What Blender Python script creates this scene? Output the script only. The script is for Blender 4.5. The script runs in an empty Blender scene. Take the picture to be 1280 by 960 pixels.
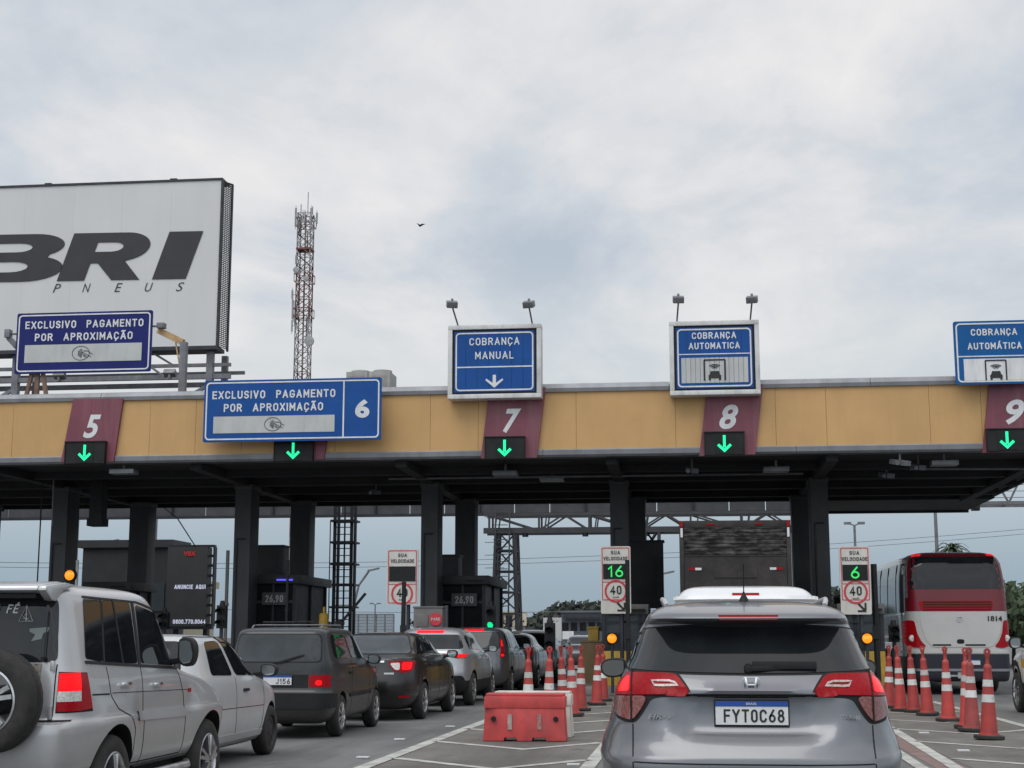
import bpy, bmesh, math, random
import numpy as np
from mathutils import Vector, Matrix, Euler
from mathutils.bvhtree import BVHTree
from mathutils.geometry import delaunay_2d_cdt
R = math.radians
random.seed(7)
S = bpy.context.scene
C = S.collection

# ------------------------------------------------------------------ camera, sky, sun, exposure
F, YAW, PIT, H = 1860.0, R(6.75), R(9.67), 1.38
cd = bpy.data.cameras.new('camera'); cam = bpy.data.objects.new('camera', cd); C.objects.link(cam)
cd.sensor_width = 36.0; cd.lens = 36.0 * F / 1280; cd.clip_end = 6000; cd.clip_start = 0.05
cam.location = (0, 0, H); cam.rotation_euler = (R(90) + PIT, 0, YAW)
S.camera = cam
S.render.engine = 'CYCLES'
S.view_settings.view_transform = 'Standard'; S.view_settings.look = 'None'
S.view_settings.gamma = 1.0; S.view_settings.use_curve_mapping = False
S.view_settings.exposure = 0.0

SUN_EL, SUN_AZ = R(58), R(205)          # high, behind the camera to the left, veiled by cloud
w = bpy.data.worlds.new('World'); S.world = w; w.use_nodes = True
nt = w.node_tree; nt.nodes.clear()
N = nt.nodes.new; L = nt.links.new
def nmath(op, a, b=None, clamp=False):
    n = N('ShaderNodeMath'); n.operation = op; n.use_clamp = clamp
    for i, v in enumerate((a, b)):
        if v is None: continue
        if isinstance(v, (int, float)): n.inputs[i].default_value = v
        else: L(v, n.inputs[i])
    return n.outputs[0]
out = N('ShaderNodeOutputWorld'); mixs = N('ShaderNodeMixShader')
sky = N('ShaderNodeTexSky'); sky.sky_type = 'NISHITA'; sky.sun_disc = False
sky.sun_elevation = SUN_EL; sky.sun_rotation = SUN_AZ; sky.dust_density = 4.0; sky.air_density = 1.5
bg1 = N('ShaderNodeBackground'); bg1.inputs[1].default_value = 0.07; L(sky.outputs[0], bg1.inputs[0])
tc = N('ShaderNodeTexCoord'); sep = N('ShaderNodeSeparateXYZ'); L(tc.outputs['Generated'], sep.inputs[0])
den = nmath('ADD', nmath('MAXIMUM', sep.outputs[2], 0.0), 0.13)
cmb = N('ShaderNodeCombineXYZ')
L(nmath('DIVIDE', sep.outputs[0], den), cmb.inputs[0]); L(nmath('DIVIDE', sep.outputs[1], den), cmb.inputs[1])
mp = N('ShaderNodeMapping'); mp.inputs['Location'].default_value = (3.4, 1.3, 0); L(cmb.outputs[0], mp.inputs[0])
mp.inputs['Scale'].default_value = (1.0, 0.62, 1)
def noise(scale, det, rough, dist=0.0):
    n = N('ShaderNodeTexNoise'); n.inputs['Scale'].default_value = scale; n.inputs['Detail'].default_value = det
    n.inputs['Roughness'].default_value = rough; n.inputs['Distortion'].default_value = dist
    L(mp.outputs[0], n.inputs[0]); return n.outputs[0]
def ramp(v, stops, tree=None):
    t = tree or nt
    r = t.nodes.new('ShaderNodeValToRGB'); e = r.color_ramp.elements
    e[0].position, e[0].color = stops[0][0], (*stops[0][1], 1); e[1].position, e[1].color = stops[-1][0], (*stops[-1][1], 1)
    for p, c in stops[1:-1]:
        x = e.new(p); x.color = (*c, 1)
    t.links.new(v, r.inputs[0]); return r.outputs[0]
def lin(r, g, b):
    f = lambda c: c / 12.92 if c <= .04045 else ((c + .055) / 1.055) ** 2.4
    return tuple(f(v / 255) for v in (r, g, b))
n1 = noise(1.15, 7, 0.55, 0.5); n2 = noise(3.6, 6, 0.6, 0.3)
cl = nmath('ADD', nmath('MULTIPLY', n1, 0.72), nmath('MULTIPLY', n2, 0.28))
cloud = ramp(cl, [(0.38, lin(234, 232, 232)), (0.44, lin(223, 223, 225)), (0.49, lin(210, 214, 219)), (0.54, lin(197, 204, 213)), (0.61, lin(181, 192, 204))])
low = ramp(sep.outputs[2], [(0.0, lin(146, 162, 174)), (0.04, lin(155, 173, 186)), (0.085, lin(176, 190, 200)), (0.13, lin(197, 206, 210)), (0.19, lin(212, 217, 219))])
fac = ramp(sep.outputs[2], [(0.12, (0, 0, 0)), (0.25, (1, 1, 1))])
mx = N('ShaderNodeMix'); mx.data_type = 'RGBA'; L(fac, mx.inputs[0]); L(low, mx.inputs[6]); L(cloud, mx.inputs[7])
# an overcast dome is brighter overhead and behind the camera (towards the veiled sun)
boost = nmath('MULTIPLY', nmath('MULTIPLY', sep.outputs[1], -1.0, True), 0.9)
zen = nmath('MULTIPLY', nmath('MAXIMUM', nmath('SUBTRACT', sep.outputs[2], 0.42), 0.0), 0.9)
bstr = nmath('ADD', nmath('ADD', boost, zen), 1.09)
bg2 = N('ShaderNodeBackground'); L(mx.outputs[2], bg2.inputs[0]); L(bstr, bg2.inputs[1])
mixs.inputs[0].default_value = 0.94
L(bg1.outputs[0], mixs.inputs[1]); L(bg2.outputs[0], mixs.inputs[2]); L(mixs.outputs[0], out.inputs[0])
sd = bpy.data.lights.new('sun', 'SUN'); sd.energy = 1.15; sd.angle = R(40); sd.color = (1.0, 0.965, 0.92)
sun = bpy.data.objects.new('sun', sd); C.objects.link(sun)
sdir = Vector((math.sin(SUN_AZ) * math.cos(SUN_EL), math.cos(SUN_AZ) * math.cos(SUN_EL), math.sin(SUN_EL)))
sun.rotation_euler = sdir.to_track_quat('Z', 'Y').to_euler(); sun.location = sdir * 50

# ------------------------------------------------------------------ helpers
def ray(px, py):
    x, z = (px - 640) / F, (480 - py) / F
    c, s = math.cos(PIT), math.sin(PIT)
    fy, fz = c - z * s, s + z * c
    return Vector((x * math.cos(YAW) - fy * math.sin(YAW), x * math.sin(YAW) + fy * math.cos(YAW), fz))
def P(px, py, Y):
    r = ray(px, py); r = r * (Y / r.y); return Vector((r.x, r.y, r.z + H))
def G(px, py, z=0.0):
    r = ray(px, py); return r * ((z - H) / r.z) + Vector((0, 0, H))

def mat(name, col, rough=0.6, metal=0.0, var=0.15, scale=3.0, dirt=None, dirt_amt=0.0, dirt_scale=(1, 1, 1), bump=0.0,
        bump_scale=40.0, emis=None, emis_s=0.0, coat=0.0, spec=0.5, col2=None, obj=True):
    m = bpy.data.materials.new(name); m.use_nodes = True
    t = m.node_tree; b = t.nodes['Principled BSDF']
    b.inputs['Roughness'].default_value = rough; b.inputs['Metallic'].default_value = metal
    b.inputs['Coat Weight'].default_value = coat; b.inputs['Coat Roughness'].default_value = 0.04
    b.inputs['Specular IOR Level'].default_value = spec
    co = t.nodes.new('ShaderNodeTexCoord')
    n = t.nodes.new('ShaderNodeTexNoise'); n.inputs['Scale'].default_value = scale; n.inputs['Detail'].default_value = 6
    n.inputs['Roughness'].default_value = 0.6
    t.links.new(co.outputs['Object'], n.inputs[0])
    c2 = col2 or tuple(max(0, c * (1 - var)) for c in col)
    c1 = tuple(min(1, c * (1 + var)) for c in col)
    o = ramp(n.outputs[0], [(0.33, c1), (0.67, c2)], t)
    if dirt:
        mpn = t.nodes.new('ShaderNodeMapping'); mpn.inputs['Scale'].default_value = dirt_scale
        t.links.new(co.outputs['Object'], mpn.inputs[0])
        nn = t.nodes.new('ShaderNodeTexNoise'); nn.inputs['Scale'].default_value = 1.0; nn.inputs['Detail'].default_value = 8
        nn.inputs['Roughness'].default_value = 0.65; t.links.new(mpn.outputs[0], nn.inputs[0])
        fr = ramp(nn.outputs[0], [(0.45, (0, 0, 0)), (0.75, (dirt_amt,) * 3)], t)
        mm = t.nodes.new('ShaderNodeMix'); mm.data_type = 'RGBA'; t.links.new(fr, mm.inputs[0]); t.links.new(o, mm.inputs[6])
        mm.inputs[7].default_value = (*dirt, 1); o = mm.outputs[2]
    t.links.new(o, b.inputs['Base Color'])
    if var > 0:
        mr = t.nodes.new('ShaderNodeMapRange'); mr.inputs[3].default_value = max(0.0, rough * 0.85); mr.inputs[4].default_value = min(1, rough * 1.15)
        t.links.new(n.outputs[0], mr.inputs[0]); t.links.new(mr.outputs[0], b.inputs['Roughness'])
    if bump > 0:
        bn = t.nodes.new('ShaderNodeTexNoise'); bn.inputs['Scale'].default_value = bump_scale; bn.inputs['Detail'].default_value = 4
        t.links.new(co.outputs['Object'], bn.inputs[0])
        bp = t.nodes.new('ShaderNodeBump'); bp.inputs['Strength'].default_value = bump; bp.inputs['Distance'].default_value = 0.01
        t.links.new(bn.outputs[0], bp.inputs['Height']); t.links.new(bp.outputs[0], b.inputs['Normal'])
    if emis:
        b.inputs['Emission Color'].default_value = (*emis, 1); b.inputs['Emission Strength'].default_value = emis_s
    return m
def paint(name, col, metal=0.6, rough=0.32, dirt=0.25, coat=0.7):
    """car paint: metallic flake base, clear coat, road dust that gathers low down on the body (a real film of dirt)"""
    m = mat(name, col, rough, metal, 0.05, 2.0, coat=coat)
    t = m.node_tree; b = t.nodes['Principled BSDF']; b.inputs['Coat Roughness'].default_value = 0.05
    src = b.inputs['Base Color'].links[0].from_socket
    co = t.nodes.new('ShaderNodeTexCoord'); sp = t.nodes.new('ShaderNodeSeparateXYZ'); t.links.new(co.outputs['Object'], sp.inputs[0])
    n = t.nodes.new('ShaderNodeTexNoise'); n.inputs['Scale'].default_value = 2.2; n.inputs['Detail'].default_value = 8; t.links.new(co.outputs['Object'], n.inputs[0])
    h = t.nodes.new('ShaderNodeMapRange'); h.inputs[1].default_value = 1.0; h.inputs[2].default_value = 0.25; h.inputs[3].default_value = 0.0; h.inputs[4].default_value = 1.0
    t.links.new(sp.outputs[2], h.inputs[0])
    q = t.nodes.new('ShaderNodeMath'); q.operation = 'MULTIPLY'; t.links.new(h.outputs[0], q.inputs[0]); t.links.new(n.outputs[0], q.inputs[1])
    q2 = t.nodes.new('ShaderNodeMath'); q2.operation = 'MULTIPLY'; t.links.new(q.outputs[0], q2.inputs[0]); q2.inputs[1].default_value = dirt * 1.6
    mm = t.nodes.new('ShaderNodeMix'); mm.data_type = 'RGBA'; t.links.new(q2.outputs[0], mm.inputs[0]); t.links.new(src, mm.inputs[6])
    mm.inputs[7].default_value = (0.16, 0.13, 0.10, 1); t.links.new(mm.outputs[2], b.inputs['Base Color'])
    rr = t.nodes.new('ShaderNodeMath'); rr.operation = 'MULTIPLY_ADD'; t.links.new(q2.outputs[0], rr.inputs[0]); rr.inputs[1].default_value = 0.6; rr.inputs[2].default_value = 0.05
    t.links.new(rr.outputs[0], b.inputs['Coat Roughness'])
    return m
def glass(name, col=(0.012, 0.014, 0.016), rough=0.04):
    m = mat(name, col, rough, 0.0, 0.3, 2.5, coat=0.0, spec=0.42); return m

def link(o, parent=None):
    C.objects.link(o)
    if parent is not None: o.parent = parent
    return o
def tag(o, label=None, cat=None, group=None, kind=None):
    if label: o['label'] = label
    if cat: o['category'] = cat
    if group: o['group'] = group
    if kind: o['kind'] = kind
    return o
def empty(name, loc=(0, 0, 0), rz=0.0, label=None, cat=None, group=None):
    o = bpy.data.objects.new(name, None); o.empty_display_size = 0.2; C.objects.link(o)
    o.location = loc; o.rotation_euler = (0, 0, rz); return tag(o, label, cat, group)
def copy_tree(o, parent=None):
    c = o.copy(); C.objects.link(c)
    if parent is not None: c.parent = parent
    for ch in [k for k in bpy.data.objects if k.parent == o]: copy_tree(ch, c)
    return c
class MB:
    def __init__(s): s.bm = bmesh.new()
    def _add(s, vs, fs, mi=0):
        v = [s.bm.verts.new(p) for p in vs]
        for f in fs:
            try:
                nf = s.bm.faces.new([v[i] for i in f]); nf.material_index = mi
            except ValueError: pass
        return v
    def box(s, c, d, rot=None, mi=0):
        hx, hy, hz = d[0] / 2, d[1] / 2, d[2] / 2
        M = rot.to_matrix() if isinstance(rot, Euler) else (rot or Matrix.Identity(3))
        ps = [Vector(c) + M @ Vector((x * hx, y * hy, z * hz)) for x in (-1, 1) for y in (-1, 1) for z in (-1, 1)]
        s._add(ps, [(0, 1, 3, 2), (4, 6, 7, 5), (0, 4, 5, 1), (2, 3, 7, 6), (0, 2, 6, 4), (1, 5, 7, 3)], mi); return s
    def b2(s, a, b, mi=0):
        return s.box([(a[i] + b[i]) / 2 for i in range(3)], [abs(b[i] - a[i]) for i in range(3)], None, mi)
    def bar(s, a, b, t, t2=None, mi=0):
        a, b = Vector(a), Vector(b); d = b - a
        if d.length < 1e-6: return s
        M = d.to_track_quat('Y', 'Z').to_matrix()
        return s.box((a + b) / 2, (t, d.length, t2 or t), M, mi)
    def cyl(s, a, b, r, r2=None, n=12, mi=0, caps=True):
        a, b = Vector(a), Vector(b); d = b - a; M = d.to_track_quat('Z', 'Y').to_matrix(); r2 = r if r2 is None else r2
        ps = [a + M @ Vector((r * math.cos(t), r * math.sin(t), 0)) for t in [2 * math.pi * i / n for i in range(n)]]
        ps += [b + M @ Vector((r2 * math.cos(t), r2 * math.sin(t), 0)) for t in [2 * math.pi * i / n for i in range(n)]]
        fs = [(i, (i + 1) % n, n + (i + 1) % n, n + i) for i in range(n)]
        if caps: fs += [tuple(range(n))[::-1], tuple(range(n, 2 * n))]
        s._add(ps, fs, mi); return s
    def tube(s, pts, r, n=8, mi=0):
        for a, b in zip(pts[:-1], pts[1:]): s.cyl(a, b, r, None, n, mi)
        return s
    def lathe(s, prof, axis='Z', c=(0, 0, 0), n=32, mi=0):
        """prof: (radius, height) pairs"""
        rings = []
        for r, h in prof:
            ring = []
            for i in range(n):
                t = 2 * math.pi * i / n; x, y = r * math.cos(t), r * math.sin(t)
                p = (x, y, h) if axis == 'Z' else ((h, x, y) if axis == 'X' else (x, h, y))
                ring.append(s.bm.verts.new(Vector(p) + Vector(c)))
            rings.append(ring)
        for a, b in zip(rings[:-1], rings[1:]):
            for i in range(n):
                f = s.bm.faces.new((a[i], a[(i + 1) % n], b[(i + 1) % n], b[i])); f.material_index = mi
        return s
    def prism(s, poly, a, b, plane='XZ', mi=0):
        """extrude a 2D polygon between a and b on the axis normal to plane"""
        def q(p, h):
            return (p[0], h, p[1]) if plane == 'XZ' else ((h, p[0], p[1]) if plane == 'YZ' else (p[0], p[1], h))
        n = len(poly); ps = [q(p, a) for p in poly] + [q(p, b) for p in poly]
        s._add(ps, [tuple(range(n)), tuple(range(n, 2 * n))[::-1]] + [(i, i + n, (i + 1) % n + n, (i + 1) % n) for i in range(n)], mi); return s
    def build(s, name, m, parent=None, bevel=0.0, smooth=False, seg=2, loc=None):
        bmesh.ops.recalc_face_normals(s.bm, faces=s.bm.faces)
        if bevel > 0:
            bmesh.ops.bevel(s.bm, geom=[e for e in s.bm.edges if len(e.link_faces) == 2 and e.calc_face_angle(0) > 0.5], offset=bevel, segments=seg, affect='EDGES', profile=0.6, clamp_overlap=True)
        me = bpy.data.meshes.new(name); s.bm.to_mesh(me); s.bm.free()
        for x in (m if isinstance(m, (list, tuple)) else [m]): me.materials.append(x)
        if smooth or bevel > 0:
            for p in me.polygons: p.use_smooth = True
            me.set_sharp_from_angle(angle=R(38))
        o = link(bpy.data.objects.new(name, me), parent)
        if loc is not None: o.location = loc
        return o
def text_geo(txt, h, w=None, bold=0.0, shear=0.0, space=1.0):
    """2D triangulated letters, (verts, faces) centred on 0,0 with total height h (and width w when given)"""
    cu = bpy.data.curves.new('t', 'FONT'); cu.body = txt; cu.offset = bold; cu.shear = shear; cu.align_x = 'CENTER'
    cu.space_character = space; cu.space_line = 0.95; cu.resolution_u = 4; cu.fill_mode = 'FRONT'
    o = bpy.data.objects.new('t', cu); C.objects.link(o)
    dg = bpy.context.evaluated_depsgraph_get(); dg.update()
    me = bpy.data.meshes.new_from_object(o.evaluated_get(dg))
    vs = [v.co.copy() for v in me.vertices]; fs = [tuple(p.vertices) for p in me.polygons]
    bpy.data.objects.remove(o); bpy.data.curves.remove(cu); bpy.data.meshes.remove(me)
    if not vs: return [], []
    x0, x1 = min(v.x for v in vs), max(v.x for v in vs); y0, y1 = min(v.y for v in vs), max(v.y for v in vs)
    sy = h / (y1 - y0); sx = (w / (x1 - x0)) if w else sy
    return [((v.x - (x0 + x1) / 2) * sx, (v.y - (y0 + y1) / 2) * sy) for v in vs], fs
def text(mb, txt, c, h, w=None, bold=0.0, shear=0.0, space=1.0, mi=0, th=0.006, wall_rot=None):
    """letters facing -Y at centre c"""
    vs, fs = text_geo(txt, h, w, bold, shear, space)
    M = wall_rot or Matrix.Identity(3)
    n = len(vs)
    pts = [Vector(c) + M @ Vector((x, 0, z)) for x, z in vs]
    mb._add(pts, fs, mi)
def letters(name, items, m, parent, th=0.006):
    """items: (txt, centre, h, w, bold, shear); one mesh"""
    mb = MB()
    for it in items: text(mb, *it)
    bm = mb.bm
    r = bmesh.ops.extrude_face_region(bm, geom=list(bm.faces))
    bmesh.ops.translate(bm, verts=[v for v in r['geom'] if isinstance(v, bmesh.types.BMVert)], vec=(0, th, 0))
    return mb.build(name, m, parent)
def flat(mb, a, b, t, y0, y1):
    a, b = Vector((a[0], a[-1])), Vector((b[0], b[-1])); d = b - a
    if d.length < 1e-7: return
    n = Vector((-d.y, d.x)).normalized() * t / 2; mb.prism([tuple(a + n), tuple(b + n), tuple(b - n), tuple(a - n)], y0, y1)
def rrect(x0, z0, x1, z1, r, n=5):
    pts = []
    for cx, cz, a0 in ((x1 - r, z1 - r, 0), (x0 + r, z1 - r, 90), (x0 + r, z0 + r, 180), (x1 - r, z0 + r, 270)):
        for i in range(n + 1):
            a = R(a0 + 90 * i / n); pts.append((cx + r * math.cos(a), cz + r * math.sin(a)))
    return pts
def ring(mb, outer, inner, y0, y1, mi=0):
    n = len(outer)
    ps = [(p[0], y0, p[1]) for p in outer] + [(p[0], y0, p[1]) for p in inner] + [(p[0], y1, p[1]) for p in outer] + [(p[0], y1, p[1]) for p in inner]
    fs = []
    for i in range(n):
        j = (i + 1) % n
        fs += [(i, j, n + j, n + i), (2 * n + i, 3 * n + i, 3 * n + j, 2 * n + j), (i, 2 * n + i, 2 * n + j, j), (n + i, n + j, 3 * n + j, 3 * n + i)]
    mb._add(ps, fs, mi)

# ---- road-sign lettering drawn as strokes (centre lines in a box: cap height 1, width w)
def _a(cx, cy, rx, ry, a0, a1, n=9): return [(cx + rx * math.cos(R(a0 + (a1 - a0) * i / n)), cy + ry * math.sin(R(a0 + (a1 - a0) * i / n))) for i in range(n + 1)]
_O = _a(.28, .72, .28, .28, 90, 180) + _a(.28, .28, .28, .28, 180, 270) + _a(.28, .28, .28, .28, 270, 360) + _a(.28, .72, .28, .28, 0, 90)
GL = {'A': (.64, [[(0, 0), (.32, 1)], [(.32, 1), (.64, 0)], [(.12, .30), (.52, .30)]]), 'B': (.56, [[(0, 0), (0, 1)], [(0, 1)] + _a(.30, .76, .24, .24, 90, -90) + [(0, .52)], [(0, .52)] + _a(.30, .26, .26, .26, 90, -90) + [(0, 0)]]),
      'C': (.56, [_a(.28, .72, .28, .28, 15, 180) + _a(.28, .28, .28, .28, 180, 345)]), 'D': (.56, [[(0, 0), (0, 1)], [(0, 1)] + _a(.26, .70, .30, .30, 90, 0) + _a(.26, .30, .30, .30, 0, -90) + [(0, 0)]]),
      'E': (.50, [[(.50, 1), (0, 1), (0, 0), (.50, 0)], [(0, .52), (.43, .52)]]), 'F': (.50, [[(.50, 1), (0, 1), (0, 0)], [(0, .52), (.43, .52)]]), 'G': (.58, [_a(.29, .72, .29, .28, 15, 180) + _a(.29, .28, .29, .28, 180, 360) + [(.58, .45), (.32, .45)]]),
      'H': (.56, [[(0, 0), (0, 1)], [(.56, 0), (.56, 1)], [(0, .52), (.56, .52)]]), 'I': (.0, [[(0, 0), (0, 1)]]), 'J': (.42, [[(.42, 1)] + _a(.21, .22, .21, .22, 0, -160)]), 'L': (.46, [[(0, 1), (0, 0), (.46, 0)]]),
      'M': (.66, [[(0, 0), (0, 1)], [(0, 1), (.33, .32)], [(.33, .32), (.66, 1)], [(.66, 1), (.66, 0)]]), 'N': (.56, [[(0, 0), (0, 1)], [(0, 1), (.56, 0)], [(.56, 0), (.56, 1)]]), 'O': (.56, [_O + [_O[0]]]), 'P': (.54, [[(0, 0), (0, 1)], [(0, 1)] + _a(.28, .74, .26, .26, 90, -90) + [(0, .48)]]),
      'Q': (.56, [_O + [_O[0]], [(.34, .22), (.58, -.04)]]), 'R': (.56, [[(0, 0), (0, 1)], [(0, 1)] + _a(.28, .75, .26, .25, 90, -90) + [(0, .50)], [(.28, .50), (.56, 0)]]), 'S': (.54, [_a(.27, .75, .27, .25, 20, 270, 12) + _a(.27, .25, .27, .25, 90, -160, 12)]),
      'T': (.56, [[(0, 1), (.56, 1)], [(.28, 1), (.28, 0)]]), 'U': (.56, [[(0, 1)] + _a(.28, .28, .28, .28, 180, 360, 14) + [(.56, 1)]]), 'V': (.60, [[(0, 1), (.30, 0)], [(.30, 0), (.60, 1)]]), 'X': (.58, [[(0, 0), (.58, 1)], [(0, 1), (.58, 0)]]), 'Y': (.60, [[(0, 1), (.30, .48), (.30, 0)], [(.30, .48), (.60, 1)]]),
      '0': (.50, [_a(.25, .74, .25, .26, 90, 180) + _a(.25, .26, .25, .26, 180, 360, 14) + _a(.25, .74, .25, .26, 0, 90)]), '1': (.22, [[(0, .76), (.22, 1), (.22, 0)]]), '2': (.52, [_a(.26, .74, .26, .26, 160, -30, 12) + [(0, 0), (.52, 0)]]),
      '4': (.56, [[(.42, 0), (.42, 1), (0, .28), (.56, .28)]]), '5': (.52, [[(.48, 1), (.06, 1), (.02, .55)] + _a(.25, .32, .27, .32, 110, -150, 14)]), '6': (.52, [[(.40, 1)] + [(.06, .50)] + _a(.26, .28, .26, .28, 150, 510, 22)]),
      '7': (.52, [[(0, 1), (.52, 1), (.16, 0)]]), '8': (.52, [_a(.26, .77, .22, .23, -90, 270, 20), _a(.26, .27, .26, .27, 90, 450, 22)]), '9': (.52, [[(.12, 0), (.46, .50)] + _a(.26, .72, .26, .28, -30, 330, 22)]),
      '.': (.0, [[(0, -.01), (0, .09)]]), ',': (.06, [[(.06, .08), (0, -.12)]]), '-': (.3, [[(0, .45), (.3, .45)]]), ' ': (.28, [])}
for b_, acc, k_ in (('Ç', 'C', [[(.28, -.02), (.28, -.14), (.18, -.24)]]), ('Ã', 'A', [[(.10, 1.18), (.22, 1.26), (.40, 1.18), (.54, 1.26)]]), ('Á', 'A', [[(.28, 1.14), (.42, 1.32)]]), ('É', 'E', [[(.22, 1.14), (.36, 1.32)]])):
    GL[b_] = (GL[acc][0], GL[acc][1] + k_)
def road_text(name, items, m, parent, depth=.005):
    """items: (text, centre of the cap box, cap height, width, stroke as share of height, slant)"""
    mb = MB()
    for it in items:
        txt, c, h, wd, tk = it[:5]; sl = it[5] if len(it) > 5 else 0.0
        x = 0; pl = []; gap = .26 + tk
        for ch in txt:
            gw, st = GL[ch]
            for s_ in st: pl.append([(x + px_, py_) for px_, py_ in s_])
            x += gw + gap
        tot = x - gap; sx = (wd - tk * h) / tot if wd else h
        k = 0
        for s_ in pl:
            pts = [Vector(((px_ - tot / 2) * sx + sl * (py_ - .5) * h, (py_ - .5) * h * (1 - tk))) for px_, py_ in s_]
            closed = (pts[0] - pts[-1]).length < 1e-5
            if closed: pts = pts[:-1]
            n = len(pts); hw_ = tk * h / 2; Ls, Rs = [], []
            for i in range(n):
                d0 = (pts[i] - pts[i - 1]).normalized() if (i > 0 or closed) else (pts[1] - pts[0]).normalized()
                d1 = (pts[(i + 1) % n] - pts[i]).normalized() if (i < n - 1 or closed) else d0
                nn = Vector((-(d0 + d1).y, (d0 + d1).x)); nn = nn.normalized() if nn.length > 1e-4 else Vector((-d0.y, d0.x))
                q = hw_ / max(.55, nn.dot(Vector((-d0.y, d0.x))))
                p_ = pts[i].copy()
                if not closed and i == 0: p_ -= d0 * hw_
                if not closed and i == n - 1: p_ += d0 * hw_
                Ls.append(p_ + nn * q); Rs.append(p_ - nn * q)
            y = -k * .0005; k = (k + 1) % 4
            vs = [mb.bm.verts.new((c[0] + p_.x, c[1] + y - depth + yy, c[2] + p_.y)) for yy in (0, depth) for p_ in Ls + Rs]
            for i in range(n if closed else n - 1):
                j = (i + 1) % n
                mb.bm.faces.new((vs[i], vs[j], vs[n + j], vs[n + i])); mb.bm.faces.new((vs[i], vs[2 * n + i], vs[2 * n + j], vs[j])); mb.bm.faces.new((vs[n + i], vs[n + j], vs[3 * n + j], vs[3 * n + i]))
            if not closed:
                for i in (0, n - 1): mb.bm.faces.new((vs[i], vs[n + i], vs[3 * n + i], vs[2 * n + i]))
    return mb.build(name, m, parent)

# ------------------------------------------------------------------ materials
M = {}
M['black'] = mat('black_plastic', (0.013, 0.013, 0.014), 0.6, var=0.2, bump=0.1, spec=0.3)
M['black_gloss'] = mat('gloss_black', (0.010, 0.010, 0.011), 0.18, var=0.2, coat=0.5)
M['rubber'] = mat('tyre_rubber', (0.022, 0.021, 0.020), 0.85, var=0.3, scale=9, dirt=(0.09, 0.08, 0.07), dirt_amt=0.5, dirt_scale=(4, 4, 4), bump=0.3, bump_scale=60)
M['alloy'] = mat('alloy_rim', (0.55, 0.55, 0.56), 0.3, 0.85, 0.12, 8, dirt=(0.12, 0.10, 0.08), dirt_amt=0.45, dirt_scale=(9, 9, 9))
M['steelrim'] = mat('black_steel_rim', (0.03, 0.03, 0.032), 0.5, 0.3, 0.2)
M['chrome'] = mat('chrome', (0.75, 0.76, 0.78), 0.12, 1.0, 0.03)
M['glass'] = glass('tinted_glass')
M['glass2'] = glass('lighter_tinted_glass', (0.035, 0.04, 0.045), 0.08)
M['gap'] = mat('panel_gap', (0.006, 0.006, 0.007), 0.8, var=0.1)
M['red_lens'] = mat('red_tail_lens', (0.22, 0.004, 0.008), 0.25, var=0.3, scale=60, coat=0.0, spec=0.15, emis=(1.0, 0.01, 0.02), emis_s=0.06)
M['red_lit'] = mat('red_tail_lens_lit', (0.35, 0.006, 0.010), 0.2, var=0.3, scale=50, coat=0.0, spec=0.15, emis=(1.0, 0.012, 0.022), emis_s=0.75)
M['red_hot'] = mat('lit_brake_lamp', (0.4, 0.006, 0.008), 0.3, var=0.2, coat=0.0, spec=0.12, emis=(1.0, 0.006, 0.010), emis_s=1.1)
M['clear_lens'] = mat('clear_lens', (0.40, 0.30, 0.28), 0.12, var=0.45, scale=70, coat=0.8)
M['pink_lens'] = mat('pinkish_clear_lens', (0.22, 0.075, 0.065), 0.15, var=0.45, scale=60, coat=0.35)
M['white_lens'] = mat('white_reverse_lens', (0.6, 0.58, 0.55), 0.15, var=0.3, scale=70, coat=0.8)
M['orange_lit'] = mat('amber_lamp_lit', (0.9, 0.3, 0.02), 0.3, var=0.35, scale=30, emis=(1.0, 0.28, 0.01), emis_s=0.9)
M['plate'] = mat('plate_white', (0.62, 0.63, 0.64), 0.4, var=0.06, scale=12)
M['plate_blue'] = mat('plate_blue', (0.01, 0.06, 0.28), 0.4, var=0.1)
M['ink'] = mat('black_lettering', (0.012, 0.012, 0.014), 0.5, var=0.1)
M['alu'] = mat('grey_aluminium_trim', (0.25, 0.26, 0.28), 0.45, 0.25, 0.12, 1.2, dirt=(0.14, 0.13, 0.12), dirt_amt=0.6, dirt_scale=(2.5, 2.5, 0.7))
M['galv'] = mat('galvanised_steel', (0.17, 0.175, 0.19), 0.55, 0.35, 0.2, 3, dirt=(0.10, 0.08, 0.06), dirt_amt=0.5, dirt_scale=(2, 2, 1))
M['dark_steel'] = mat('dark_painted_steel', (0.03, 0.033, 0.04), 0.6, 0.2, 0.25)
M['rust'] = mat('rusty_steel', (0.18, 0.12, 0.09), 0.75, 0.1, 0.3, 4, dirt=(0.16, 0.055, 0.03), dirt_amt=0.9, dirt_scale=(3, 3, 1.2))
M['ochre_steel'] = mat('ochre_painted_steel', (0.45, 0.30, 0.14), 0.6, 0, 0.2, 4, dirt=(0.18, 0.08, 0.05), dirt_amt=0.8, dirt_scale=(4, 4, 2))
M['sign_white'] = mat('sign_white', (0.66, 0.67, 0.68), 0.45, var=0.06, scale=2, dirt=(0.38, 0.37, 0.35), dirt_amt=0.5, dirt_scale=(5, 5, 0.8))
M['sign_grey'] = mat('sign_pale_grey_panel', (0.46, 0.47, 0.46), 0.5, var=0.06, scale=2, dirt=(0.3, 0.3, 0.29), dirt_amt=0.4, dirt_scale=(5, 5, 0.8))
M['navy'] = mat('sign_navy_blue', (0.006, 0.012, 0.125), 0.5, var=0.10, scale=1.5, spec=0.25, dirt=(0.014, 0.022, 0.11), dirt_amt=0.4, dirt_scale=(6, 6, 0.6))
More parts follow.
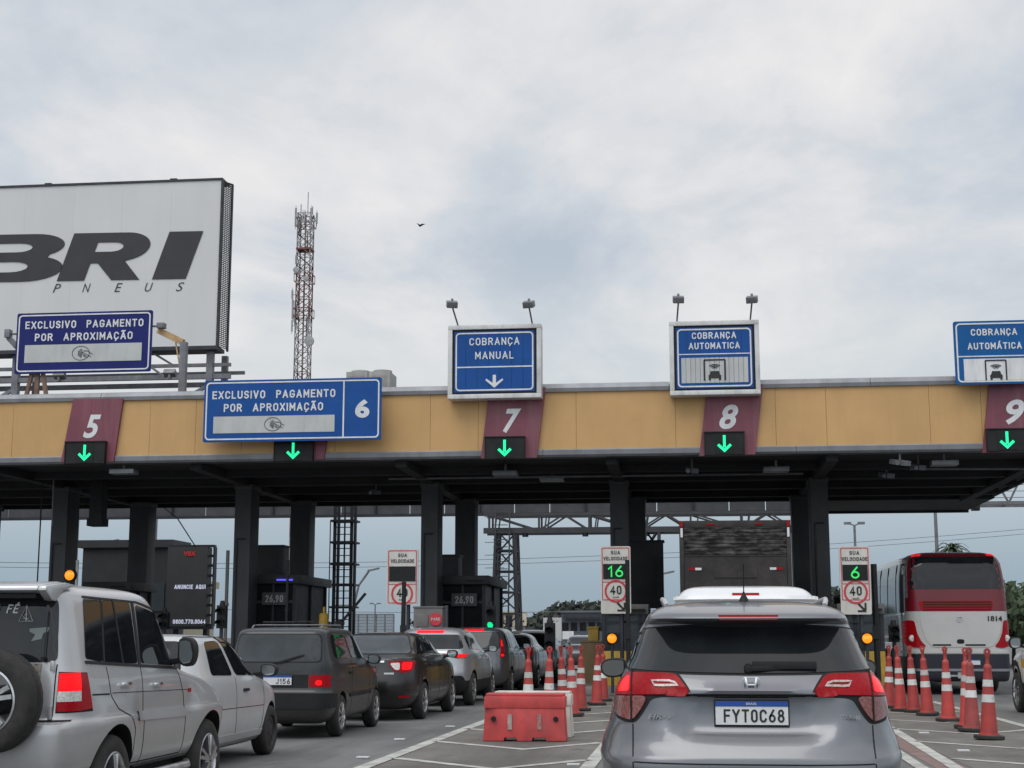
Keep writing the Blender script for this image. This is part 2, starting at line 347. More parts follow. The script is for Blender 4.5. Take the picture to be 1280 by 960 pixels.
M['blue'] = mat('sign_blue', (0.004, 0.066, 0.27), 0.5, var=0.10, scale=1.5, spec=0.25, dirt=(0.014, 0.07, 0.22), dirt_amt=0.4, dirt_scale=(6, 6, 0.6))
M['frame_white'] = mat('sign_box_white', (0.62, 0.62, 0.61), 0.5, var=0.06, dirt=(0.28, 0.26, 0.23), dirt_amt=0.6, dirt_scale=(3, 3, 1))
M['blue_new'] = mat('newer_sign_blue', (0.002, 0.085, 0.27), 0.5, var=0.08, scale=1.5, spec=0.25)
M['maroon'] = mat('maroon_panel', (0.17, 0.040, 0.062), 0.5, var=0.14, scale=1.3, dirt=(0.24, 0.12, 0.13), dirt_amt=0.6, dirt_scale=(5, 5, 0.35))
def vary(m, amt):
    """each copy of a thing gets its own fading"""
    t = m.node_tree; b = t.nodes['Principled BSDF']; s = b.inputs['Base Color'].links[0].from_socket
    oi = t.nodes.new('ShaderNodeObjectInfo'); h = t.nodes.new('ShaderNodeHueSaturation'); r = t.nodes.new('ShaderNodeMapRange')
    r.inputs[3].default_value = 1 - amt; r.inputs[4].default_value = 1 + amt * .6; t.links.new(oi.outputs['Random'], r.inputs[0]); t.links.new(r.outputs[0], h.inputs['Value'])
    t.links.new(s, h.inputs['Color']); t.links.new(h.outputs[0], b.inputs['Base Color'])
M['cone'] = mat('cone_red_orange', (0.43, 0.048, 0.042), 0.55, var=0.16, scale=5, dirt=(0.22, 0.06, 0.05), dirt_amt=0.55, dirt_scale=(6, 6, 3), bump=0.1)
M['cone_old'] = mat('faded_dirty_cone', (0.30, 0.055, 0.05), 0.7, var=0.2, scale=5, dirt=(0.14, 0.05, 0.045), dirt_amt=0.8, dirt_scale=(6, 6, 3), bump=0.2)
M['band'] = mat('white_reflective_band', (0.62, 0.62, 0.60), 0.5, var=0.1, scale=9, dirt=(0.22, 0.2, 0.18), dirt_amt=0.8, dirt_scale=(9, 9, 5))
vary(M['cone'], .25); vary(M['band'], .25)
M['plastic_red'] = mat('red_barrier_plastic', (0.50, 0.055, 0.055), 0.5, var=0.14, scale=4, dirt=(0.24, 0.05, 0.045), dirt_amt=0.65, dirt_scale=(5, 5, 2.2), bump=0.15, bump_scale=12)
M['plastic_white'] = mat('white_barrier_plastic', (0.60, 0.58, 0.53), 0.55, var=0.1, scale=4, dirt=(0.3, 0.26, 0.2), dirt_amt=0.6, dirt_scale=(5, 5, 2))
M['yellow'] = mat('yellow_painted_steel', (0.50, 0.31, 0.035), 0.55, var=0.12, scale=3, dirt=(0.2, 0.13, 0.05), dirt_amt=0.7, dirt_scale=(4, 4, 2))
M['concrete'] = mat('island_concrete', (0.20, 0.19, 0.18), 0.85, var=0.18, scale=2, dirt=(0.10, 0.095, 0.09), dirt_amt=0.7, dirt_scale=(2, 2, 2), bump=0.4, bump_scale=25)
M['booth_glass'] = mat('black_booth_glass', (0.010, 0.011, 0.012), 0.45, var=0.3, spec=0.08)
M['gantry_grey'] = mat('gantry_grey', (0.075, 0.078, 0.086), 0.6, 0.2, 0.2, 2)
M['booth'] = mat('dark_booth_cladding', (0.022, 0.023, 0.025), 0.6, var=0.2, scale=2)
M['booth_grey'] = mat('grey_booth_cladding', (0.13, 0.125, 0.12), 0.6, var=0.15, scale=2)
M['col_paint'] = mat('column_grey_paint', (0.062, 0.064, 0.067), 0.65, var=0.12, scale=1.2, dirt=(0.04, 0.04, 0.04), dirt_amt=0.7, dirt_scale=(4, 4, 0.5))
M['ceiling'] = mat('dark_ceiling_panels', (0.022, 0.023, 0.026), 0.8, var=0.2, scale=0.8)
M['green_led'] = mat('green_led_arrow', (0.0, 0.3, 0.15), 0.5, var=0.3, scale=90, emis=(0.01, 1.0, 0.40), emis_s=0.95)
M['green_txt'] = mat('green_led_digits', (0.0, 0.3, 0.05), 0.5, var=0.25, scale=70, emis=(0.03, 0.62, 0.12), emis_s=1.0)
M['led_black'] = mat('led_screen_black', (0.012, 0.014, 0.014), 0.55, var=0.2, scale=20, spec=0.25)
M['screen'] = mat('dark_led_screen', (0.06, 0.06, 0.062), 0.55, var=0.12, scale=1.5)
M['led_white'] = mat('white_led_text', (0.4, 0.4, 0.45), 0.5, var=0.3, scale=30, emis=(0.55, 0.58, 0.75), emis_s=0.75)
M['led_red'] = mat('red_led_text', (0.3, 0.02, 0.02), 0.5, var=0.3, scale=30, emis=(0.5, 0.02, 0.03), emis_s=0.5)
M['red_ring'] = mat('sign_red', (0.48, 0.03, 0.045), 0.45, var=0.1, scale=3)
M['skin_poster'] = mat('sign_face_warm_white', (0.56, 0.54, 0.50), 0.5, var=0.07, scale=2, dirt=(0.3, 0.27, 0.23), dirt_amt=0.5, dirt_scale=(3, 3, 1))
# ------------------------------------------------------------------ ground, lanes, markings
def ground_mat(name, base, dark, light, sc=0.25):
    m = bpy.data.materials.new(name); m.use_nodes = True; t = m.node_tree; b = t.nodes['Principled BSDF']
    co = t.nodes.new('ShaderNodeTexCoord'); b.inputs['Roughness'].default_value = 0.82
    def nz(scale, det, stretch=(1, 1, 1)):
        mpn = t.nodes.new('ShaderNodeMapping'); mpn.inputs['Scale'].default_value = stretch; t.links.new(co.outputs['Object'], mpn.inputs[0])
        n = t.nodes.new('ShaderNodeTexNoise'); n.inputs['Scale'].default_value = scale; n.inputs['Detail'].default_value = det
        n.inputs['Roughness'].default_value = 0.65; t.links.new(mpn.outputs[0], n.inputs[0]); return n.outputs[0]
    def mixc(f, a, bcol):
        mm = t.nodes.new('ShaderNodeMix'); mm.data_type = 'RGBA'; t.links.new(f, mm.inputs[0])
        if isinstance(a, tuple): mm.inputs[6].default_value = (*a, 1)
        else: t.links.new(a, mm.inputs[6])
        mm.inputs[7].default_value = (*bcol, 1); return mm.outputs[2]
    o = ramp(nz(sc, 8), [(0.35, light), (0.5, base), (0.68, dark)], t)
    o = mixc(ramp(nz(0.8, 8, (1.4, 0.12, 1)), [(0.46, (0, 0, 0)), (0.66, (0.8,) * 3)], t), o, tuple(c * .8 for c in dark))
    o = mixc(ramp(nz(1.6, 5), [(0.60, (0, 0, 0)), (0.68, (0.5,) * 3)], t), o, tuple(c * .55 for c in dark))       # oil and patch stains       # tyre-worn streaks along the lanes
    o = mixc(ramp(nz(90, 3), [(0.45, (0, 0, 0)), (0.62, (0.35,) * 3)], t), o, tuple(c * 1.6 for c in base))    # aggregate
    vo = t.nodes.new('ShaderNodeTexVoronoi'); vo.feature = 'DISTANCE_TO_EDGE'; vo.inputs['Scale'].default_value = 0.28
    t.links.new(co.outputs['Object'], vo.inputs[0])
    o = mixc(ramp(vo.outputs[0], [(0.0, (0.22,) * 3), (0.008, (0, 0, 0))], t), o, tuple(c * 0.5 for c in dark))   # cracks
    t.links.new(o, b.inputs['Base Color'])
    bp = t.nodes.new('ShaderNodeBump'); bp.inputs['Strength'].default_value = 0.5; bp.inputs['Distance'].default_value = 0.01
    t.links.new(nz(120, 4), bp.inputs['Height']); t.links.new(bp.outputs[0], b.inputs['Normal'])
    return m
M['asphalt'] = ground_mat('road_asphalt', (0.135, 0.135, 0.132), (0.085, 0.085, 0.086), (0.175, 0.173, 0.168))
M['gore'] = ground_mat('gore_asphalt', (0.135, 0.127, 0.112), (0.08, 0.075, 0.066), (0.17, 0.16, 0.143), 0.6)
M['mark'] = mat('worn_road_paint', (0.46, 0.46, 0.43), 0.7, var=0.15, scale=2.5, dirt=(0.14, 0.135, 0.125), dirt_amt=0.9, dirt_scale=(3.5, 3.5, 3.5))
M['mark_red'] = mat('worn_red_road_paint', (0.20, 0.13, 0.115), 0.8, var=0.15, scale=2, dirt=(0.11, 0.09, 0.08), dirt_amt=0.8, dirt_scale=(3, 3, 3))
M['soil'] = mat('roadside_ground', (0.10, 0.095, 0.085), 0.95, var=0.3, scale=0.05)
def sheet(name, poly, z, m, kind='structure'):
    me = bpy.data.meshes.new(name); me.from_pydata([(x, y, z) for x, y in poly], [], [tuple(range(len(poly)))]); me.materials.append(m)
    o = link(bpy.data.objects.new(name, me)); tag(o, kind=kind); return o
sheet('ground', [(-2500, -300), (2500, -300), (2500, 4500), (-2500, 4500)], -0.02, M['soil'])
sheet('road', [(-60, -20), (45, -20), (45, 900), (-60, 900)], 0.0, M['asphalt'])
def band_poly(pts, wd):
    pts = [Vector(p) for p in pts]; l, r = [], []
    for i, p in enumerate(pts):
        d = (pts[min(i + 1, len(pts) - 1)] - pts[max(i - 1, 0)]).normalized(); n = Vector((-d.y, d.x)) * wd / 2
        l.append(p + n); r.append(p - n)
    return l, r
def stripes(name, lines, z, m):
    mb = MB()
    for pts, wd in lines:
        l, r = band_poly(pts, wd)
        for i in range(len(l) - 1):
            mb._add([(l[i].x, l[i].y, z), (l[i + 1].x, l[i + 1].y, z), (r[i + 1].x, r[i + 1].y, z), (r[i].x, r[i].y, z)], [(0, 1, 2, 3)])
    o = mb.build(name, m); return tag(o, kind='structure')
sheet('painted_gore', [(-3.44, 6), (-1.12, 6), (-1.12, 35), (-3.36, 35)], 0.004, M['gore'])
sheet('painted_gore', [(2.95, 6), (5.2, 6), (5.2, 35), (2.98, 35)], 0.004, M['gore'])
sheet('red_edge_strip', [(2.48, 6), (2.83, 6), (2.97, 24), (2.64, 24)], 0.004, M['mark_red'])
ln = []
ln += [([(-3.60, 6), (-3.52, 16), (-3.43, 25), (-3.40, 34)], 0.17), ([(-1.14, 6), (-1.12, 20), (-1.10, 34)], 0.16)]
for k in range(7):
    y = 16.1 + k * 2.83 - 2.83
    ln.append(([(-3.42, y + 1.3), (-2.1, y), (-1.2, y + 1.3)], 0.17))
ln += [([(2.90, 6), (2.78, 16.5), (3.03, 24), (3.2, 34)], 0.15), ([(2.36, 6), (2.43, 17), (2.58, 24)], 0.14), ([(5.2, 6), (5.2, 34)], 0.16)]
for k in range(6):
    y = 14.0 + k * 2.9
    ln.append(([(2.98, y + 1.2), (4.1, y), (5.12, y + 1.2)], 0.15))
stripes('lane_markings', ln, 0.009, M['mark'])
for i, (a, b) in enumerate([(-3.97, 20.5), (-3.8, 17.4), (-1.3, 16.7), (-3.75, 23.5), (3.3, 19.3), (3.35, 22.8), (5.5, 21.6), (-0.95, 20.1)]):
    mb = MB(); mb.prism([(-.07, -.05), (.07, -.05), (.045, -.03), (-.045, -.03)], 0, 0.001, 'XY')
    mb = MB(); mb.b2((-.07, -.05, 0), (.07, .05, .018)); mb.b2((-.055, -.052, .004), (.055, -.048, .014))
    o = mb.build('road_stud', M['sign_white'], bevel=0.006, loc=(a, b, 0.004))
    tag(o, 'small white road stud set in the asphalt beside a gore line', 'road stud', 'road studs')

# ------------------------------------------------------------------ toll canopy
YF, YB = 36.0, 48.0
XL, XR = -34.0, 9.45
M['fascia'] = mat('ochre_fascia_panels', (0.53, 0.315, 0.125), 0.6, var=0.08, scale=0.5, dirt=(0.38, 0.23, 0.095), dirt_amt=0.45, dirt_scale=(1.6, 1.6, 0.25))
can = empty('toll_canopy', (0, YF, 0), 0, 'long toll plaza canopy with ochre fascia band over the lanes', 'toll canopy')
def cbuild(mb, name, m, **k):
    bmesh.ops.translate(mb.bm, verts=mb.bm.verts, vec=(0, -YF, 0)); return mb.build(name, m, can, **k)
zt0, zt1, zb0, zb1 = 7.33, 7.55, 5.73, 5.92
# fascia boards of uneven widths with open joints
seams = [XL]
while seams[-1] < XR - 1: seams.append(min(XR, seams[-1] + random.choice([1.2, 1.22, 1.8, 2.4, 2.42])))
seams[-1] = XR
mb = MB()
for a, b in zip(seams[:-1], seams[1:]):
    j = random.uniform(-0.012, 0.012)
    mb.box(((a + b) / 2, YF + .03, (zb1 + zt0) / 2), (b - a - 0.007, 0.05, zt0 - zb1), Euler((j * .6, 0, 0)))
cbuild(mb, 'fascia', M['fascia'])
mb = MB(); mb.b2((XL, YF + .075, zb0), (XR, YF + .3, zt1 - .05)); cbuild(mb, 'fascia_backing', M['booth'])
mb = MB()
x = XL
while x < XR:
    x2 = min(XR, x + 4.8)
    mb.prism([(YF - .05, zt0), (YF - .07, zt0 + .09), (YF - .03, zt1 - .03), (YF + .06, zt1), (YF + .5, zt1 - .01), (YF + .5, zt0 + .03), (YF + .06, zt0)], x + .006, x2 - .006, 'YZ'); x = x2
cbuild(mb, 'top_trim', M['alu'])
mb = MB()
x = XL
while x < XR:
    x2 = min(XR, x + 6.1)
    mb.prism([(YF - .02, zb1), (YF - .05, zb1 - .03), (YF - .03, zb0 + .05), (YF + .04, zb0), (YF + .35, zb0), (YF + .35, zb0 + .03), (YF + .06, zb1)], x + .005, x2 - .005, 'YZ'); x = x2
cbuild(mb, 'bottom_trim', M['alu'])
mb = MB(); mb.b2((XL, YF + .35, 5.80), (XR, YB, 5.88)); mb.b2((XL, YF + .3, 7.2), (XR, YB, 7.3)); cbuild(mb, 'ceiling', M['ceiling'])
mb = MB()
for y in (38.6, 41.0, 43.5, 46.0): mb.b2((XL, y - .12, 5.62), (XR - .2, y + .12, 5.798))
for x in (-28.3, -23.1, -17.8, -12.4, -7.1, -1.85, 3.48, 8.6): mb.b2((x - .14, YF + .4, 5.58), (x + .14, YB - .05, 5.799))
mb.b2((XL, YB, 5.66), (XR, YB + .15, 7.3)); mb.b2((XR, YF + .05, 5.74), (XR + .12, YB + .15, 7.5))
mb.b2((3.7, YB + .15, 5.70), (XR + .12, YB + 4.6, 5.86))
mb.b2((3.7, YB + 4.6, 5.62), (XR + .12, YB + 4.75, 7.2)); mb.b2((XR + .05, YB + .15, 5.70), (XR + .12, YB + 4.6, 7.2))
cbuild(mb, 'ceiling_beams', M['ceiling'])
for px, py in ((632, 590), (1180, 577), (155, 588), (690, 597), (970, 585)):
    p = G(px, py, 5.6)
    mb = MB(); mb.b2((p.x - .32, p.y - .2, 5.5), (p.x + .32, p.y + .2, 5.62)); mb.b2((p.x - .03, p.y - .03, 5.62), (p.x + .03, p.y + .03, 5.80))
    cbuild(mb, 'ceiling_lamp', M['alu'], bevel=0.015)
mb = MB()
for px, py in ((120, 632), (865, 612), (700, 600)):
    p = G(px, py, 5.6)
mb.tube([(-17.3, 39, 5.75), (-17.3, 39, 5.2), (-17.28, 39, 4.4)], .02); cbuild(mb, 'conduit', M['galv'])
for a_, b_ in (((5.6, 38.5, 5.60), (9.2, 38.7, 5.58)), ((-8, 39.3, 5.60), (3, 39.3, 5.60))): mb = MB(); mb.cyl(a_, b_, .035); cbuild(mb, 'conduit', M['galv'])
for px, py, s_ in ((1125, 578, .3), (1148, 584, .22), (1108, 594, .25), (865, 588, .2), (470, 615, .2)):
    q = G(px, py, 5.5); mb = MB(); mb.box((q.x, q.y, 5.5), (s_, s_ * 1.4, .12), Euler((.2, 0, .6))); mb.cyl((q.x, q.y, 5.5), (q.x, q.y, 5.8), .025); mb.cyl((q.x - .1, q.y - .2, 5.47), (q.x - .1, q.y - .32, 5.45), .05); cbuild(mb, 'ceiling_camera', M['galv'])
mb = MB(); mb.b2((-16.62, 39.9, 4.62), (-16.26, 40.3, 5.8)); mb.b2((-16.66, 39.86, 4.45), (-16.22, 40.34, 4.66)); cbuild(mb, 'hanging_duct', M['black'])
# lane panels on the fascia
lanes = {'5': (-15.15, 115, 533), '7': (-4.44, 640, 526), '8': (0.88, 911, 521), '9': (7.52, 1269, 515), '6': (-9.72, 0, 0)}
polys = {'5': [(92, 499), (154, 498), (142, 577), (76, 578)], '7': [(612, 484), (682, 484), (671, 572), (601, 573)], '8': [(884, 482), (954, 480), (944, 568), (874, 570)],
         '9': [(1237, 476), (1309, 474), (1296, 562), (1228, 566)], '6': [(352, 492), (417, 491), (405, 574), (341, 575)]}
arrows = {'5': (83, 553, 130, 579), '6': (344, 551, 390, 576), '7': (607, 547, 655, 573), '8': (881, 541, 930, 568), '9': (1234, 537, 1283, 563)}
for k, pl in polys.items():
    q = [P(a, b, YF - .075) for a, b in pl]
    mb = MB(); mb.prism([(v.x, v.z) for v in q], YF - .09, YF + .002, 'XZ')
    pan = cbuild(mb, 'lane_panel', M['maroon']); tag(pan, 'maroon slanted panel of lane %s' % k)
    if lanes[k][1]:
        c = P(lanes[k][1], lanes[k][2], YF - .1)
        mb = MB(); text(mb, k, (c.x, c.y - YF, c.z), 0.60, 0.46, 0.03, 0.28)
        mb.build('lane_number', M['sign_white'], pan)
    a = arrows[k]; p0 = P(a[0], a[1], YF - .2); p1 = P(a[2], a[3], YF - .2)
    t = empty('lane_signal', ((p0.x + p1.x) / 2, YF - .1, p1.z), 0, 'black box with a green down arrow under the %s' % ({'5': 'number 5', '6': 'blue sign with the number 6', '7': 'number 7', '8': 'number 8', '9': 'number 9'}[k]), 'lane signal', 'green arrow lane signals')
    hw, hh = (p1.x - p0.x) / 2, (p0.z - p1.z)
    mb = MB(); mb.b2((-hw, -.13, 0), (hw, -.0, hh)); mb.b2((-hw - .03, -.16, hh), (hw + .03, 0, hh + .02)); mb.b2((-hw - .02, -.15, -.01), (-hw, 0, hh)); mb.b2((hw, -.15, -.01), (hw + .02, 0, hh))
    mb.build('housing', M['black'], t)
    mb = MB(); mb.b2((-.23, -.14, .02), (.23, -.131, hh - .03)); mb.build('screen', M['led_black'], t)
    mb = MB(); cz = hh / 2 - .005; s = .92
    def pt(x, z): return (x * s, cz + z * s)
    mb.prism([pt(-.035, .22), pt(.035, .22), pt(.035, -.1), pt(-.035, -.1)], -.150, -.1415)
    mb.prism([pt(0, -.23), pt(.19, -.05), pt(.14, 0.0), pt(0, -.13)], -.150, -.1415); mb.prism([pt(0, -.13), pt(-.14, 0.0), pt(-.19, -.05), pt(0, -.23)], -.150, -.1415)
    mb.build('arrow', M['green_led'], t)
# columns
for j, (y, xs) in enumerate(((41.0, (-23.1, -17.78, -12.41, -7.1, -1.88, 3.5)), (46.0, (-22.6, -17.35, -12.1, -6.87, -1.62, 3.42)))):
    for i, x in enumerate(xs):
        mb = MB(); wv = .235 if j == 0 else .31; dv = .42 if j == 0 else .36
        mb.b2((-wv, -dv, 0.2), (wv, dv, 5.62)); mb.b2((-wv - .05, -dv - .05, 0.19), (wv + .05, dv + .05, 0.5)); mb.b2((-wv - .03, -dv - .03, 5.5), (wv + .03, dv + .03, 5.64))
        t = empty('canopy_column', (x, y, 0))
        side = ['leftmost', 'second from left', 'third from left', 'fourth from left', 'fifth from left', 'rightmost'][i]
        tag(t, '%s grey square column of the %s row under the toll canopy' % (side, 'front' if j == 0 else 'rear'), 'column', 'canopy columns')
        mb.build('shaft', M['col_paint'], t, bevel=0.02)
        if j == 0:
            mb = MB(); mb.tube([(-.14, -.45, .5), (-.14, -.45, 3.9 + i * .1), (-.05, -.45, 3.9 + i * .1), (.1, -.45, 3.9 + i * .1)], .022); mb.build('conduit', M['dark_steel'], t)
# islands
for i, (x, a, wd) in enumerate(((-23.0, 37, 2.0), (-17.6, 37, 2.0), (-12.3, 37, 2.0), (-7.0, 37, 2.0), (-1.8, 36.4, 2.0), (3.9, 36.4, 2.2))):
    mb = MB(); h = wd / 2
    mb.prism([(x - h, a + .8), (x - h * .75, a + .2), (x, a), (x + h * .75, a + .2), (x + h, a + .8), (x + h, 56), (x - h, 56)], 0.0, 0.2, 'XY')
    o = mb.build('traffic_island', M['concrete'], bevel=0.03); tag(o, kind='structure')

# ------------------------------------------------------------------ signs on the canopy
def contactless(mb, c, s, mi=0):
    """oval with radio arcs and a pointing hand"""
    x0, y, z0 = c
    pts = [(x0 + 1.25 * s * math.cos(t), z0 + s * math.sin(t)) for t in [2 * math.pi * i / 32 for i in range(32)]]
    ins = [(x0 + 1.19 * s * math.cos(t), z0 + .94 * s * math.sin(t)) for t in [2 * math.pi * i / 32 for i in range(32)]]
    ring(mb, pts, ins, y - .008, y, mi)
    for k in range(4):
        r = s * (.18 + .17 * k); cx = x0 - .75 * s
        prev = None
        for i in range(9):
            a = R(-38 + 76 * i / 8); q = Vector((cx + (r + .25 * s) * math.cos(a), y - .004, z0 + (r + .25 * s) * math.sin(a) * 1.1))
            if prev: flat(mb, prev, q, .07 * s, y - .008, y)
            prev = q
    for a, b in (((.25, .1), (1.5, -.55)), ((.35, -.15), (.9, -.55)), ((.3, .3), (.9, .3)), ((.9, .3), (1.7, -.2)), ((.35, -.35), (.7, -.6))):
        flat(mb, (x0 + a[0] * s, z0 + a[1] * s), (x0 + b[0] * s, z0 + b[1] * s), .07 * s, y - .008, y)
def car_icon(mb, c, s):
    x, y, z = c
    for a, b in (((-1, -1), (-1, 1)), ((-1, 1), (1, 1)), ((1, 1), (1, -1))): flat(mb, (x + a[0] * s, z + a[1] * s), (x + b[0] * s, z + b[1] * s), .13 * s, y - .012, y)
    mb.prism([(x - .5 * s, z - .45 * s), (x - .38 * s, z - .1 * s), (x + .38 * s, z - .1 * s), (x + .5 * s, z - .45 * s), (x + .6 * s, z - .5 * s), (x + .6 * s, z - .8 * s), (x - .6 * s, z - .8 * s), (x - .6 * s, z - .5 * s)], y - .012, y)
    for q in (-.48, .48): mb.b2((x + q * s - .1 * s, y - .012, z - .98 * s), (x + q * s + .1 * s, y, z - .8 * s))
    for k in range(3):
        r = .2 + .15 * k; prev = None
        for i in range(7):
            a = R(50 + 80 * i / 6); q = Vector((x + r * 1.6 * s * math.cos(a), y - .006, z + (.05 + r) * s * math.sin(a)))
            if prev: flat(mb, prev, q, .08 * s, y - .012, y)
            prev = q
def sign_board(name, c0, c1, Y, label, box_depth=0.0, blue='blue', frame=False, tilt=0.0):
    """c0, c1: top-left and bottom-right; builds panel, border; returns root and half sizes"""
    a, b = P(*c0, Y), P(*c1, Y)
    cx, wd, hh = (a.x + b.x) / 2, b.x - a.x, a.z - b.z
    t = empty(name, (cx, Y, b.z), 0, label, 'road sign', 'blue lane signs on the canopy')
    hw = wd / 2
    if frame:
        mb = MB(); f = .11
        mb.b2((-hw, -.0, 0), (hw, box_depth, f)); mb.b2((-hw, 0, hh - f), (hw, box_depth, hh)); mb.b2((-hw, .001, f), (-hw + f, box_depth, hh - f)); mb.b2((hw - f, .001, f), (hw, box_depth, hh - f))
        mb.b2((-hw + f, .06, f), (hw - f, box_depth, hh - f)); mb.build('sign_box', M['frame_white'], t, bevel=0.012)
        x0, z0, x1, z1 = -hw + f, f, hw - f, hh - f; y = .04
        mb = MB(); mb.b2((x0, .045, z0), (x1, .059, z1)); mb.build('inner_edge', M['black'], t)
        x0 += .05; x1 -= .05; z0 += .05; z1 -= .05
        mb = MB(); n = 7
        for i in range(n):
            mb.b2((x0 + (x1 - x0) * i / n + .003, .03, z0), (x0 + (x1 - x0) * (i + 1) / n - .003, .044, z1))
        mb.build('sign_panel', M[blue], t); y = .028
    else:
        x0, z0, x1, z1 = -hw, 0, hw, hh; y = -.002
        mb = MB(); mb.prism(rrect(x0, z0, x1, z1, .05), 0, .04); mb.build('sign_panel', M[blue], t)
        mb = MB(); mb.b2((x0 + .1, .042, hh * .25), (x1 - .1, .10, hh * .25 + .08)); mb.b2((x0 + .1, .042, hh * .7), (x1 - .1, .10, hh * .7 + .08))
        for q in (-hw * .6, hw * .6): mb.b2((q - .05, .10, .05), (q + .05, .3, hh - .05))
        mb.build('mounting_rails', M['galv'], t)
    mb = MB(); d = .05 if not frame else .03
    ring(mb, rrect(x0 + d, z0 + d, x1 - d, z1 - d, .1), rrect(x0 + d + .035, z0 + d + .035, x1 - d - .035, z1 - d - .035, .07), y - .008, y)
    return t, mb, x0, z0, x1, z1, y
# lane 5 sign above the roof
t, mb, x0, z0, x1, z1, y = sign_board('overhead_sign', (22, 392), (188, 464), 36.4, 'navy contactless payment sign standing above the canopy in front of the billboard', blue='navy')
mb.build('border', M['sign_white'], t)
wd = x1 - x0; hh = z1 - z0
mb = MB(); mb.b2((x0 + wd * .07, -.009, hh * .18), (x1 - wd * .07, -.001, hh * .47)); mb.build('blank_panel', M['sign_grey'], t)
road_text('lettering', [('EXCLUSIVO  PAGAMENTO', (0, -.004, hh * .80), .20, wd * .87, .175), ('POR  APROXIMAÇÃO', (0, -.004, hh * .595), .20, wd * .72, .175)], M['sign_white'], t)
mb = MB(); contactless(mb, (-.05, -.012, hh * .32), .19); mb.build('symbol', M['ink'], t)
mb = MB(); lp = t.location
p = P(45, 492, 36.5) - lp
for s in (-1, 1): mb.bar((p.x + s * .28, .12, p.z - .1), (p.x + s * .1, .12, .3), .09)
mb.bar((p.x, .14, p.z - .1), (p.x, .14, .8), .1); mb.build('support_post', M['rust'], t)
q = P(228, 485, 36.5) - lp
mb = MB(); mb.bar((q.x, .1, q.z - .1), (q.x, .1, P(228, 428, 36.5).z - lp.z), .17); mb.build('side_post', M['galv'], t)
mb = MB(); a_, b_ = P(198, 413, 36.5) - lp, P(229, 428, 36.5) - lp; mb.bar((a_.x, .1, a_.z), (b_.x, .1, b_.z), .14, .16)
mb.bar((b_.x - .2, .1, b_.z), (q.x - .05, .1, q.z + .35), .03); mb.build('bracket_arm', M['ochre_steel'], t)
mb = MB(); c_ = P(203, 408, 36.5) - lp; mb.bar((x1, .06, c_.z), (c_.x, .06, c_.z), .05); mb.box((c_.x, .03, c_.z), (.2, .2, .14)); c_ = P(12, 418, 36.5) - lp; mb.bar((x0, .06, c_.z), (c_.x, .06, c_.z), .05); mb.box((c_.x, .03, c_.z), (.14, .2, .22)); mb.bar((c_.x, .06, c_.z - .1), (x0, .1, c_.z - .35), .14); mb.build('floodlight', M['galv'], t, bevel=.01)
# lane 6 sign
t, mb, x0, z0, x1, z1, y = sign_board('overhead_sign', (256, 476), (476, 549.5), 35.5, 'long blue contactless payment sign with the number 6 across the fascia')
mid = x0 + (x1 - x0) * .79
mb.b2((mid - .018, y - .007, z0 + .06), (mid + .018, y, z1 - .06)); mb.build('border', M['sign_white'], t)
wd = mid - x0; hh = z1 - z0; cx = (x0 + mid) / 2
mb = MB(); mb.b2((x0 + .26, -.009, hh * .14), (mid - .22, -.001, hh * .41)); mb.build('blank_panel', M['sign_grey'], t)
road_text('lettering', [('EXCLUSIVO  PAGAMENTO', (cx, -.004, hh * .76), .20, wd * .88, .175), ('POR  APROXIMAÇÃO', (cx, -.004, hh * .55), .20, wd * .71, .175)], M['sign_white'], t)
letters('number', [('6', ((mid + x1) / 2 + .0, -.009, hh * .5), .46, .36, .045)], M['sign_white'], t)
mb = MB(); contactless(mb, (cx, -.012, hh * .275), .17); mb.build('symbol', M['ink'], t)
def flood(t, px, py, base_x, hh, lean):
    lp = t.location; e = P(px, py, lp.y - .55) - lp
    mb = MB(); mb.cyl((base_x, .1, hh), (e.x, -.5, e.z), .022, None, 8)
    mb.box((e.x, -.55, e.z + .05), (.26, .2, .15), Euler((R(25), 0, lean))); mb.cyl((e.x - .09, -.5, e.z + .05), (e.x - .09, -.42, e.z + .12), .05); mb.cyl((e.x, -.52, e.z + .12), (e.x, -.52, e.z + .2), .03)
    mb.build('floodlight', M['galv'], t, bevel=.012)
# lane 7 sign
t, mb, x0, z0, x1, z1, y = sign_board('overhead_sign', (560, 407), (676.5, 496.5), 35.55, 'white framed blue sign for manual payment over lane 7', .42, frame=True)
hh = z1 - z0; zz = z0 + hh * .41
mb.b2((x0 + .06, y - .007, zz - .016), (x1 - .06, y, zz + .016))
mb.prism([(0 - .04, z0 + .42), (.04, z0 + .42), (.04, z0 + .22), (.20, z0 + .33), (.22, z0 + .29), (.0, z0 + .1), (-.22, z0 + .29), (-.20, z0 + .33), (-.04, z0 + .22)], y - .008, y); mb.build('border', M['sign_white'], t)
road_text('lettering', [('COBRANÇA', (0, y - .002, z0 + hh * .83), .185, 1.24, .15), ('MANUAL', (0, y - .002, z0 + hh * .60), .185, .95, .15)], M['sign_white'], t)
flood(t, 565, 383, P(572, 407, 35.55).x - t.location.x, z1 + .16, .3); flood(t, 661, 383, P(665, 407, 35.55).x - t.location.x, z1 + .16, -.2)
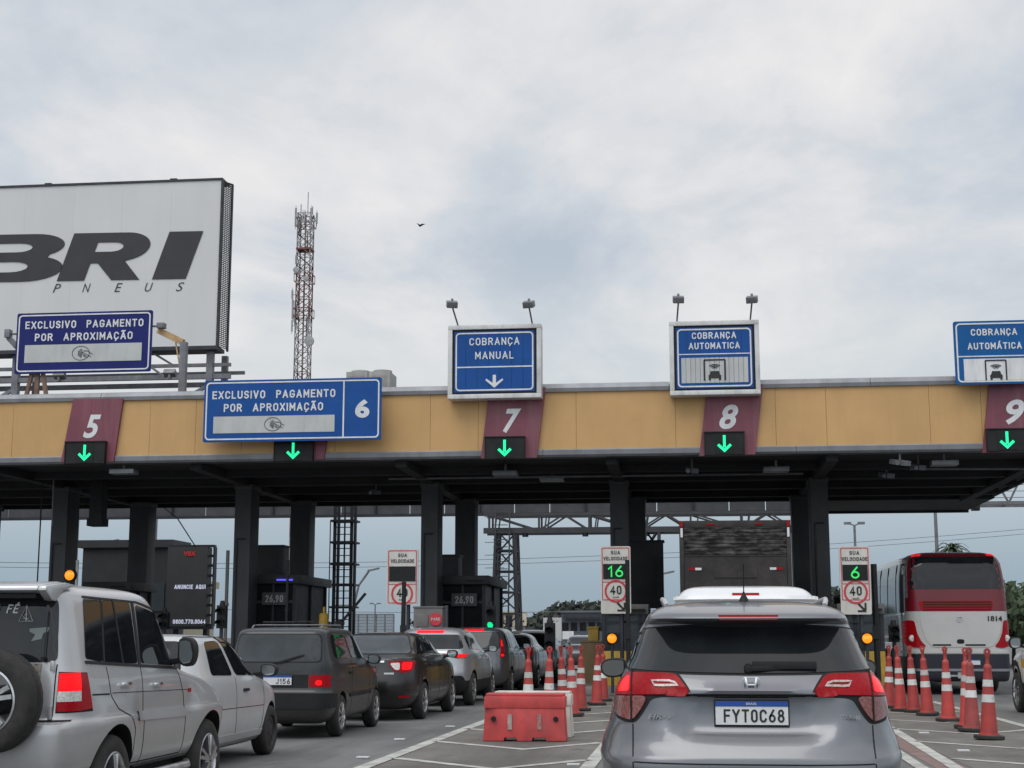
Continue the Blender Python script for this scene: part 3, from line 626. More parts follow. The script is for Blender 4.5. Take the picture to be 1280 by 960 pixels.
# lane 8 sign
t, mb, x0, z0, x1, z1, y = sign_board('overhead_sign', (836, 402), (951, 492), 35.55, 'white framed blue sign with a car symbol over lane 8', .42, frame=True)
hh = z1 - z0; zz = z0 + hh * .56
mb.b2((x0 + .04, y - .007, zz - .012), (x1 - .04, y, zz + .012)); mb.build('border', M['sign_white'], t)
road_text('lettering', [('COBRANÇA', (0, y - .002, z0 + hh * .865), .16, 1.06, .17), ('AUTOMATICA', (0, y - .002, z0 + hh * .695), .16, 1.22, .17)], M['sign_white'], t)
mb = MB()
for i in range(14): mb.b2((-.80 + i * 1.6 / 14 + .004, y - .009, z0 + .13), (-.80 + (i + 1) * 1.6 / 14 - .004, y - .001, z0 + hh * .5))
mb.build('slatted_panel', M['sign_grey'], t)
mb = MB(); car_icon(mb, (0, y - .0095, z0 + .13 + (hh * .5 - .13) / 2), .25); mb.build('symbol', M['ink'], t)
flood(t, 848, 377, P(846, 402, 35.55).x - t.location.x, z1 + .16, .1); flood(t, 940, 377, P(938, 402, 35.55).x - t.location.x, z1 + .16, -.2)
# lane 9 sign
t, mb, x0, z0, x1, z1, y = sign_board('overhead_sign', (1191, 402), (1297, 479), 35.6, 'unframed blue sign with a car symbol above the bus lane, rightmost of the signs', blue='blue_new')
hh = z1 - z0; zz = z0 + hh * .44
mb.b2((x0 + .06, y - .007, zz - .014), (x1 - .06, y, zz + .014)); mb.build('border', M['sign_white'], t)
road_text('lettering', [('COBRANÇA', (0, y - .002, z0 + hh * .82), .16, 1.06, .17), ('AUTOMÁTICA', (0, y - .002, z0 + hh * .60), .16, 1.24, .17)], M['sign_white'], t)
mb = MB(); mb.b2((x0 + .2, y - .008, z0 + .09), (x1 - .2, y - .001, z0 + hh * .4)); mb.build('blank_panel', M['sign_white'], t)
mb = MB(); car_icon(mb, (0, y - .0095, z0 + .33), .235); mb.build('symbol', M['ink'], t)

# ------------------------------------------------------------------ speed displays
def speed_sign(px, pyt, pxe, pyb, Y, txt, label, arrow=True):
    a, b = P(px, pyt, Y), P(pxe, pyb, Y); cx = (a.x + b.x) / 2; hw = (b.x - a.x) / 2; hh = a.z - b.z
    t = empty('speed_sign', (cx, Y, 0), 0, label, 'speed sign', 'your speed signs at the lane entrances')
    zb = b.z
    mb = MB(); mb.prism(rrect(-hw, zb, hw, zb + hh, .04), 0, .06); mb.build('sign_face', M['skin_poster'], t)
    top = zb + hh; lb = zb + (.32 if arrow else .03)
    mb = MB(); ring(mb, rrect(-hw + .03, lb, hw - .03, top - .03, .03), rrect(-hw + .048, lb + .018, hw - .048, top - .048, .02), -.008, -.001)
    zl = top - .86; mb.b2((-hw + .04, -.0075, zl), (hw - .04, -.001, zl + .016))
    c = (lb + zl) / 2
    ring(mb, [(.27 * math.cos(R(i * 10)), c + .27 * math.sin(R(i * 10))) for i in range(36)], [(.225 * math.cos(R(i * 10)), c + .225 * math.sin(R(i * 10))) for i in range(36)], -.010, -.001)
    mb.build('red_border', M['red_ring'], t)
    mb = MB(); mb.b2((-hw + .06, -.02, top - .78), (hw - .06, -.001, top - .42)); d = mb.build('display', M['led_black'], t)
    if txt: road_text('digits', [(txt, (0, -.022, top - .60), .27, .19 if len(txt) == 1 else .36, .13)], M['green_txt'], d)
    it = [('SUA', (0, -.003, top - .15), .085, .22, .17), ('VELOCIDADE', (0, -.003, top - .29), .085, .58, .17), ('40', (0, -.003, c + .03), .21, .27, .17)]
    road_text('lettering', it, M['ink'], t); letters('small_lettering', [('km/h', (0, -.008, c - .14), .045, .14, .0)], M['ink'], t)
    if arrow:
        mb = MB(); z = zb + .16; x = .12
        flat(mb, (x - .09, z + .10), (x + .06, z - .06), .05, -.008, -.001); flat(mb, (x - .09, z - .085), (x + .1, z - .085), .045, -.008, -.001); flat(mb, (x + .085, z - .06), (x + .085, z + .1), .045, -.008, -.001)
        mb.build('arrow', M['ink'], t)
    mb = MB(); mb.cyl((hw * .35, .12, 0), (hw * .35, .12, top - .3), .05); mb.box((hw * .35, .09, zb + .3), (.3, .06, .06)); mb.build('post', M['dark_steel'], t)
    return t
speed_sign(484, 686.5, 522, 755.5, 36, '', 'speed sign with a blank display, leftmost of three', False)
speed_sign(750.5, 683, 789, 767, 36, '16', 'speed sign showing a green 16 left of the dark truck')
speed_sign(1048.5, 683, 1090, 768, 35, '6', 'speed sign showing a green 6 left of the red and white bus')
def thin_post(px, py0, py1, Y, label, r=.05, m='black'):
    a, b = P(px, py0, Y), P(px, py1, Y)
    mb = MB(); mb.cyl((0, 0, 0), (0, 0, a.z), r, None, 10); mb.cyl((0, 0, 0), (0, 0, .08), r * 2.2, None, 12); mb.box((0, -r, 1.5), (r * 2.6, .04, .3))
    o = mb.build('marker_post', M[m], loc=(a.x, Y, 0)); tag(o, label, 'post', 'thin posts before the speed signs'); return o
thin_post(505, 727, 800, 33, 'black post standing in front of the blank speed sign'); thin_post(784, 700, 800, 33.5, 'dark post standing in front of the speed sign reading 16')
thin_post(1092, 705, 850, 35.4, 'dark post at the right edge of the speed sign reading 6', .07)
def amber(px, py, Y, label, r=.11, ph=None):
    c = P(px, py, Y)
    t = empty('warning_lamp', (c.x, Y, 0), 0, label, 'warning lamp', 'round amber warning lamps')
    mb = MB(); mb.cyl((0, .05, 0.1), (0, .05, c.z), .035, None, 10); mb.build('post', M['dark_steel'], t)
    mb = MB(); mb.cyl((0, -.01, c.z), (0, .12, c.z), r * 1.28, None, 24); mb.b2((-r, -.1, c.z + r * 1.05), (r, 0.02, c.z + r * 1.2)); mb.box((-.08, .1, c.z - r * 1.6), (.2, .14, .18)); mb.build('housing', M['black'], t, bevel=.01)
    mb = MB(); mb.lathe([(0.001, -.06), (r * .5, -.052), (r * .85, -.03), (r, -.011)], 'Y', (0, 0, c.z), 24); mb.build('lens', M['orange_lit'], t, smooth=True)
amber(87, 719, 37.5, 'lit amber lamp by the column above the silver four by four', .13)
amber(765, 798, 35.6, 'lit amber lamp by the booth at the mirror of the grey car', .11)
amber(1084, 798, 34.6, 'lit amber lamp under the speed sign reading 6', .11)
# ------------------------------------------------------------------ booths, lane equipment
def booth(x, y0, y1, wd, top, label, price=None, base='booth', body='booth', z0=.2, sill=1.15, ov=.12):
    t = empty('toll_booth', (x, y0, 0), 0, label, 'toll booth', 'toll booths on the islands')
    h = wd / 2; D = y1 - y0
    mb = MB(); mb.b2((-h, 0, z0), (h, D, sill)); mb.build('base', M[base], t, bevel=.02)
    for q in (-h + .05, h - .05):
        for r in (.05, D * .5, D - .05): mb = MB(); mb.b2((q - .045, r - .045, sill), (q + .045, r + .045, top - .25)); mb.build('window_post', M['dark_steel'], t)
    mb = MB()
    mb.b2((-h + .02, .02, sill + (top - sill) * .60), (h - .02, .05, sill + (top - sill) * .64)); mb.b2((-.03, .02, sill), (.03, .06, top - .25))
    mb.build('window_frame', M['dark_steel'], t)
    mb = MB(); mb.b2((-h + .06, .06, sill + .001), (h - .06, D - .06, top - .251)); mb.build('glazing', M['glass2'] if body != 'booth' else M['booth_glass'], t)
    mb = MB(); mb.b2((-h - ov, -ov, top - .25), (h + ov, D + ov, top)); mb.build('roof', M[body], t, bevel=.02)
    if price:
        mb = MB(); mb.b2((h * .1 - .36, -.10, top - .85), (h * .1 + .36, -.03, top - .5)); ps = mb.build('price_sign', M['screen'], t)
        road_text('lettering', [(price, (h * .1, -.102, top - .675), .2, .52, .16)], M['sign_grey'], ps)
    mb = MB(); mb.b2((h * .2, -.05, top - .17), (h * .9, -.152, top - .12)); return t, mb
ax = [-17.6, -12.3, -7.0, -1.8, 3.9]
t, mb = booth(-17.05, 42.6, 44.6, 1.25, 3.0, 'large dark booth between the left columns above the silver four by four roof'); mb.build('light_bar', M['black'], t)
t, mb = booth(-11.85, 41.9, 45.6, 1.35, 3.15, 'dark toll booth with a price sign and a blue light behind the white car', '26,90')
mb.build('light_bar', mat('blue_light', (0.05, 0.05, 0.6), emis=(0.12, 0.1, 1.0), emis_s=1.0), t)
t, mb = booth(-6.35, 41.8, 45.8, 1.3, 3.1, 'dark toll booth with a price sign behind the silver crossover', '26,90'); mb.build('light_bar', M['black'], t)
t, mb = booth(-1.62, 37.6, 39.6, 1.15, 2.2, 'grey glazed toll booth with yellow base left of the grey car', None, 'yellow', 'booth_grey', .2, 1.05, .02); mb.build('light_bar', M['black'], t)
t, mb = booth(4.15, 37.6, 39.6, 1.1, 2.2, 'grey glazed toll booth with yellow base between the grey car and the bus', None, 'yellow', 'booth_grey', .2, 1.05, .02); mb.build('light_bar', M['black'], t)
t, mb = booth(-22.2, 41.5, 45, 1.6, 2.9, 'dark toll booth at the left edge of the plaza'); mb.build('light_bar', M['black'], t)
a_ = P(243, 684, 52)
mb = MB(); mb.tube([(0, 0, a_.z + .08), (.02, -2, a_.z + .9), (.06, -4, 5.8)], .02); o = mb.build('hanging_cable', M['black'], loc=(a_.x, 52, 0)); tag(o, 'thin black cable running down to the top of the advertising screen', 'cable')
# roof-mounted dark boxes / cabinets under the canopy
for px, Y, wd, hh, py, lab in ((336, 42.6, .8, .9, 722, 'dark equipment cabinet on top of the booth behind the white car'), (562, 42.6, .5, .75, 728, 'dark camera cabinet on top of the booth behind the silver crossover'), (806, 43.5, 1.1, 1.9, 760, 'tall black cabinet beside the column right of the speed sign 16')):
    p = P(px, py, Y)
    mb = MB(); mb.b2((-wd / 2, 0, 0), (wd / 2, .7, hh)); mb.b2((-wd / 2 - .04, -.04, hh), (wd / 2 + .04, .74, hh + .05)); mb.b2((-wd * .3, -.02, hh * .2), (wd * .3, -.001, hh * .8)); mb.b2((-.05, .2, -.5), (.05, .3, 0))
    o = mb.build('equipment_cabinet', M['booth'], bevel=.015, loc=(p.x, Y, p.z)); tag(o, lab, 'cabinet')
# yellow pillar and tan wall at the 7/8 island
p0, p1 = P(735, 786, 40), P(748, 786, 40)
mb = MB(); mb.b2((p0.x, 0, .2), (p1.x, .5, p0.z)); mb.b2((p0.x - .02, -.02, p0.z), (p1.x + .02, .52, p0.z + .06)); mb.bm.verts.ensure_lookup_table(); bmesh.ops.translate(mb.bm, verts=mb.bm.verts, vec=(-p0.x, 0, 0))
o = mb.build('lane_pillar', M['yellow'], bevel=.015, loc=(p0.x, 40, 0)); tag(o, 'yellow pillar on the island left of the grey booth', 'pillar')
mb = MB(); mb.b2((0, 0, .1), (1.3, .3, 1.25)); mb.b2((-.02, -.02, 1.25), (1.32, .32, 1.3)); mb.b2((-.02, -.03, .1), (1.32, -.001, .22))
M['tan'] = mat('tan_painted_concrete', (0.24, 0.165, 0.085), 0.8, var=0.15, scale=3, dirt=(0.1, 0.08, 0.06), dirt_amt=.6, dirt_scale=(2, 2, 2))
p = P(726, 812, 39.6); o = mb.build('crash_block', M['tan'], bevel=.02, loc=(p.x, 39.6, 0)); tag(o, 'tan concrete crash block behind the left cones', 'crash block')
# gray control box with round PARE sign
a, b = P(517, 760, 35.8), P(553, 783, 35.8)
t = empty('control_box', ((a.x + b.x) / 2, 35.8, .2), 0, 'grey control box with a red stop sign behind the black sedan', 'control box')
mb = MB(); hw = (b.x - a.x) / 2; mb.b2((-hw, 0, 0), (hw, .5, a.z - .2)); mb.b2((-hw - .02, -.02, a.z - .2), (hw + .02, .52, a.z - .16)); mb.box((-hw * .4, -.01, a.z - .5), (.3, .03, .3)); mb.build('cabinet', M['booth_grey'], t, bevel=.02)
c = P(545, 774, 35.8); oc = [(c.x - t.location.x + .16 * math.cos(R(22.5 + 45 * i)), c.z - .2 + .16 * math.sin(R(22.5 + 45 * i))) for i in range(8)]
mb = MB(); mb.prism(oc, -.06, -.03); s = mb.build('stop_sign', M['red_ring'], t)
road_text('lettering', [('PARE', (c.x - t.location.x, -.062, c.z - .2), .07, .22, .18)], M['sign_grey'], s)
# barrier arms, raised
def arm(x, Y, z0, x1, z1, label, post_h, m='black'):
    t = empty('barrier_gate', (x, Y, .2), 0, label, 'barrier gate', 'raised barrier gates')
    mb = MB(); mb.b2((-.16, -.16, 0), (.16, .16, .85)); mb.b2((-.18, -.18, .85), (.18, .18, .93)); mb.b2((-.1, -.17, .3), (.1, -.161, .7)); mb.build('gate_housing', M['yellow'], t, bevel=.02)
    mb = MB(); mb.bar((0, -.2, z0), (x1, -.2, z1), .08, .06); mb.cyl((0, -.24, z0), (0, -.15, z0), .1); mb.box((x1 * .2 * -.3, -.2, z0 - (z1 - z0) * .06), (.2, .1, .2)); mb.build('arm', M[m], t)
a, b = P(428, 779, 39), P(459, 742, 39)
arm(a.x, 39, a.z - .2, b.x - a.x, b.z - .2, 'raised black barrier arm above the dark wagon roof', 1)
a, b = P(504, 800, 38), P(506, 724, 38)
arm(a.x, 38, 1.0, .03, b.z - .3, 'upright black barrier arm behind the speed sign without digits', 1)
# yellow bollard
a = P(405, 768, 39.5)
mb = MB(); mb.cyl((0, 0, .2), (0, 0, a.z), .13, None, 16); mb.cyl((0, 0, a.z), (0, 0, a.z + .2), .035, None, 8); mb.cyl((0, 0, a.z * .6), (0, 0, a.z * .62), .14, None, 16)
mb.lathe([(.13, a.z), (.1, a.z + .03), (.02, a.z + .04)], n=16); o = mb.build('bollard', M['yellow'], smooth=True, loc=(a.x, 39.5, 0)); tag(o, 'yellow bollard behind the roof of the dark wagon', 'bollard')
# traffic signals seen on the islands
def signal(px, py, Y, hh, label, lit=False, nl=2, hw=.115):
    c = P(px, py, Y); t = empty('traffic_signal', (c.x, Y, .1), 0, label, 'traffic signal', 'small lane traffic signals')
    zc = c.z - .1
    mb = MB(); mb.cyl((0, .08, 0), (0, .08, zc + hh * .3), .05, None, 10); mb.build('post', M['dark_steel'], t)
    mb = MB(); mb.b2((-hw, 0, zc - hh / 2), (hw, .2, zc + hh / 2)); mb.cyl((0, .1, zc + hh / 2), (0, .1, zc + hh / 2 + .12), .08, .05, 10)
    for k in range(nl):
        z = zc + hh / 2 - hh * (k + .5) / nl
        for i in range(8):
            a0, a1 = R(-10 + 200 * i / 8), R(-10 + 200 * (i + 1) / 8); r = hw * .85
            mb._add([(r * math.cos(a0), 0, z + r * math.sin(a0)), (r * math.cos(a1), 0, z + r * math.sin(a1)), (r * math.cos(a1), -.2, z + r * math.sin(a1) - .03), (r * math.cos(a0), -.2, z + r * math.sin(a0) - .03)], [(0, 1, 2, 3), (3, 2, 1, 0)])
            if i % 2 == 0: mb.bar((r * math.cos(a0), 0, z + r * math.sin(a0)), (r * math.cos(a0), -.2, z + r * math.sin(a0) - .03), .02)
    mb.build('signal_head', M['black'], t, bevel=0)
    for k in range(nl):
        z = zc + hh / 2 - hh * (k + .5) / nl
        mb = MB(); mb.lathe([(.001, -.035), (hw * .4, -.03), (hw * .7, -.002)], 'Y', (0, 0, z), 20)
        mb.build('signal_lens', M['green_led'] if (lit and k == nl - 1) else M['led_black'], t, smooth=True)
signal(613, 773, 37.5, .62, 'small traffic signal with green light lit behind the silver crossover', True)
signal(687, 796, 34, .62, 'black traffic signal standing right of the black SUV'); signal(276, 771, 37.2, .58, 'black traffic signal right of the advertising screen')
signal(204, 776, 39.0, .45, 'small black traffic signal left of the advertising screen'); signal(1118, 792, 36.8, .4, 'black traffic signal on the island left of the bus')
# black cabinets hanging by columns and white post
for px, y0, y1, Y, r, m, lab in ((97, 700, 800, 40.4, .045, 'frame_white', 'thin white pole beside the left front column'), (558, 757, 800, 39.5, .05, 'galv', 'grey pole beside the front column behind the silver crossover'), (360, 700, 800, 40.2, .04, 'dark_steel', 'dark pole beside the rear column behind the dark wagon'), (285, 688, 790, 39, .05, 'booth_grey', 'grey pole between the advertising screen and the second column'), (51, 645, 780, 39, .02, 'black', 'thin black cable hanging left of the first column')):
    a = P(px, y0, Y); mb = MB(); mb.cyl((0, 0, .15), (0, 0, a.z if px != 51 else 5.7), r, None, 8); mb.cyl((0, 0, .15), (0, 0, .25), r * 2.5, None, 8); mb.cyl((0, 0, a.z * .6), (0, 0, a.z * .62), r * 1.4, None, 8)
    o = mb.build('slim_pole' if px != 51 else 'hanging_cable', M[m], loc=(a.x, Y, 0)); tag(o, lab, 'pole' if px != 51 else 'cable')

# ------------------------------------------------------------------ advertising screen, gantry, lattice towers
a, b = P(210, 684, 52), P(264, 783, 52)
t = empty('advertising_screen', ((a.x + b.x) / 2, 52, 0), 0, 'tall dark advertising screen reading ANUNCIE AQUI between two columns', 'screen')
hw = (b.x - a.x) / 2; sw = (P(259, 700, 52).x - a.x) / 2
mb = MB(); mb.b2((-hw, 0, b.z), (-hw + 2 * sw, .3, a.z)); mb.build('display', M['screen'], t)
mb = MB(); mb.b2((-hw - .03, .02, a.z), (hw, .32, a.z + .08)); mb.b2((-hw - .03, .02, b.z - .1), (hw, .3, b.z)); mb.b2((hw - .05, .1, b.z), (hw, .4, a.z))
for k in range(8): mb.b2((hw - .2, .15, b.z + k * (a.z - b.z) / 8), (hw - .05, .35, b.z + k * (a.z - b.z) / 8 + .09))
mb.b2((-hw + .2, .3, 0), (-hw + .4, .6, a.z)); mb.b2((hw - .4, .3, 0), (hw - .25, .6, a.z)); mb.build('screen_frame', M['dark_steel'], t)
c1, c2, c3 = P(237, 692, 51.95), P(237, 733.5, 51.95), P(236, 777, 51.95)
road_text('lettering', [('ANUNCIE AQUI', (c2.x - t.location.x, -.01, c2.z), .15, 1.15, .17), ('0800.770.0064', (c3.x - t.location.x, -.01, c3.z), .15, 1.2, .17)], M['led_white'], t)
letters('red_lettering', [('VBX', (c1.x - t.location.x, -.03, c1.z), .16, .45, .02)], M['led_red'], t)
# gantry: ribbed grey back panels + truss below + legs
YG = 53.0
z = lambda py, Y=YG: P(640, py, Y).z
zt, zm, zl0, zl1 = 6.30, 5.74, 5.55, 5.08
gx0, gx1 = P(-30, 640, YG).x, P(992, 640, YG).x
t = empty('road_gantry', (gx1, YG, 0), 0, 'grey steel gantry truss crossing the road behind the toll canopy', 'gantry')
def gb(mb, name, m): bmesh.ops.translate(mb.bm, verts=mb.bm.verts, vec=(-gx1, -YG, 0)); return mb.build(name, m, t)
mb = MB(); x = gx0
while x < gx1: mb.b2((x, YG, zm), (x + 1.24, YG + .05, zt)); x += 1.27
gb(mb, 'panel', M['gantry_grey'])
mb = MB(); x = gx0; mb.b2((gx0, YG - .12, zm - .06), (gx1, YG - .02, zm + .04)); mb.b2((gx0, YG - .1, zt), (gx1, YG + .05, zt + .08))
while x < gx1: mb.b2((x - .04, YG - .1, zm + .04), (x + .03, YG - .002, zt)); x += 1.27 * 3
gb(mb, 'rail', M['dark_steel'])
tx0 = P(612, 650, YG).x; tx1 = P(992, 650, YG).x
mb = MB(); zz0, zz1 = P(700, 663, YG).z, P(700, 643, YG).z
for dy in (-.1, .9):
    mb.bar((tx0 - .2, YG + dy, zz0), (tx1, YG + dy, zz0), .13, .20); mb.bar((tx0 - .2, YG + dy, zz1), (tx1, YG + dy, zz1), .10, .10)
    n = 6
    for i in range(n):
        xa = tx0 + (tx1 - tx0) * i / n; xb = tx0 + (tx1 - tx0) * (i + 1) / n
        mb.bar((xa, YG + dy, zz0), (xa, YG + dy, zz1), .07); mb.bar((xa + .2, YG + dy, zz0), (xa + .28, YG + dy, zz1), .05)
        if i % 2: mb.bar((xa, YG + dy, zz0), ((xa + xb) / 2, YG + dy, zz1), .06); mb.bar((xb, YG + dy, zz0), ((xa + xb) / 2, YG + dy, zz1), .06)
        else: mb.bar((xa, YG + dy, zz1), (xb, YG + dy, zz0), .06)
gb(mb, 'truss', M['gantry_grey'])
for i in range(5):
    xx = tx0 + (tx1 - tx0) * (i + .6) / 5
    mb = MB(); mb.b2((xx - .1, YG - .1, zz0 - .22), (xx + .1, YG + .1, zz0 - .1)); mb.cyl((xx, YG - .2, zz0 - .17), (xx, YG - .1, zz0 - .17), .06); gb(mb, 'camera', M['dark_steel'])
def lattice(mb, x0, x1, y0, y1, z0, z1, n, t1=.09, t2=.05, taper=0.0, cross=True, ladder=False):
    for k in range(n + 1):
        f = k / n; zz = z0 + (z1 - z0) * f; o = taper * (1 - f)
        c = [(x0 - o, y0 - o), (x1 + o, y0 - o), (x1 + o, y1 + o), (x0 - o, y1 + o)]
        for i in range(4): mb.bar((*c[i], zz), (*c[(i + 1) % 4], zz), t2)
        if k < n:
            f2 = (k + 1) / n; z2 = z0 + (z1 - z0) * f2; o2 = taper * (1 - f2)
            d = [(x0 - o2, y0 - o2), (x1 + o2, y0 - o2), (x1 + o2, y1 + o2), (x0 - o2, y1 + o2)]
            for i in range(4):
                mb.bar((*c[i], zz), (*d[i], z2), t1)
                if cross:
                    j = (i + 1) % 4
                    if (k + i) % 2: mb.bar((*c[i], zz), (*d[j], z2), t2)
                    else: mb.bar((*c[j], zz), (*d[i], z2), t2)
                    if cross == 2: mb.bar((*c[i], zz), (*d[j], z2), t2); mb.bar((*c[j], zz), (*d[i], z2), t2)
def leg(pxa, pxb, name_label, cross, taper, lad, ytop=662):
    a, b = P(pxa, 700, YG), P(pxb, 700, YG)
    mb = MB(); lattice(mb, a.x, b.x, YG - .1, YG + .8, 0, P(640, ytop, YG).z, 7, .11, .055, taper, cross)
    if lad:
        for k in range(22): mb.bar((a.x - .1, YG - .25, .4 + k * .26), (a.x + .42, YG - .25, .4 + k * .26), .03)
        mb.bar((a.x - .1, YG - .25, .2), (a.x + .0, YG - .25, 6.2), .05); mb.bar((a.x + .42, YG - .25, .2), (a.x + .5, YG - .25, 6.2), .05)
        for k in range(9): mb.bar((a.x - .35, YG - .6, 2 + k * .45), (a.x + .35, YG - .7, 2 + k * .45), .02)
    o = gb(mb, 'gantry_leg', M['gantry_grey'])
leg(621, 643, '', True, .18, True); leg(806, 824, '', 2, 0, False)
# dark ladder tower with cages
a, b = P(418, 700, 50), P(439, 700, 50); zz = P(640, 634, 50).z
t = empty('ladder_tower', ((a.x + b.x) / 2, 50, 0), 0, 'narrow dark ladder tower with ring platforms between the second and third columns', 'ladder tower')
hw = (b.x - a.x) / 2
mb = MB()
for x in (-hw, hw, .05): mb.bar((x, 0, 0), (x, 0, 6.6), .10 if x != .05 else .05)
for x in (-hw, hw): mb.bar((x, .55, 0), (x, .55, 6.6), .09)
for k in range(26): mb.bar((-hw, .0, .3 + k * .24), (hw, .0, .3 + k * .24), .03)
mb.build('ladder', M['dark_steel'], t)
mb = MB()
for py in (651, 678, 705, 731, 759):
    q = P(428, py, 50).z
    mb.bar((-hw - .12, -.1, q), (hw + .12, -.1, q), .08, .07); mb.bar((-hw - .12, .65, q), (hw + .12, .65, q), .06); mb.bar((-hw - .12, -.1, q), (-hw - .12, .65, q), .06); mb.bar((hw + .12, -.1, q), (hw + .12, .65, q), .06)
for x in (-hw - .14, hw + .14): mb.bar((x, -.1, 2.0), (x, -.1, P(428, 651, 50).z), .03)
mb.build('platform_rings', M['dark_steel'], t)
# right-hand far gantry seen beyond the canopy end
a, b = P(1215, 629, 60), P(1300, 626, 60)
t = empty('road_gantry', (a.x, 60, 0), 0, 'lattice gantry beam at the right edge beyond the canopy end', 'gantry')
mb = MB(); l_ = 14
for z_ in (a.z, a.z + 1.35):
    for dy in (0, 1.2): mb.bar((0, dy, z_), (l_, dy, z_), .13)
for i in range(10):
    mb.bar((i * 1.4, 0, a.z), (i * 1.4 + .7, 0, a.z + 1.35), .07); mb.bar((i * 1.4 + 1.4, 0, a.z), (i * 1.4 + .7, 0, a.z + 1.35), .07); mb.bar((i * 1.4, 0, a.z), (i * 1.4, 1.2, a.z), .06)
for k in range(5): mb.bar((0, -.1, a.z + .25 * k + .2), (l_, -.1, a.z + .25 * k + .2), .025)
mb.build('truss', M['galv'], t)
mb = MB(); lattice(mb, 12.5, 13.7, 0, 1.2, 0, a.z, 7, .12, .06); mb.build('gantry_leg', M['galv'], t)
mb = MB(); mb.box((.1, -.1, a.z - .15), (.3, .3, .3)); mb.cyl((.1, -.3, a.z - .15), (.1, -.2, a.z - .15), .1); mb.build('camera', M['black'], t)

# ------------------------------------------------------------------ billboard, roof tank, mast
YBB = 60.0
r_, bt = P(277, 225, YBB), P(277, 432, YBB); l_ = P(-260, 240, YBB)
t = empty('billboard', (r_.x, YBB, 0), 0, 'huge pale grey billboard with black slanted lettering rising behind the canopy', 'billboard')
W_ = r_.x - l_.x; z0, z1 = bt.z, r_.z
mb = MB(); n = 9
for i in range(n): mb.b2((-W_ + i * W_ / n + .0015, 0, z0), (-W_ + (i + 1) * W_ / n - .0015, .08, z1))
M['bill'] = mat('billboard_vinyl', (0.60, 0.60, 0.60), 0.55, var=0.03, scale=0.2, dirt=(0.52, 0.52, 0.52), dirt_amt=0.4, dirt_scale=(.8, .8, .1)); mb.build('poster_panel', M['bill'], t)
mb = MB(); mb.b2((-W_ - .1, -.05, z1), (.06, 1.0, z1 + .09)); mb.b2((-W_ - .1, -.08, z0 - .16), (.06, 1.0, z0)); mb.b2((.004, -.05, z0), (.08, .2, z1))
mb.b2((.20, .75, z0 - .1), (.27, .9, z1 + .05)); mb.bar((.08, .5, z1 + .02), (.25, .8, z1 + .02), .06)
for k in range(90):
    zz = z0 + (z1 - z0) * k / 89; mb.bar((.08, .2, zz), (.22, .8, zz), .035)
for q in (.11, .15, .19): mb.bar((q, .3 + (q - .1) * 4, z0), (q, .3 + (q - .1) * 4, z1), .02)
for q in (-2.2, -7.9, -13): mb.box((q, .2, z1 + .14), (.3, .2, .1))
mb.build('billboard_frame', M['dark_steel'], t)
def pxz(px, py): p = P(px, py, YBB - .02); return (p.x - r_.x, p.z)
def curve_letters(splines, name, parent):
    cu = bpy.data.curves.new('c', 'CURVE'); cu.dimensions = '2D'; cu.fill_mode = 'BOTH'; cu.extrude = .012
    for pts in splines:
        s = cu.splines.new('POLY'); s.points.add(len(pts) - 1); s.use_cyclic_u = True
        for p, (x, zv) in zip(s.points, pts): p.co = (x, zv, 0, 1)
    o = bpy.data.objects.new('c', cu); C.objects.link(o); dg = bpy.context.evaluated_depsgraph_get(); dg.update()
    me = bpy.data.meshes.new_from_object(o.evaluated_get(dg)); bpy.data.objects.remove(o)
    for v in me.vertices: v.co = (v.co.x, -.02 + v.co.z, v.co.y)
    me.materials.clear(); me.materials.append(M['ink2']); return link(bpy.data.objects.new(name, me), parent)
M['ink2'] = mat('billboard_black_ink', (0.022, 0.021, 0.024), 0.5, var=0.15, scale=1)
# letter shapes in a unit box: u across, v up, slanted afterwards; each list = outlines (outer, holes)
def arc(cx, cy, rx, ry, a0, a1, n=14): return [(cx + rx * math.cos(R(a0 + (a1 - a0) * i / n)), cy + ry * math.sin(R(a0 + (a1 - a0) * i / n))) for i in range(n + 1)]
Bo = [[(0, 0), (.62, 0)] + arc(.66, .27, .34, .27, -90, 62, 12) + arc(.64, .755, .30, .245, -50, 90, 12) + [(0, 1)],
      [(.32, .62)] + arc(.52, .715, .13, .095, -90, 90, 8) + [(.32, .81)], [(.32, .20)] + arc(.52, .31, .15, .11, -90, 90, 8) + [(.32, .42)]]
Ro = [[(0, 0), (.33, 0), (.33, .36), (.42, .36), (.66, 0), (1.0, 0), (.74, .40)] + arc(.66, .70, .32, .30, -58, 90, 14) + [(0, 1)], [(.33, .60)] + arc(.53, .70, .13, .10, -90, 90, 8) + [(.33, .80)]]
Io = [[(0, 0), (1, 0), (1, 1), (0, 1)]]
sp = []
for shape, (u0, u1, ub) in ((Bo, (-62, 72, 0)), (Ro, (71, 174, 0)), (Io, (190, 232, 0))):
    sp = []
    for o_ in shape:
        # baseline y ~351, cap y ~292 (perspective slope of the poster), slant ~22 px to the right at the top
        sp.append([pxz(u0 + (u1 - u0) * u + 22 * v, 352.5 - .018 * (u0 + (u1 - u0) * u) - 59.5 * v) for u, v in o_])
    curve_letters(sp, 'lettering', t)
pass
its = []
for ch, px in (('P', 71), ('N', 108), ('E', 148), ('U', 186), ('S', 225)):
    c = pxz(px, 361 - .012 * px); its.append((ch, (c[0], -.02, c[1]), .38, .36, -.006, .35))
letters('small_lettering', its, M['ink2'], t)
mb = MB()
for dy in (.4, 2.4):
    for q in (.75, 1.25): mb.bar((-W_, dy, z0 - q), (.55, dy, z0 - q - .0), .20 if q > 1 else .14)
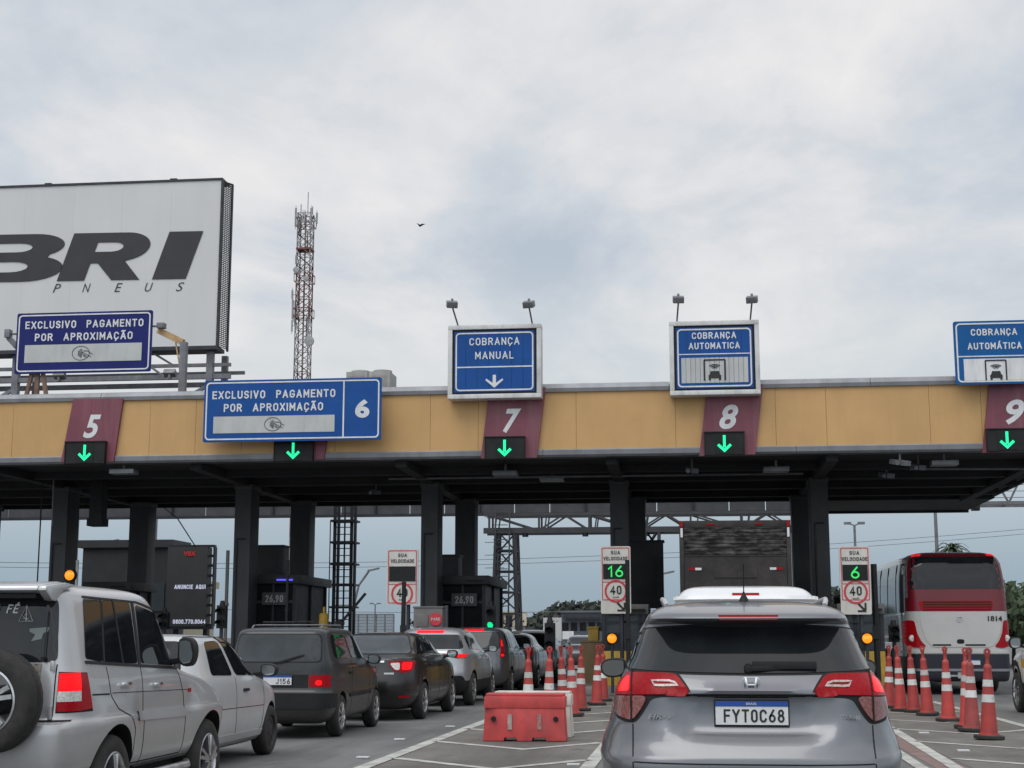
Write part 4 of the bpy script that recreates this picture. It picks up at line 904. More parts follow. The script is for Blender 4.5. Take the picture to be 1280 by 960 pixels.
for k in range(int(W_ / 2.1)): mb.bar((-W_ + k * 2.1, .4, z0 - 1.25), (-W_ + k * 2.1 + 1.0, 2.4, z0 - .75), .1); mb.bar((-W_ + k * 2.1 + 1, .4, z0 - .7), (-W_ + k * 2.1, .4, z0 - .1), .09)
for x in (-.35, -9.0, -17): mb.bar((x, .4, 9.0), (x, .4, z0), .28); mb.bar((x, .4, z0 - 1.6), (x - 2.6, .4, z0 - 3.0), .14); mb.bar((x, 2.4, 9.0), (x, 2.4, z0), .25)
for dy in (.4, 2.4): mb.bar((-W_, dy, 9.0), (.0, dy, 9.0), .3)
for px in (178, 78):
    x = P(px, 700, YBB + 1).x - r_.x
    for dy in (.4, 2.0): mb.bar((x, dy, 0), (x, dy, 9.0), .35)
for x in (-1.6, -6.0, -11): mb.bar((x - 1.6, .1, z0 - .6), (x, -1.6, z0 - 1.6), .07)
mb.build('support_truss', M['galv'], t)
for x in (-1.35, -6.1, -10.9):
    mb = MB(); mb.box((x, -1.7, z0 - 1.45), (.5, .3, .22), Euler((R(-30), 0, 0))); mb.box((x, -1.72, z0 - 1.62), (.1, .2, .2)); mb.build('floodlight', M['galv'], t, bevel=.02)
# chillers / tanks on the roof
p = P(432, 478, 42); q = P(488, 462, 42)
t = empty('rooftop_unit', ((p.x + q.x) / 2, 42, 7.3), 0, 'grey rooftop cooling unit on the canopy behind the lane 6 sign', 'cooling unit')
hw = (q.x - p.x) / 2; hz = q.z - 7.3
M['unit'] = mat('unit_grey', (0.32, 0.32, 0.30), 0.7, var=.15, scale=4, dirt=(.15, .14, .12), dirt_amt=.6, dirt_scale=(4, 4, 1))
mb = MB()
for s in (-1, 1):
    mb.b2((s * hw * .5 - hw * .48, 0, 0), (s * hw * .5 + hw * .48, 1.0, hz - .04))
    for k in range(9): mb.b2((s * hw * .5 - hw * .40 + k * hw * .09, -.02, .2), (s * hw * .5 - hw * .37 + k * hw * .09, -.001, hz - .15))
mb.build('casing', M['unit'], t, bevel=.03)
for s in (-1, 1):
    mb = MB(); mb.cyl((s * hw * .5, .5, hz - .04), (s * hw * .5, .5, hz + .05), hw * .42, None, 24); mb.cyl((s * hw * .5, .5, hz + .05), (s * hw * .5, .5, hz + .07), hw * .1, None, 12); mb.build('fan_housing', M['unit'], t)
# communications mast
YM = 160; a, b = P(366, 470, YM), P(389.5, 470, YM); top = P(378, 268, YM).z
t = empty('lattice_mast', ((a.x + b.x) / 2, YM, 0), 0, 'tall red and white lattice mast hung with antennas', 'mast')
hw = (b.x - a.x) / 2 * .70
M['mast_r'] = mat('mast_red', (0.15, 0.055, 0.048), .7, var=.3, scale=.5); M['mast_w'] = mat('mast_white', (0.22, 0.19, 0.185), .7, var=.3, scale=.5); M['ant'] = mat('antenna_grey', (0.30, 0.31, 0.32), .6, var=.2)
n = 8
for k in range(n):
    mb = MB(); lattice(mb, -hw, hw, -hw, hw, top * k / n, top * (k + 1) / n, 5, .105, .055, 0, 2)
    mb.b2((-.09, -.1, top * k / n), (.05, .1, top * (k + 1) / n)); mb.build('mast_section', M['mast_r'] if k % 2 == 0 else M['mast_w'], t)
for zz in (top - 1.5, top - 8, top - 12): mb = MB(); lattice(mb, -hw - .2, hw + .2, -hw - .2, hw + .2, zz, zz + .9, 1, .06, .06, 0, False); mb.build('platform', M['mast_r'], t)
mb = MB()
mb.b2((-hw - .1, -hw - .1, top - 4.3), (hw + .1, hw + .1, top - 4.1)); mb.build('platform', M['mast_r'], t)
rr = random.Random(3)
for k in range(20):
    an = rr.uniform(0, 6.28); zz = top - rr.choice([0.3, 0.6, 1.2, 3, 5.5, 9.5, 11, 12, 13]); r = hw + rr.uniform(.3, .75); hh = rr.choice([1.0, 1.3, 1.7, 2.2])
    x, y = r * math.cos(an), r * math.sin(an)
    mb = MB(); mb.box((x, y, zz), (.20, .12, hh), Euler((0, 0, an))); mb.bar((x, y, zz), (x * .6, y * .6, zz), .07); mb.bar((x, y, zz - hh / 2 - .3), (x, y, zz + hh / 2 + .3), .05); mb.build('antenna', M['ant'], t)
for px, py, r in ((390, 429, .55), (386, 352, .3), (374, 341, .35)):
    c = P(px, py, YM); mb = MB(); cx = c.x - t.location.x
    mb.lathe([(.01, .1), (r * .6, .05), (r, -.1), (r, -.35), (.01, -.38)], 'Y', (cx, -hw - .3, c.z), 20); mb.bar((cx, -hw - .2, c.z), (hw * .9, -hw, c.z), .1); mb.build('dish', M['ant'], t, smooth=True)
for x in (-.35, .3, .1): pass
mb = MB(); mb.bar((.2, 0, top), (.2, 0, top + 2.6), .06); mb.bar((-.6, 0, top), (-.6, 0, top + 1.2), .07); mb.bar((hw, 0, top), (hw, 0, top + .9), .07); mb.build('lightning_rod', M['dark_steel'], t)

# ------------------------------------------------------------------ far background
def foliage(mb, c, rx, ry, rz, n, s, rnd, mi=0):
    for _ in range(n):
        while True:
            v = Vector((rnd.uniform(-1, 1), rnd.uniform(-1, 1), rnd.uniform(-1, 1)))
            if .25 < v.length < 1: break
        p = Vector(c) + Vector((v.x * rx, v.y * ry, v.z * rz)); d = Vector((rnd.gauss(0, 1), rnd.gauss(0, 1), rnd.gauss(0, 1))).normalized()
        u = d.orthogonal().normalized() * s * rnd.uniform(.6, 1.3); q = d.cross(u)
        mb._add([p - u, p - q * .6, p + u, p + q * .6], [(0, 1, 2, 3)], mi)
M['leaf'] = mat('dark_foliage', (0.038, 0.047, 0.038), .8, var=.45, scale=.35); M['leaf2'] = mat('mid_foliage', (0.06, 0.085, 0.045), .8, var=.4, scale=.4); M['bark'] = mat('bark', (0.06, 0.045, 0.035), .9, var=.3)
def tree(x, y, h, rad, label, rnd, m='leaf', n=900, leaf=.35, group='trees on the skyline', base=0.0):
    t = empty('tree', (x, y, base), 0, label, 'tree', group)
    mb = MB(); mb.cyl((0, 0, 0), (.1, 0, h * .55), h * .03, h * .016, 8)
    cl = []
    for k in range(9):
        a = rnd.uniform(0, 6.28); r = rnd.uniform(.1, .65) * rad; c = (r * math.cos(a), r * math.sin(a), h * rnd.uniform(.45, .88)); cl.append(c)
        mb.cyl((.05, 0, h * .4), c, h * .012, h * .004, 6)
    mb.build('trunk', M['bark'], t)
    mb = MB()
    for c in cl: foliage(mb, c, rad * rnd.uniform(.35, .6), rad * .5, h * rnd.uniform(.10, .18), n // 9, leaf, rnd)
    mb.build('crown', M[m], t)
rnd = random.Random(11)
where = ['far dark tree on the skyline between the distant sign and the building', 'far dark tree rising behind the distant building', 'far dark tree at the right of the distant building', 'far dark tree low beside the grey booth']
for i, (px, py, hw_) in enumerate(((690, 772, 5), (712, 762, 6), (728, 752, 7), (743, 754, 6), (757, 759, 6), (668, 782, 5))):
    c = P(px, py, 210 + i * 6); tree(c.x, c.y, c.z, hw_, ['leftmost but one of the far dark trees behind the distant white sign', 'far dark tree at the left of the distant grey building', 'tallest far dark tree behind the middle of the distant grey building', 'far dark tree behind the right part of the distant grey building', 'far dark tree between the distant building and the toll booth', 'low far tree left of the distant white sign'][i], rnd, 'leaf', 900, .7)
for i, (px, py, Y, hw_) in enumerate(((1262, 736, 75, 4.5), (1292, 728, 72, 5.0), (1240, 752, 80, 4), (1032, 736, 90, 3.5))):
    c = P(px, py, Y); tree(c.x, c.y, c.z, hw_, ['dark green tree right behind the bus roof edge', 'dark green tree at the right edge of the picture', 'dark tree hidden mostly behind the right side of the bus', 'dark tree seen behind the column left of the speed sign 6'][i], rnd, 'leaf2' if i < 3 else 'leaf', 2200, .22, 'roadside trees beyond the plaza')
c = P(380, 772, 120); tree(c.x, c.y, c.z, 3.5, 'low dark tree beside the yellow bollard far behind', rnd, 'leaf', 700, .3, 'roadside trees beyond the plaza')
c = P(560, 790, 110); tree(c.x, c.y, 3.4, 3.0, 'low bush like tree far behind the silver crossover', rnd, 'leaf', 500, .25, 'roadside trees beyond the plaza')
# palm-like crown above the bus
c = P(1189, 674, 62)
t = empty('palm_tree', (c.x, 62, 0), 0, 'palm tree whose crown shows above the red and white bus', 'tree')
mb = MB(); mb.cyl((0, 0, 0), (.1, 0, c.z - .3), .22, .14, 10); mb.build('trunk', M['bark'], t)
mb = MB()
for k in range(60):
    a = rnd.uniform(0, 6.28); el = rnd.uniform(-.1, 1.2); ln_ = rnd.uniform(.8, 1.1); prev = None
    for i in range(6):
        f = i / 5; r = ln_ * f * math.cos(el) ; zz = c.z - .4 + ln_ * f * math.sin(el) - .75 * f * f * ln_
        q = Vector((r * math.cos(a), r * math.sin(a), zz))
        if prev is not None: mb.bar(prev, q, .16 * (1 - f) + .03, .01)
        prev = q
mb.build('crown', M['leaf2'], t)
# buildings, far signs
M['bld'] = mat('distant_building_dark', (0.075, 0.085, 0.10), .7, var=.15, scale=.3); M['bld2'] = mat('distant_building_pale', (0.30, 0.30, 0.29), .7, var=.12, scale=.4); M['cream'] = mat('cream_building', (0.42, 0.38, 0.28), .8, var=.1)
def building(name, px0, px1, py, Y, D, m, label, rows, cols, cat='building', zb=0):
    a, b = P(px0, py, Y), P(px1, py, Y); wd = b.x - a.x; hh = a.z
    t = empty(name, (a.x + wd / 2, Y, 0), 0, label, cat)
    mb = MB(); mb.b2((-wd / 2, 0, zb), (wd / 2, D, hh)); mb.b2((-wd / 2 - .2, -.2, hh), (wd / 2 + .2, D, hh + .3)); mb.build('wall', M[m], t)
    for r in range(rows):
        zc = hh - (r + .5) * (hh - 1) / rows; mb = MB()
        for cc in range(cols): xx = -wd / 2 + (cc + .5) * wd / cols; mb.b2((xx - wd / cols * .36, -.06, zc - .55), (xx + wd / cols * .36, -.003, zc + .55))
        mb.build('window_row', M['glass'], t)
    return t, wd, hh
building('distant_building', 701, 756, 766, 200, 15, 'bld', 'dark grey distant building with a long sign band left of the booth', 1, 5)
building('distant_building', 575, 642, 768, 140, 10, 'cream', 'cream distant building seen through the lattice gantry leg', 2, 6)
building('distant_building', 762, 800, 782, 180, 10, 'bld2', 'pale distant building behind the grey booth', 1, 4)
building('distant_building', -40, 60, 786, 150, 10, 'bld2', 'pale distant building at the far left horizon', 2, 8); building('distant_building', 118, 214, 731, 62, 6, 'cream', 'pale wall of a building left of the advertising screen', 2, 6)
building('control_building', 104, 212, 685, 57.5, 2, 'booth', 'dark control building between the first and second columns', 1, 4)
def far_sign(px0, px1, py0, py1, Y, m, label, lines, ink='ink'):
    a, b = P(px0, py0, Y), P(px1, py1, Y); hw = (b.x - a.x) / 2
    t = empty('distant_sign', ((a.x + b.x) / 2, Y, 0), 0, label, 'sign')
    mb = MB(); mb.b2((-hw, 0, b.z), (hw, .1, a.z)); mb.build('sign_panel', M[m], t)
    mb = MB(); mb.cyl((-hw * .6, .2, 0), (-hw * .6, .2, a.z), .1); mb.cyl((hw * .6, .2, 0), (hw * .6, .2, a.z), .1); mb.build('posts', M['galv'], t)
    if lines: letters('lettering', [(s, (0, -.01, b.z + (a.z - b.z) * f), (a.z - b.z) * k, hw * 2 * wv, .01) for s, f, k, wv in lines], M[ink], t)
M['cream_sign'] = mat('cream_sign', (0.50, 0.45, 0.33), .6, var=.08)
far_sign(642.5, 658, 767, 782, 120, 'cream_sign', 'cream sign reading 0194 beside the lattice gantry leg', [('0194', .35, .3, .7)])
far_sign(679, 702, 772, 801, 90, 'sign_grey', 'pale distant notice board left of the dark building', [('- - - -', .85, .03, .6)])
far_sign(703, 717, 789, 799, 95, 'sign_white', 'small white distant sign below the dark building', None)
mb = MB(); a, b = P(704, 768, 199.2), P(752, 774, 199.2); mb.b2((0, 0, b.z), (b.x - a.x, .5, a.z)); mb.b2((.3, -.1, b.z + .2), (b.x - a.x - .3, -.02, a.z - .2)); o = mb.build('roof_sign', M['dark_steel'], loc=(a.x, 199.2, 0)); tag(o, 'long dark sign band on the distant grey building', 'sign')
# sports court netting far back
a, b = P(437, 768, 105), P(492, 785, 105)
t = empty('mesh_fence', (a.x, 105, 0), 0, 'tall grey mesh fence far behind the black barrier arm', 'fence')
wd = b.x - a.x; hh = a.z; mb = MB()
for k in range(6): mb.cyl((wd * k / 5, 0, 0), (wd * k / 5, 0, hh), .06, None, 6)
mb.bar((0, 0, hh), (wd, 0, hh), .08); mb.build('posts', M['galv'], t)
mb = MB()
for k in range(60): mb.bar((wd * k / 60, .02, 0), (wd * k / 60, .02, hh), .025)
for k in range(14): mb.bar((0, .02, hh * k / 14), (wd, .02, hh * k / 14), .025)
mb.build('mesh', M['galv'], t)
# lamps
def lamp(px, py, Y, label, kind='cross', r=.09):
    c = P(px, py, Y); t = empty('street_lamp', (c.x, Y, 0), 0, label, 'street lamp', 'distant street lamps')
    mb = MB()
    if kind == 'curve':
        mb.tube([(-1.2 * .9, 0, 0), (-1.1, 0, c.z * .62), (-.8, 0, c.z * .82), (-.2, 0, c.z * .95), (.0, 0, c.z)], r, 6); mb.build('pole', M['galv'], t)
        mb = MB(); mb.box((.3, 0, c.z), (.9, .25, .12), Euler((0, R(-12), 0))); mb.build('lamp_head', M['galv'], t)
    else:
        mb.cyl((0, 0, 0), (0, 0, c.z), r * 1.3, r * .8, 8); mb.build('pole', M['galv'], t)
        for s in (-1, 1):
            mb = MB(); mb.bar((0, 0, c.z), (s * .3, 0, c.z + .12), .07); mb.box((s * .42, 0, c.z + .15), (.42, .35, .14)); mb.build('lamp_head', M['galv'], t)
lamp(1068, 657, 95, 'tall twin headed lamp post above the speed sign 6'); lamp(674, 770, 330, 'tiny twin headed lamp post between the SUV roof and the far trees', r=.12)
lamp(469, 756, 170, 'twin headed lamp post above the mesh fence'); lamp(394, 748, 160, 'twin headed lamp post at the right of the rear column behind the wagon', r=.07)
lamp(462, 712, 110, 'curved lamp post right of the dark ladder tower', 'curve'); lamp(134, 677, 90, 'curved lamp post above the dark control building', 'curve'); lamp(829, 716, 100, 'curved lamp post right of the crossed lattice leg', 'curve', .07)
lamp(1169, 640, 70, 'plain tall pole rising right of the bus roof palm', 'cross', .09)
# overhead wires
def wire(p0, p1, sag, label, r=.02):
    pts = []
    for i in range(17):
        f = i / 16; q = p0.lerp(p1, f); q.z -= sag * 4 * f * (1 - f); pts.append(q)
    o0 = pts[0].copy(); mb = MB(); mb.tube([q - o0 for q in pts], r, 5); o = mb.build('power_line', M['galv'], loc=o0); tag(o, label, 'power line', 'overhead power lines')
wire(P(-60, 702, 110), P(1400, 650, 150), 1.5, 'higher long power line crossing behind the canopy columns', .024); wire(P(-60, 708, 110), P(1400, 656, 150), 1.5, 'middle long power line crossing behind the canopy columns', .024)
wire(P(-60, 747, 140), P(1000, 757, 140), 1.0, 'lowest power line crossing behind the canopy columns', .03)
# bird
c = P(525, 282, 90)
mb = MB(); mb.lathe([(.01, -.2), (.06, -.1), (.07, .05), (.01, .2)], 'Y', n=8)
mb.prism([(-.05, 0), (.05, -.05), (.35, .1), (.1, .12)], -.01, .01, 'XZ'); mb.prism([(.05, 0), (-.05, -.05), (-.22, .18), (-.1, .12)], -.01, .01, 'XZ')
o = mb.build('bird', M['black'], loc=c); tag(o, 'small dark bird flying in the cloudy sky', 'bird')
# ------------------------------------------------------------------ vehicles
def chaikin(pts, n=2, closed=False):
    for _ in range(n):
        q = []
        m = len(pts); rng = range(m) if closed else range(m - 1)
        if not closed: q.append(pts[0])
        for i in rng:
            a, b = np.array(pts[i], float), np.array(pts[(i + 1) % m], float)
            if np.linalg.norm(a - b) < 1e-6: q.append(tuple(a)); continue
            q += [tuple(a * .75 + b * .25), tuple(a * .25 + b * .75)]
        if not closed: q.append(pts[-1])
        pts = q
    return pts
def resample(pts, n, closed=False):
    p = np.array(pts, float)
    if closed: p = np.vstack([p, p[:1]])
    d = np.r_[0, np.cumsum(np.linalg.norm(np.diff(p, axis=0), axis=1))]; t = np.linspace(0, d[-1], n + (1 if closed else 0))
    r = np.stack([np.interp(t, d, p[:, k]) for k in range(p.shape[1])], 1)
    return r[:-1] if closed else r
def outline(yr, yf, w_, nr, nf, n):
    yc = (yr + yf) / 2; L2 = (yf - yr) / 2; th = np.linspace(0, 2 * math.pi, 721)[:-1]
    pts = []
    for t in th:
        c, s = math.cos(t), math.sin(t); k = nr if c > 0 else nf
        pts.append((w_ * math.copysign(abs(s) ** (2 / k), s), yc - L2 * math.copysign(abs(c) ** (2 / k), c)))
    return resample(pts, n, True)
def loft(prof, nr=5, nf=5, n=112, ch=2, steps=.03, disp=None):
    p = chaikin([tuple(r) for r in prof], ch); a = np.array(p, float)
    d = np.r_[0, np.cumsum(np.abs(np.diff(a[:, [0, 1, 3]], axis=0)).sum(1) + np.abs(np.diff(a[:, 2])) * .25)]
    m = int(min(90, max(40, d[-1] / steps))); t = np.linspace(0, d[-1], m)
    rows = np.stack([np.interp(t, d, a[:, k]) for k in range(4)], 1)
    bm = bmesh.new(); rings = []
    for z, yr, yf, w_ in rows:
        r = []
        for x, y in outline(yr, yf, max(w_, .02), nr, nf, n):
            v = Vector((x, y, z))
            if disp: v = disp(v)
            r.append(bm.verts.new(v))
        rings.append(r)
    for r0, r1 in zip(rings[:-1], rings[1:]):
        for i in range(n): bm.faces.new((r0[i], r0[(i + 1) % n], r1[(i + 1) % n], r1[i]))
    bm.faces.new(rings[0][::-1]); bm.faces.new(rings[-1])
    bmesh.ops.recalc_face_normals(bm, faces=bm.faces)
    return bm
class Surf:
    def __init__(s, bm): s.b = BVHTree.FromBMesh(bm)
    def hit(s, view, a, b, side=1):
        if view == 'rear': o, d = Vector((a, -6, b)), Vector((0, 1, 0))
        elif view == 'side': o, d = Vector((6 * side, a, b)), Vector((-side, 0, 0))
        elif view == 'corner': d = Vector((-side * .7071, .7071, 0)); o = Vector((side * a * .7071, a * .7071, b)) - d * 6
        elif view == 'top': o, d = Vector((a, b, 6)), Vector((0, 0, -1))
        else: o, d = Vector((a, 12, b)), Vector((0, -1, 0))
        l, nn, i, dd = s.b.ray_cast(o, d)
        if l is None and view in ('rear', 'front'):
            for k in range(1, 40):
                l, nn, i, dd = s.b.ray_cast(Vector((a * (1 - .008 * k), o.y, b)), d)
                if l is not None: break
        if l is None: l, nn, i, dd = s.b.find_nearest(Vector((0.8 * side, a, b)) if view == 'side' else (Vector((side * .8, .2, b)) if view == 'corner' else Vector((a, 0, b))))
        if nn.dot(-d) < 0: nn = -nn
        return l, nn
def cpoly(sf, vs, side=1):
    r = []
    for v in vs:
        if v[0] == 's': l = sf.hit('side', v[1], v[2], side)[0]; r.append(((abs(l.x) + l.y) * .7071, v[2]))
        else: l = sf.hit('rear', side * v[0], v[1])[0]; r.append(((v[0] + l.y) * .7071, v[1]))
    return r
def fillet(poly, r):
    out_ = []
    n = len(poly)
    for i in range(n):
        p0, p1, p2 = (np.array(poly[j % n], float) for j in (i - 1, i, i + 1))
        a, b = p0 - p1, p2 - p1; la, lb = np.linalg.norm(a), np.linalg.norm(b)
        if la < 1e-6 or lb < 1e-6: continue
        q0, q2 = p1 + a / la * min(r, la * .45), p1 + b / lb * min(r, lb * .45)
        for k in range(5): u = k / 4; out_.append(tuple((1 - u) ** 2 * q0 + 2 * u * (1 - u) * p1 + u * u * q2))
    return out_
def patch(sf, name, view, poly, m, parent, off=.004, side=1, grid=.035, round_=0, skirt=True, th=0.0):
    if round_: poly = fillet(poly, .035 * round_)
    poly = [tuple(map(float, p)) for p in resample(poly, max(12, int(len(poly) * 2), int(sum(math.dist(poly[i], poly[i - 1]) for i in range(len(poly))) / (min(grid, .04) * .5))), True)] if round_ else \
        [q for i in range(len(poly)) for q in [tuple(np.array(poly[i]) + (np.array(poly[(i + 1) % len(poly)]) - np.array(poly[i])) * k / max(1, int(math.dist(poly[i], poly[(i + 1) % len(poly)]) / grid))) for k in range(max(1, int(math.dist(poly[i], poly[(i + 1) % len(poly)]) / grid)))]]
    P2 = [Vector(p) for p in poly]
    x0, x1 = min(p.x for p in P2), max(p.x for p in P2); y0, y1 = min(p.y for p in P2), max(p.y for p in P2)
    def inside(x, y):
        c = False; j = len(P2) - 1
        for i in range(len(P2)):
            if (P2[i].y > y) != (P2[j].y > y) and x < (P2[j].x - P2[i].x) * (y - P2[i].y) / (P2[j].y - P2[i].y) + P2[i].x: c = not c
            j = i
        return c
    inner = []
    nx, ny = int((x1 - x0) / grid) + 1, int((y1 - y0) / grid) + 1
    for i in range(1, nx):
        for j in range(1, ny):
            x, y = x0 + (x1 - x0) * (i + (.37 if j % 2 else 0)) / nx, y0 + (y1 - y0) * j / ny
            if inside(x, y) and min((Vector((x, y)) - p).length for p in P2) > grid * .45: inner.append(Vector((x, y)))
    n = len(P2)
    vs, es, fs, _, _, _ = delaunay_2d_cdt(P2 + inner, [(i, (i + 1) % n) for i in range(n)], [], 1, 1e-5)
    bm = bmesh.new(); V = []; NN = []
    for v in vs:
        l, nn = sf.hit(view, v.x, v.y, side); V.append(bm.verts.new(l + nn * (off + th))); NN.append(nn)
    for f in fs:
        try: bm.faces.new([V[i] for i in f])
        except ValueError: pass
    bm.verts.index_update()
    if skirt:
        be = [e for e in bm.edges if len(e.link_faces) == 1]; low_ = {}
        for e in be:
            for v in e.verts:
                if v not in low_: low_[v] = bm.verts.new(v.co - NN[V.index(v)] * (off + th + .004))
        for e in be:
            a, b = e.verts
            try: bm.faces.new((a, b, low_[b], low_[a]))
            except ValueError: pass
    me = bpy.data.meshes.new(name); bm.to_mesh(me); bm.free(); me.materials.append(m)
    # orient outward
    outv = Vector((0, -1, 0)) if view == 'rear' else (Vector((side, 0, 0)) if view == 'side' else (Vector((0, 0, 1)) if view == 'top' else (Vector((side * .7, -.7, 0)) if view == 'corner' else Vector((0, 1, 0)))))
    b3 = bmesh.new(); b3.from_mesh(me)
    for f in b3.faces:
        if f.normal.dot(outv) < 0 and abs(f.normal.dot(outv)) > .25: f.normal_flip()
    b3.to_mesh(me); b3.free()
    for p in me.polygons: p.use_smooth = True
    me.set_sharp_from_angle(angle=R(50))
    return link(bpy.data.objects.new(name, me), parent)
def strip(sf, name, view, line, wd, m, parent, off=.003, side=1, closed=False, smooth=0, hh=.0):
    if smooth: line = chaikin(line, smooth, closed)
    tot = sum(math.dist(line[i], line[i + 1]) for i in range(len(line) - 1)) + (math.dist(line[0], line[-1]) if closed else 0)
    pts = resample(line, max(4, int(tot / .03)), closed); n = len(pts); bm = bmesh.new(); rows = []
    for i in range(n):
        a, b = (pts[(i - 1) % n], pts[(i + 1) % n]) if closed else (pts[max(0, i - 1)], pts[min(n - 1, i + 1)])
        d = b - a; d = d / (np.linalg.norm(d) + 1e-9); nn = np.array((-d[1], d[0])) * wd / 2; row = []
        for s, o_ in ((-1, -.003), (-1, off), (1, off), (1, -.003)):
            q = pts[i] + nn * s; l, nr_ = sf.hit(view, q[0], q[1], side); row.append(bm.verts.new(l + nr_ * o_))
        rows.append(row)
    for i in range(n if closed else n - 1):
        r0, r1 = rows[i], rows[(i + 1) % n]
        for k in range(3): bm.faces.new((r0[k], r0[k + 1], r1[k + 1], r1[k]))
    bmesh.ops.recalc_face_normals(bm, faces=bm.faces)
    me = bpy.data.meshes.new(name); bm.to_mesh(me); bm.free(); me.materials.append(m); return link(bpy.data.objects.new(name, me), parent)
_wh = {}
def wheel(parent, x, y, r, style='alloy5', wd=.2):
    s = 1 if x > 0 else -1; key = (round(r, 3), style, s, wd)
    if key not in _wh:
        mb = MB(); h = wd / 2
        mb.lathe([(r * .62, -h * .85), (r * .70, -h), (r * .88, -h * 1.02), (r * .965, -h * .85), (r, -h * .6), (r, -h * .2), (r * .985, -h * .18), (r * .985, -h * .1), (r, -h * .08), (r, h * .08), (r * .985, h * .1), (r * .985, h * .18), (r, h * .2), (r, h * .6), (r * .965, h * .85), (r * .88, h * 1.02), (r * .70, h), (r * .62, h * .85), (r * .62, -h * .85)], 'X', n=44)
        o = mb.build('wheel', M['rubber'], None, smooth=True); t_me = o.data; bpy.data.objects.remove(o)
        mb = MB(); q = s * h
        mb.lathe([(r * .645, q * .86), (r * .655, q * .97), (r * .62, q * 1.0), (r * .60, q * .9), (r * .58, q * .2)], 'X', n=40)
        if style.startswith('alloy'):
            k = int(style[5:]); 
            for i in range(k):
                a = 2 * math.pi * i / k + .3
                for dx in ((-.16, .16) if k <= 5 else (0,)):
                    a2 = a + dx; p0 = (q * .93, r * .1 * math.cos(a), r * .1 * math.sin(a)); p1 = (q * .86, r * .60 * math.cos(a2), r * .60 * math.sin(a2))
                    mb.bar(p0, p1, r * (.15 if k <= 5 else .1), .03)
            mb.lathe([(.005, q * .99), (r * .1, q * .98), (r * .14, q * .9), (r * .14, q * .6)], 'X', n=20)
            rm = M['alloy']
        else:
            mb.lathe([(.005, q * .85), (r * .2, q * .9), (r * .3, q * .75), (r * .55, q * .8), (r * .58, q * .6)], 'X', n=36)
            for i in range(8):
                a = 2 * math.pi * i / 8; mb.cyl((q * .75, r * .42 * math.cos(a), r * .42 * math.sin(a)), (q * .83, r * .42 * math.cos(a), r * .42 * math.sin(a)), r * .07, None, 8)
            rm = M['steelrim']
        o = mb.build('rim', rm, None, smooth=True); r_me = o.data; bpy.data.objects.remove(o)
        mb = MB(); mb.cyl((q * .1, 0, 0), (q * .2, 0, 0), r * .6, None, 30); mb.cyl((q * .2, 0, 0), (q * .45, 0, 0), r * .38, None, 24)
        o = mb.build('brake_disc', M['dark_steel'], None); d_me = o.data; bpy.data.objects.remove(o)
        _wh[key] = (t_me, r_me, d_me)
    t_me, r_me, d_me = _wh[key]
    o = link(bpy.data.objects.new('wheel', t_me), parent); o.location = (x, y, r); link(bpy.data.objects.new('rim', r_me), o); link(bpy.data.objects.new('brake_disc', d_me), o)
    return o
def vehicle(name, label, cat, loc, rz, prof, pm, wheels, wr, track, style='alloy5', nr=5, nf=5, low=0.0, disp=None, steps=.03, arch=.06, group='cars queuing for the toll', n=112, wwd=.2, boolean=True):
    t = empty(name, loc, rz, label, cat, group)
    bm = loft(prof, nr, nf, n, 2, steps, disp); sf = Surf(bm)
    me = bpy.data.meshes.new('body'); bm.to_mesh(me); bm.free(); me.materials.append(pm); me.materials.append(M['black'])
    o = link(bpy.data.objects.new('body', me))
    if boolean:
        mb = MB()
        for y in wheels:
            for s in (-1, 1): mb.cyl((s * (track - wwd - .06), y, wr), (s * (track + .4), y, wr), wr + arch, None, 40)
        c = mb.build('c', M['black']); mod = o.modifiers.new('b', 'BOOLEAN'); mod.operation = 'DIFFERENCE'; mod.solver = 'EXACT'; mod.object = c
        dg = bpy.context.evaluated_depsgraph_get(); dg.update()
        me2 = bpy.data.meshes.new_from_object(o.evaluated_get(dg)); o.modifiers.clear(); bpy.data.objects.remove(c); o.data = me2; me = me2
        me.materials.clear(); me.materials.append(pm); me.materials.append(M['black'])
    for p in me.polygons:
        c = p.center; p.use_smooth = True; ins = False
        for y in wheels:
            if math.hypot(c.y - y, c.z - wr) < wr + arch + .0005 and abs(c.x) < track + .02 and (abs(math.hypot(c.y - y, c.z - wr) - wr - arch) < .02 or abs(abs(c.x) - (track - wwd - .06)) < .01): ins = True
        p.material_index = 1 if (ins or c.z < low) else 0
    me.set_sharp_from_angle(angle=R(42))
    o.parent = t; o['_'] = 0; del o['_']
    for y in wheels:
        for s in (-1, 1): wheel(t, s * (track - wwd / 2), y, wr, style, wwd)
    return t, sf, o
def plate(t, sf, x, z, txt=None, w_=.40, h_=.13, blue=True, txt_x=0, txt_w=.33):
    l, nn = sf.hit('rear', x, z); y = min(l.y, sf.hit('rear', x, z - h_ / 2)[0].y, sf.hit('rear', x, z + h_ / 2)[0].y) - .012
    mb = MB(); mb.b2((x - w_ / 2 - .008, y - .002, z - h_ / 2 - .008), (x + w_ / 2 + .008, y + .03, z + h_ / 2 + .008)); f = mb.build('license_plate', M['black'], t, bevel=.004)
    mb = MB(); mb.b2((x - w_ / 2, y - .007, z - h_ / 2), (x + w_ / 2, y - .0025, z + h_ / 2)); mb.build('plate_face', M['plate'], f)
    if blue: mb = MB(); mb.b2((x - w_ / 2, y - .0095, z + h_ * .28), (x + w_ / 2, y - .0075, z + h_ / 2)); mb.build('blue_band', M['plate_blue'], f)
    if txt: road_text('lettering', [(txt, (x + txt_x, y - .0075, z - h_ * .12), h_ * .56, txt_w, .155)], M['ink'], f, .001)
    return f, y
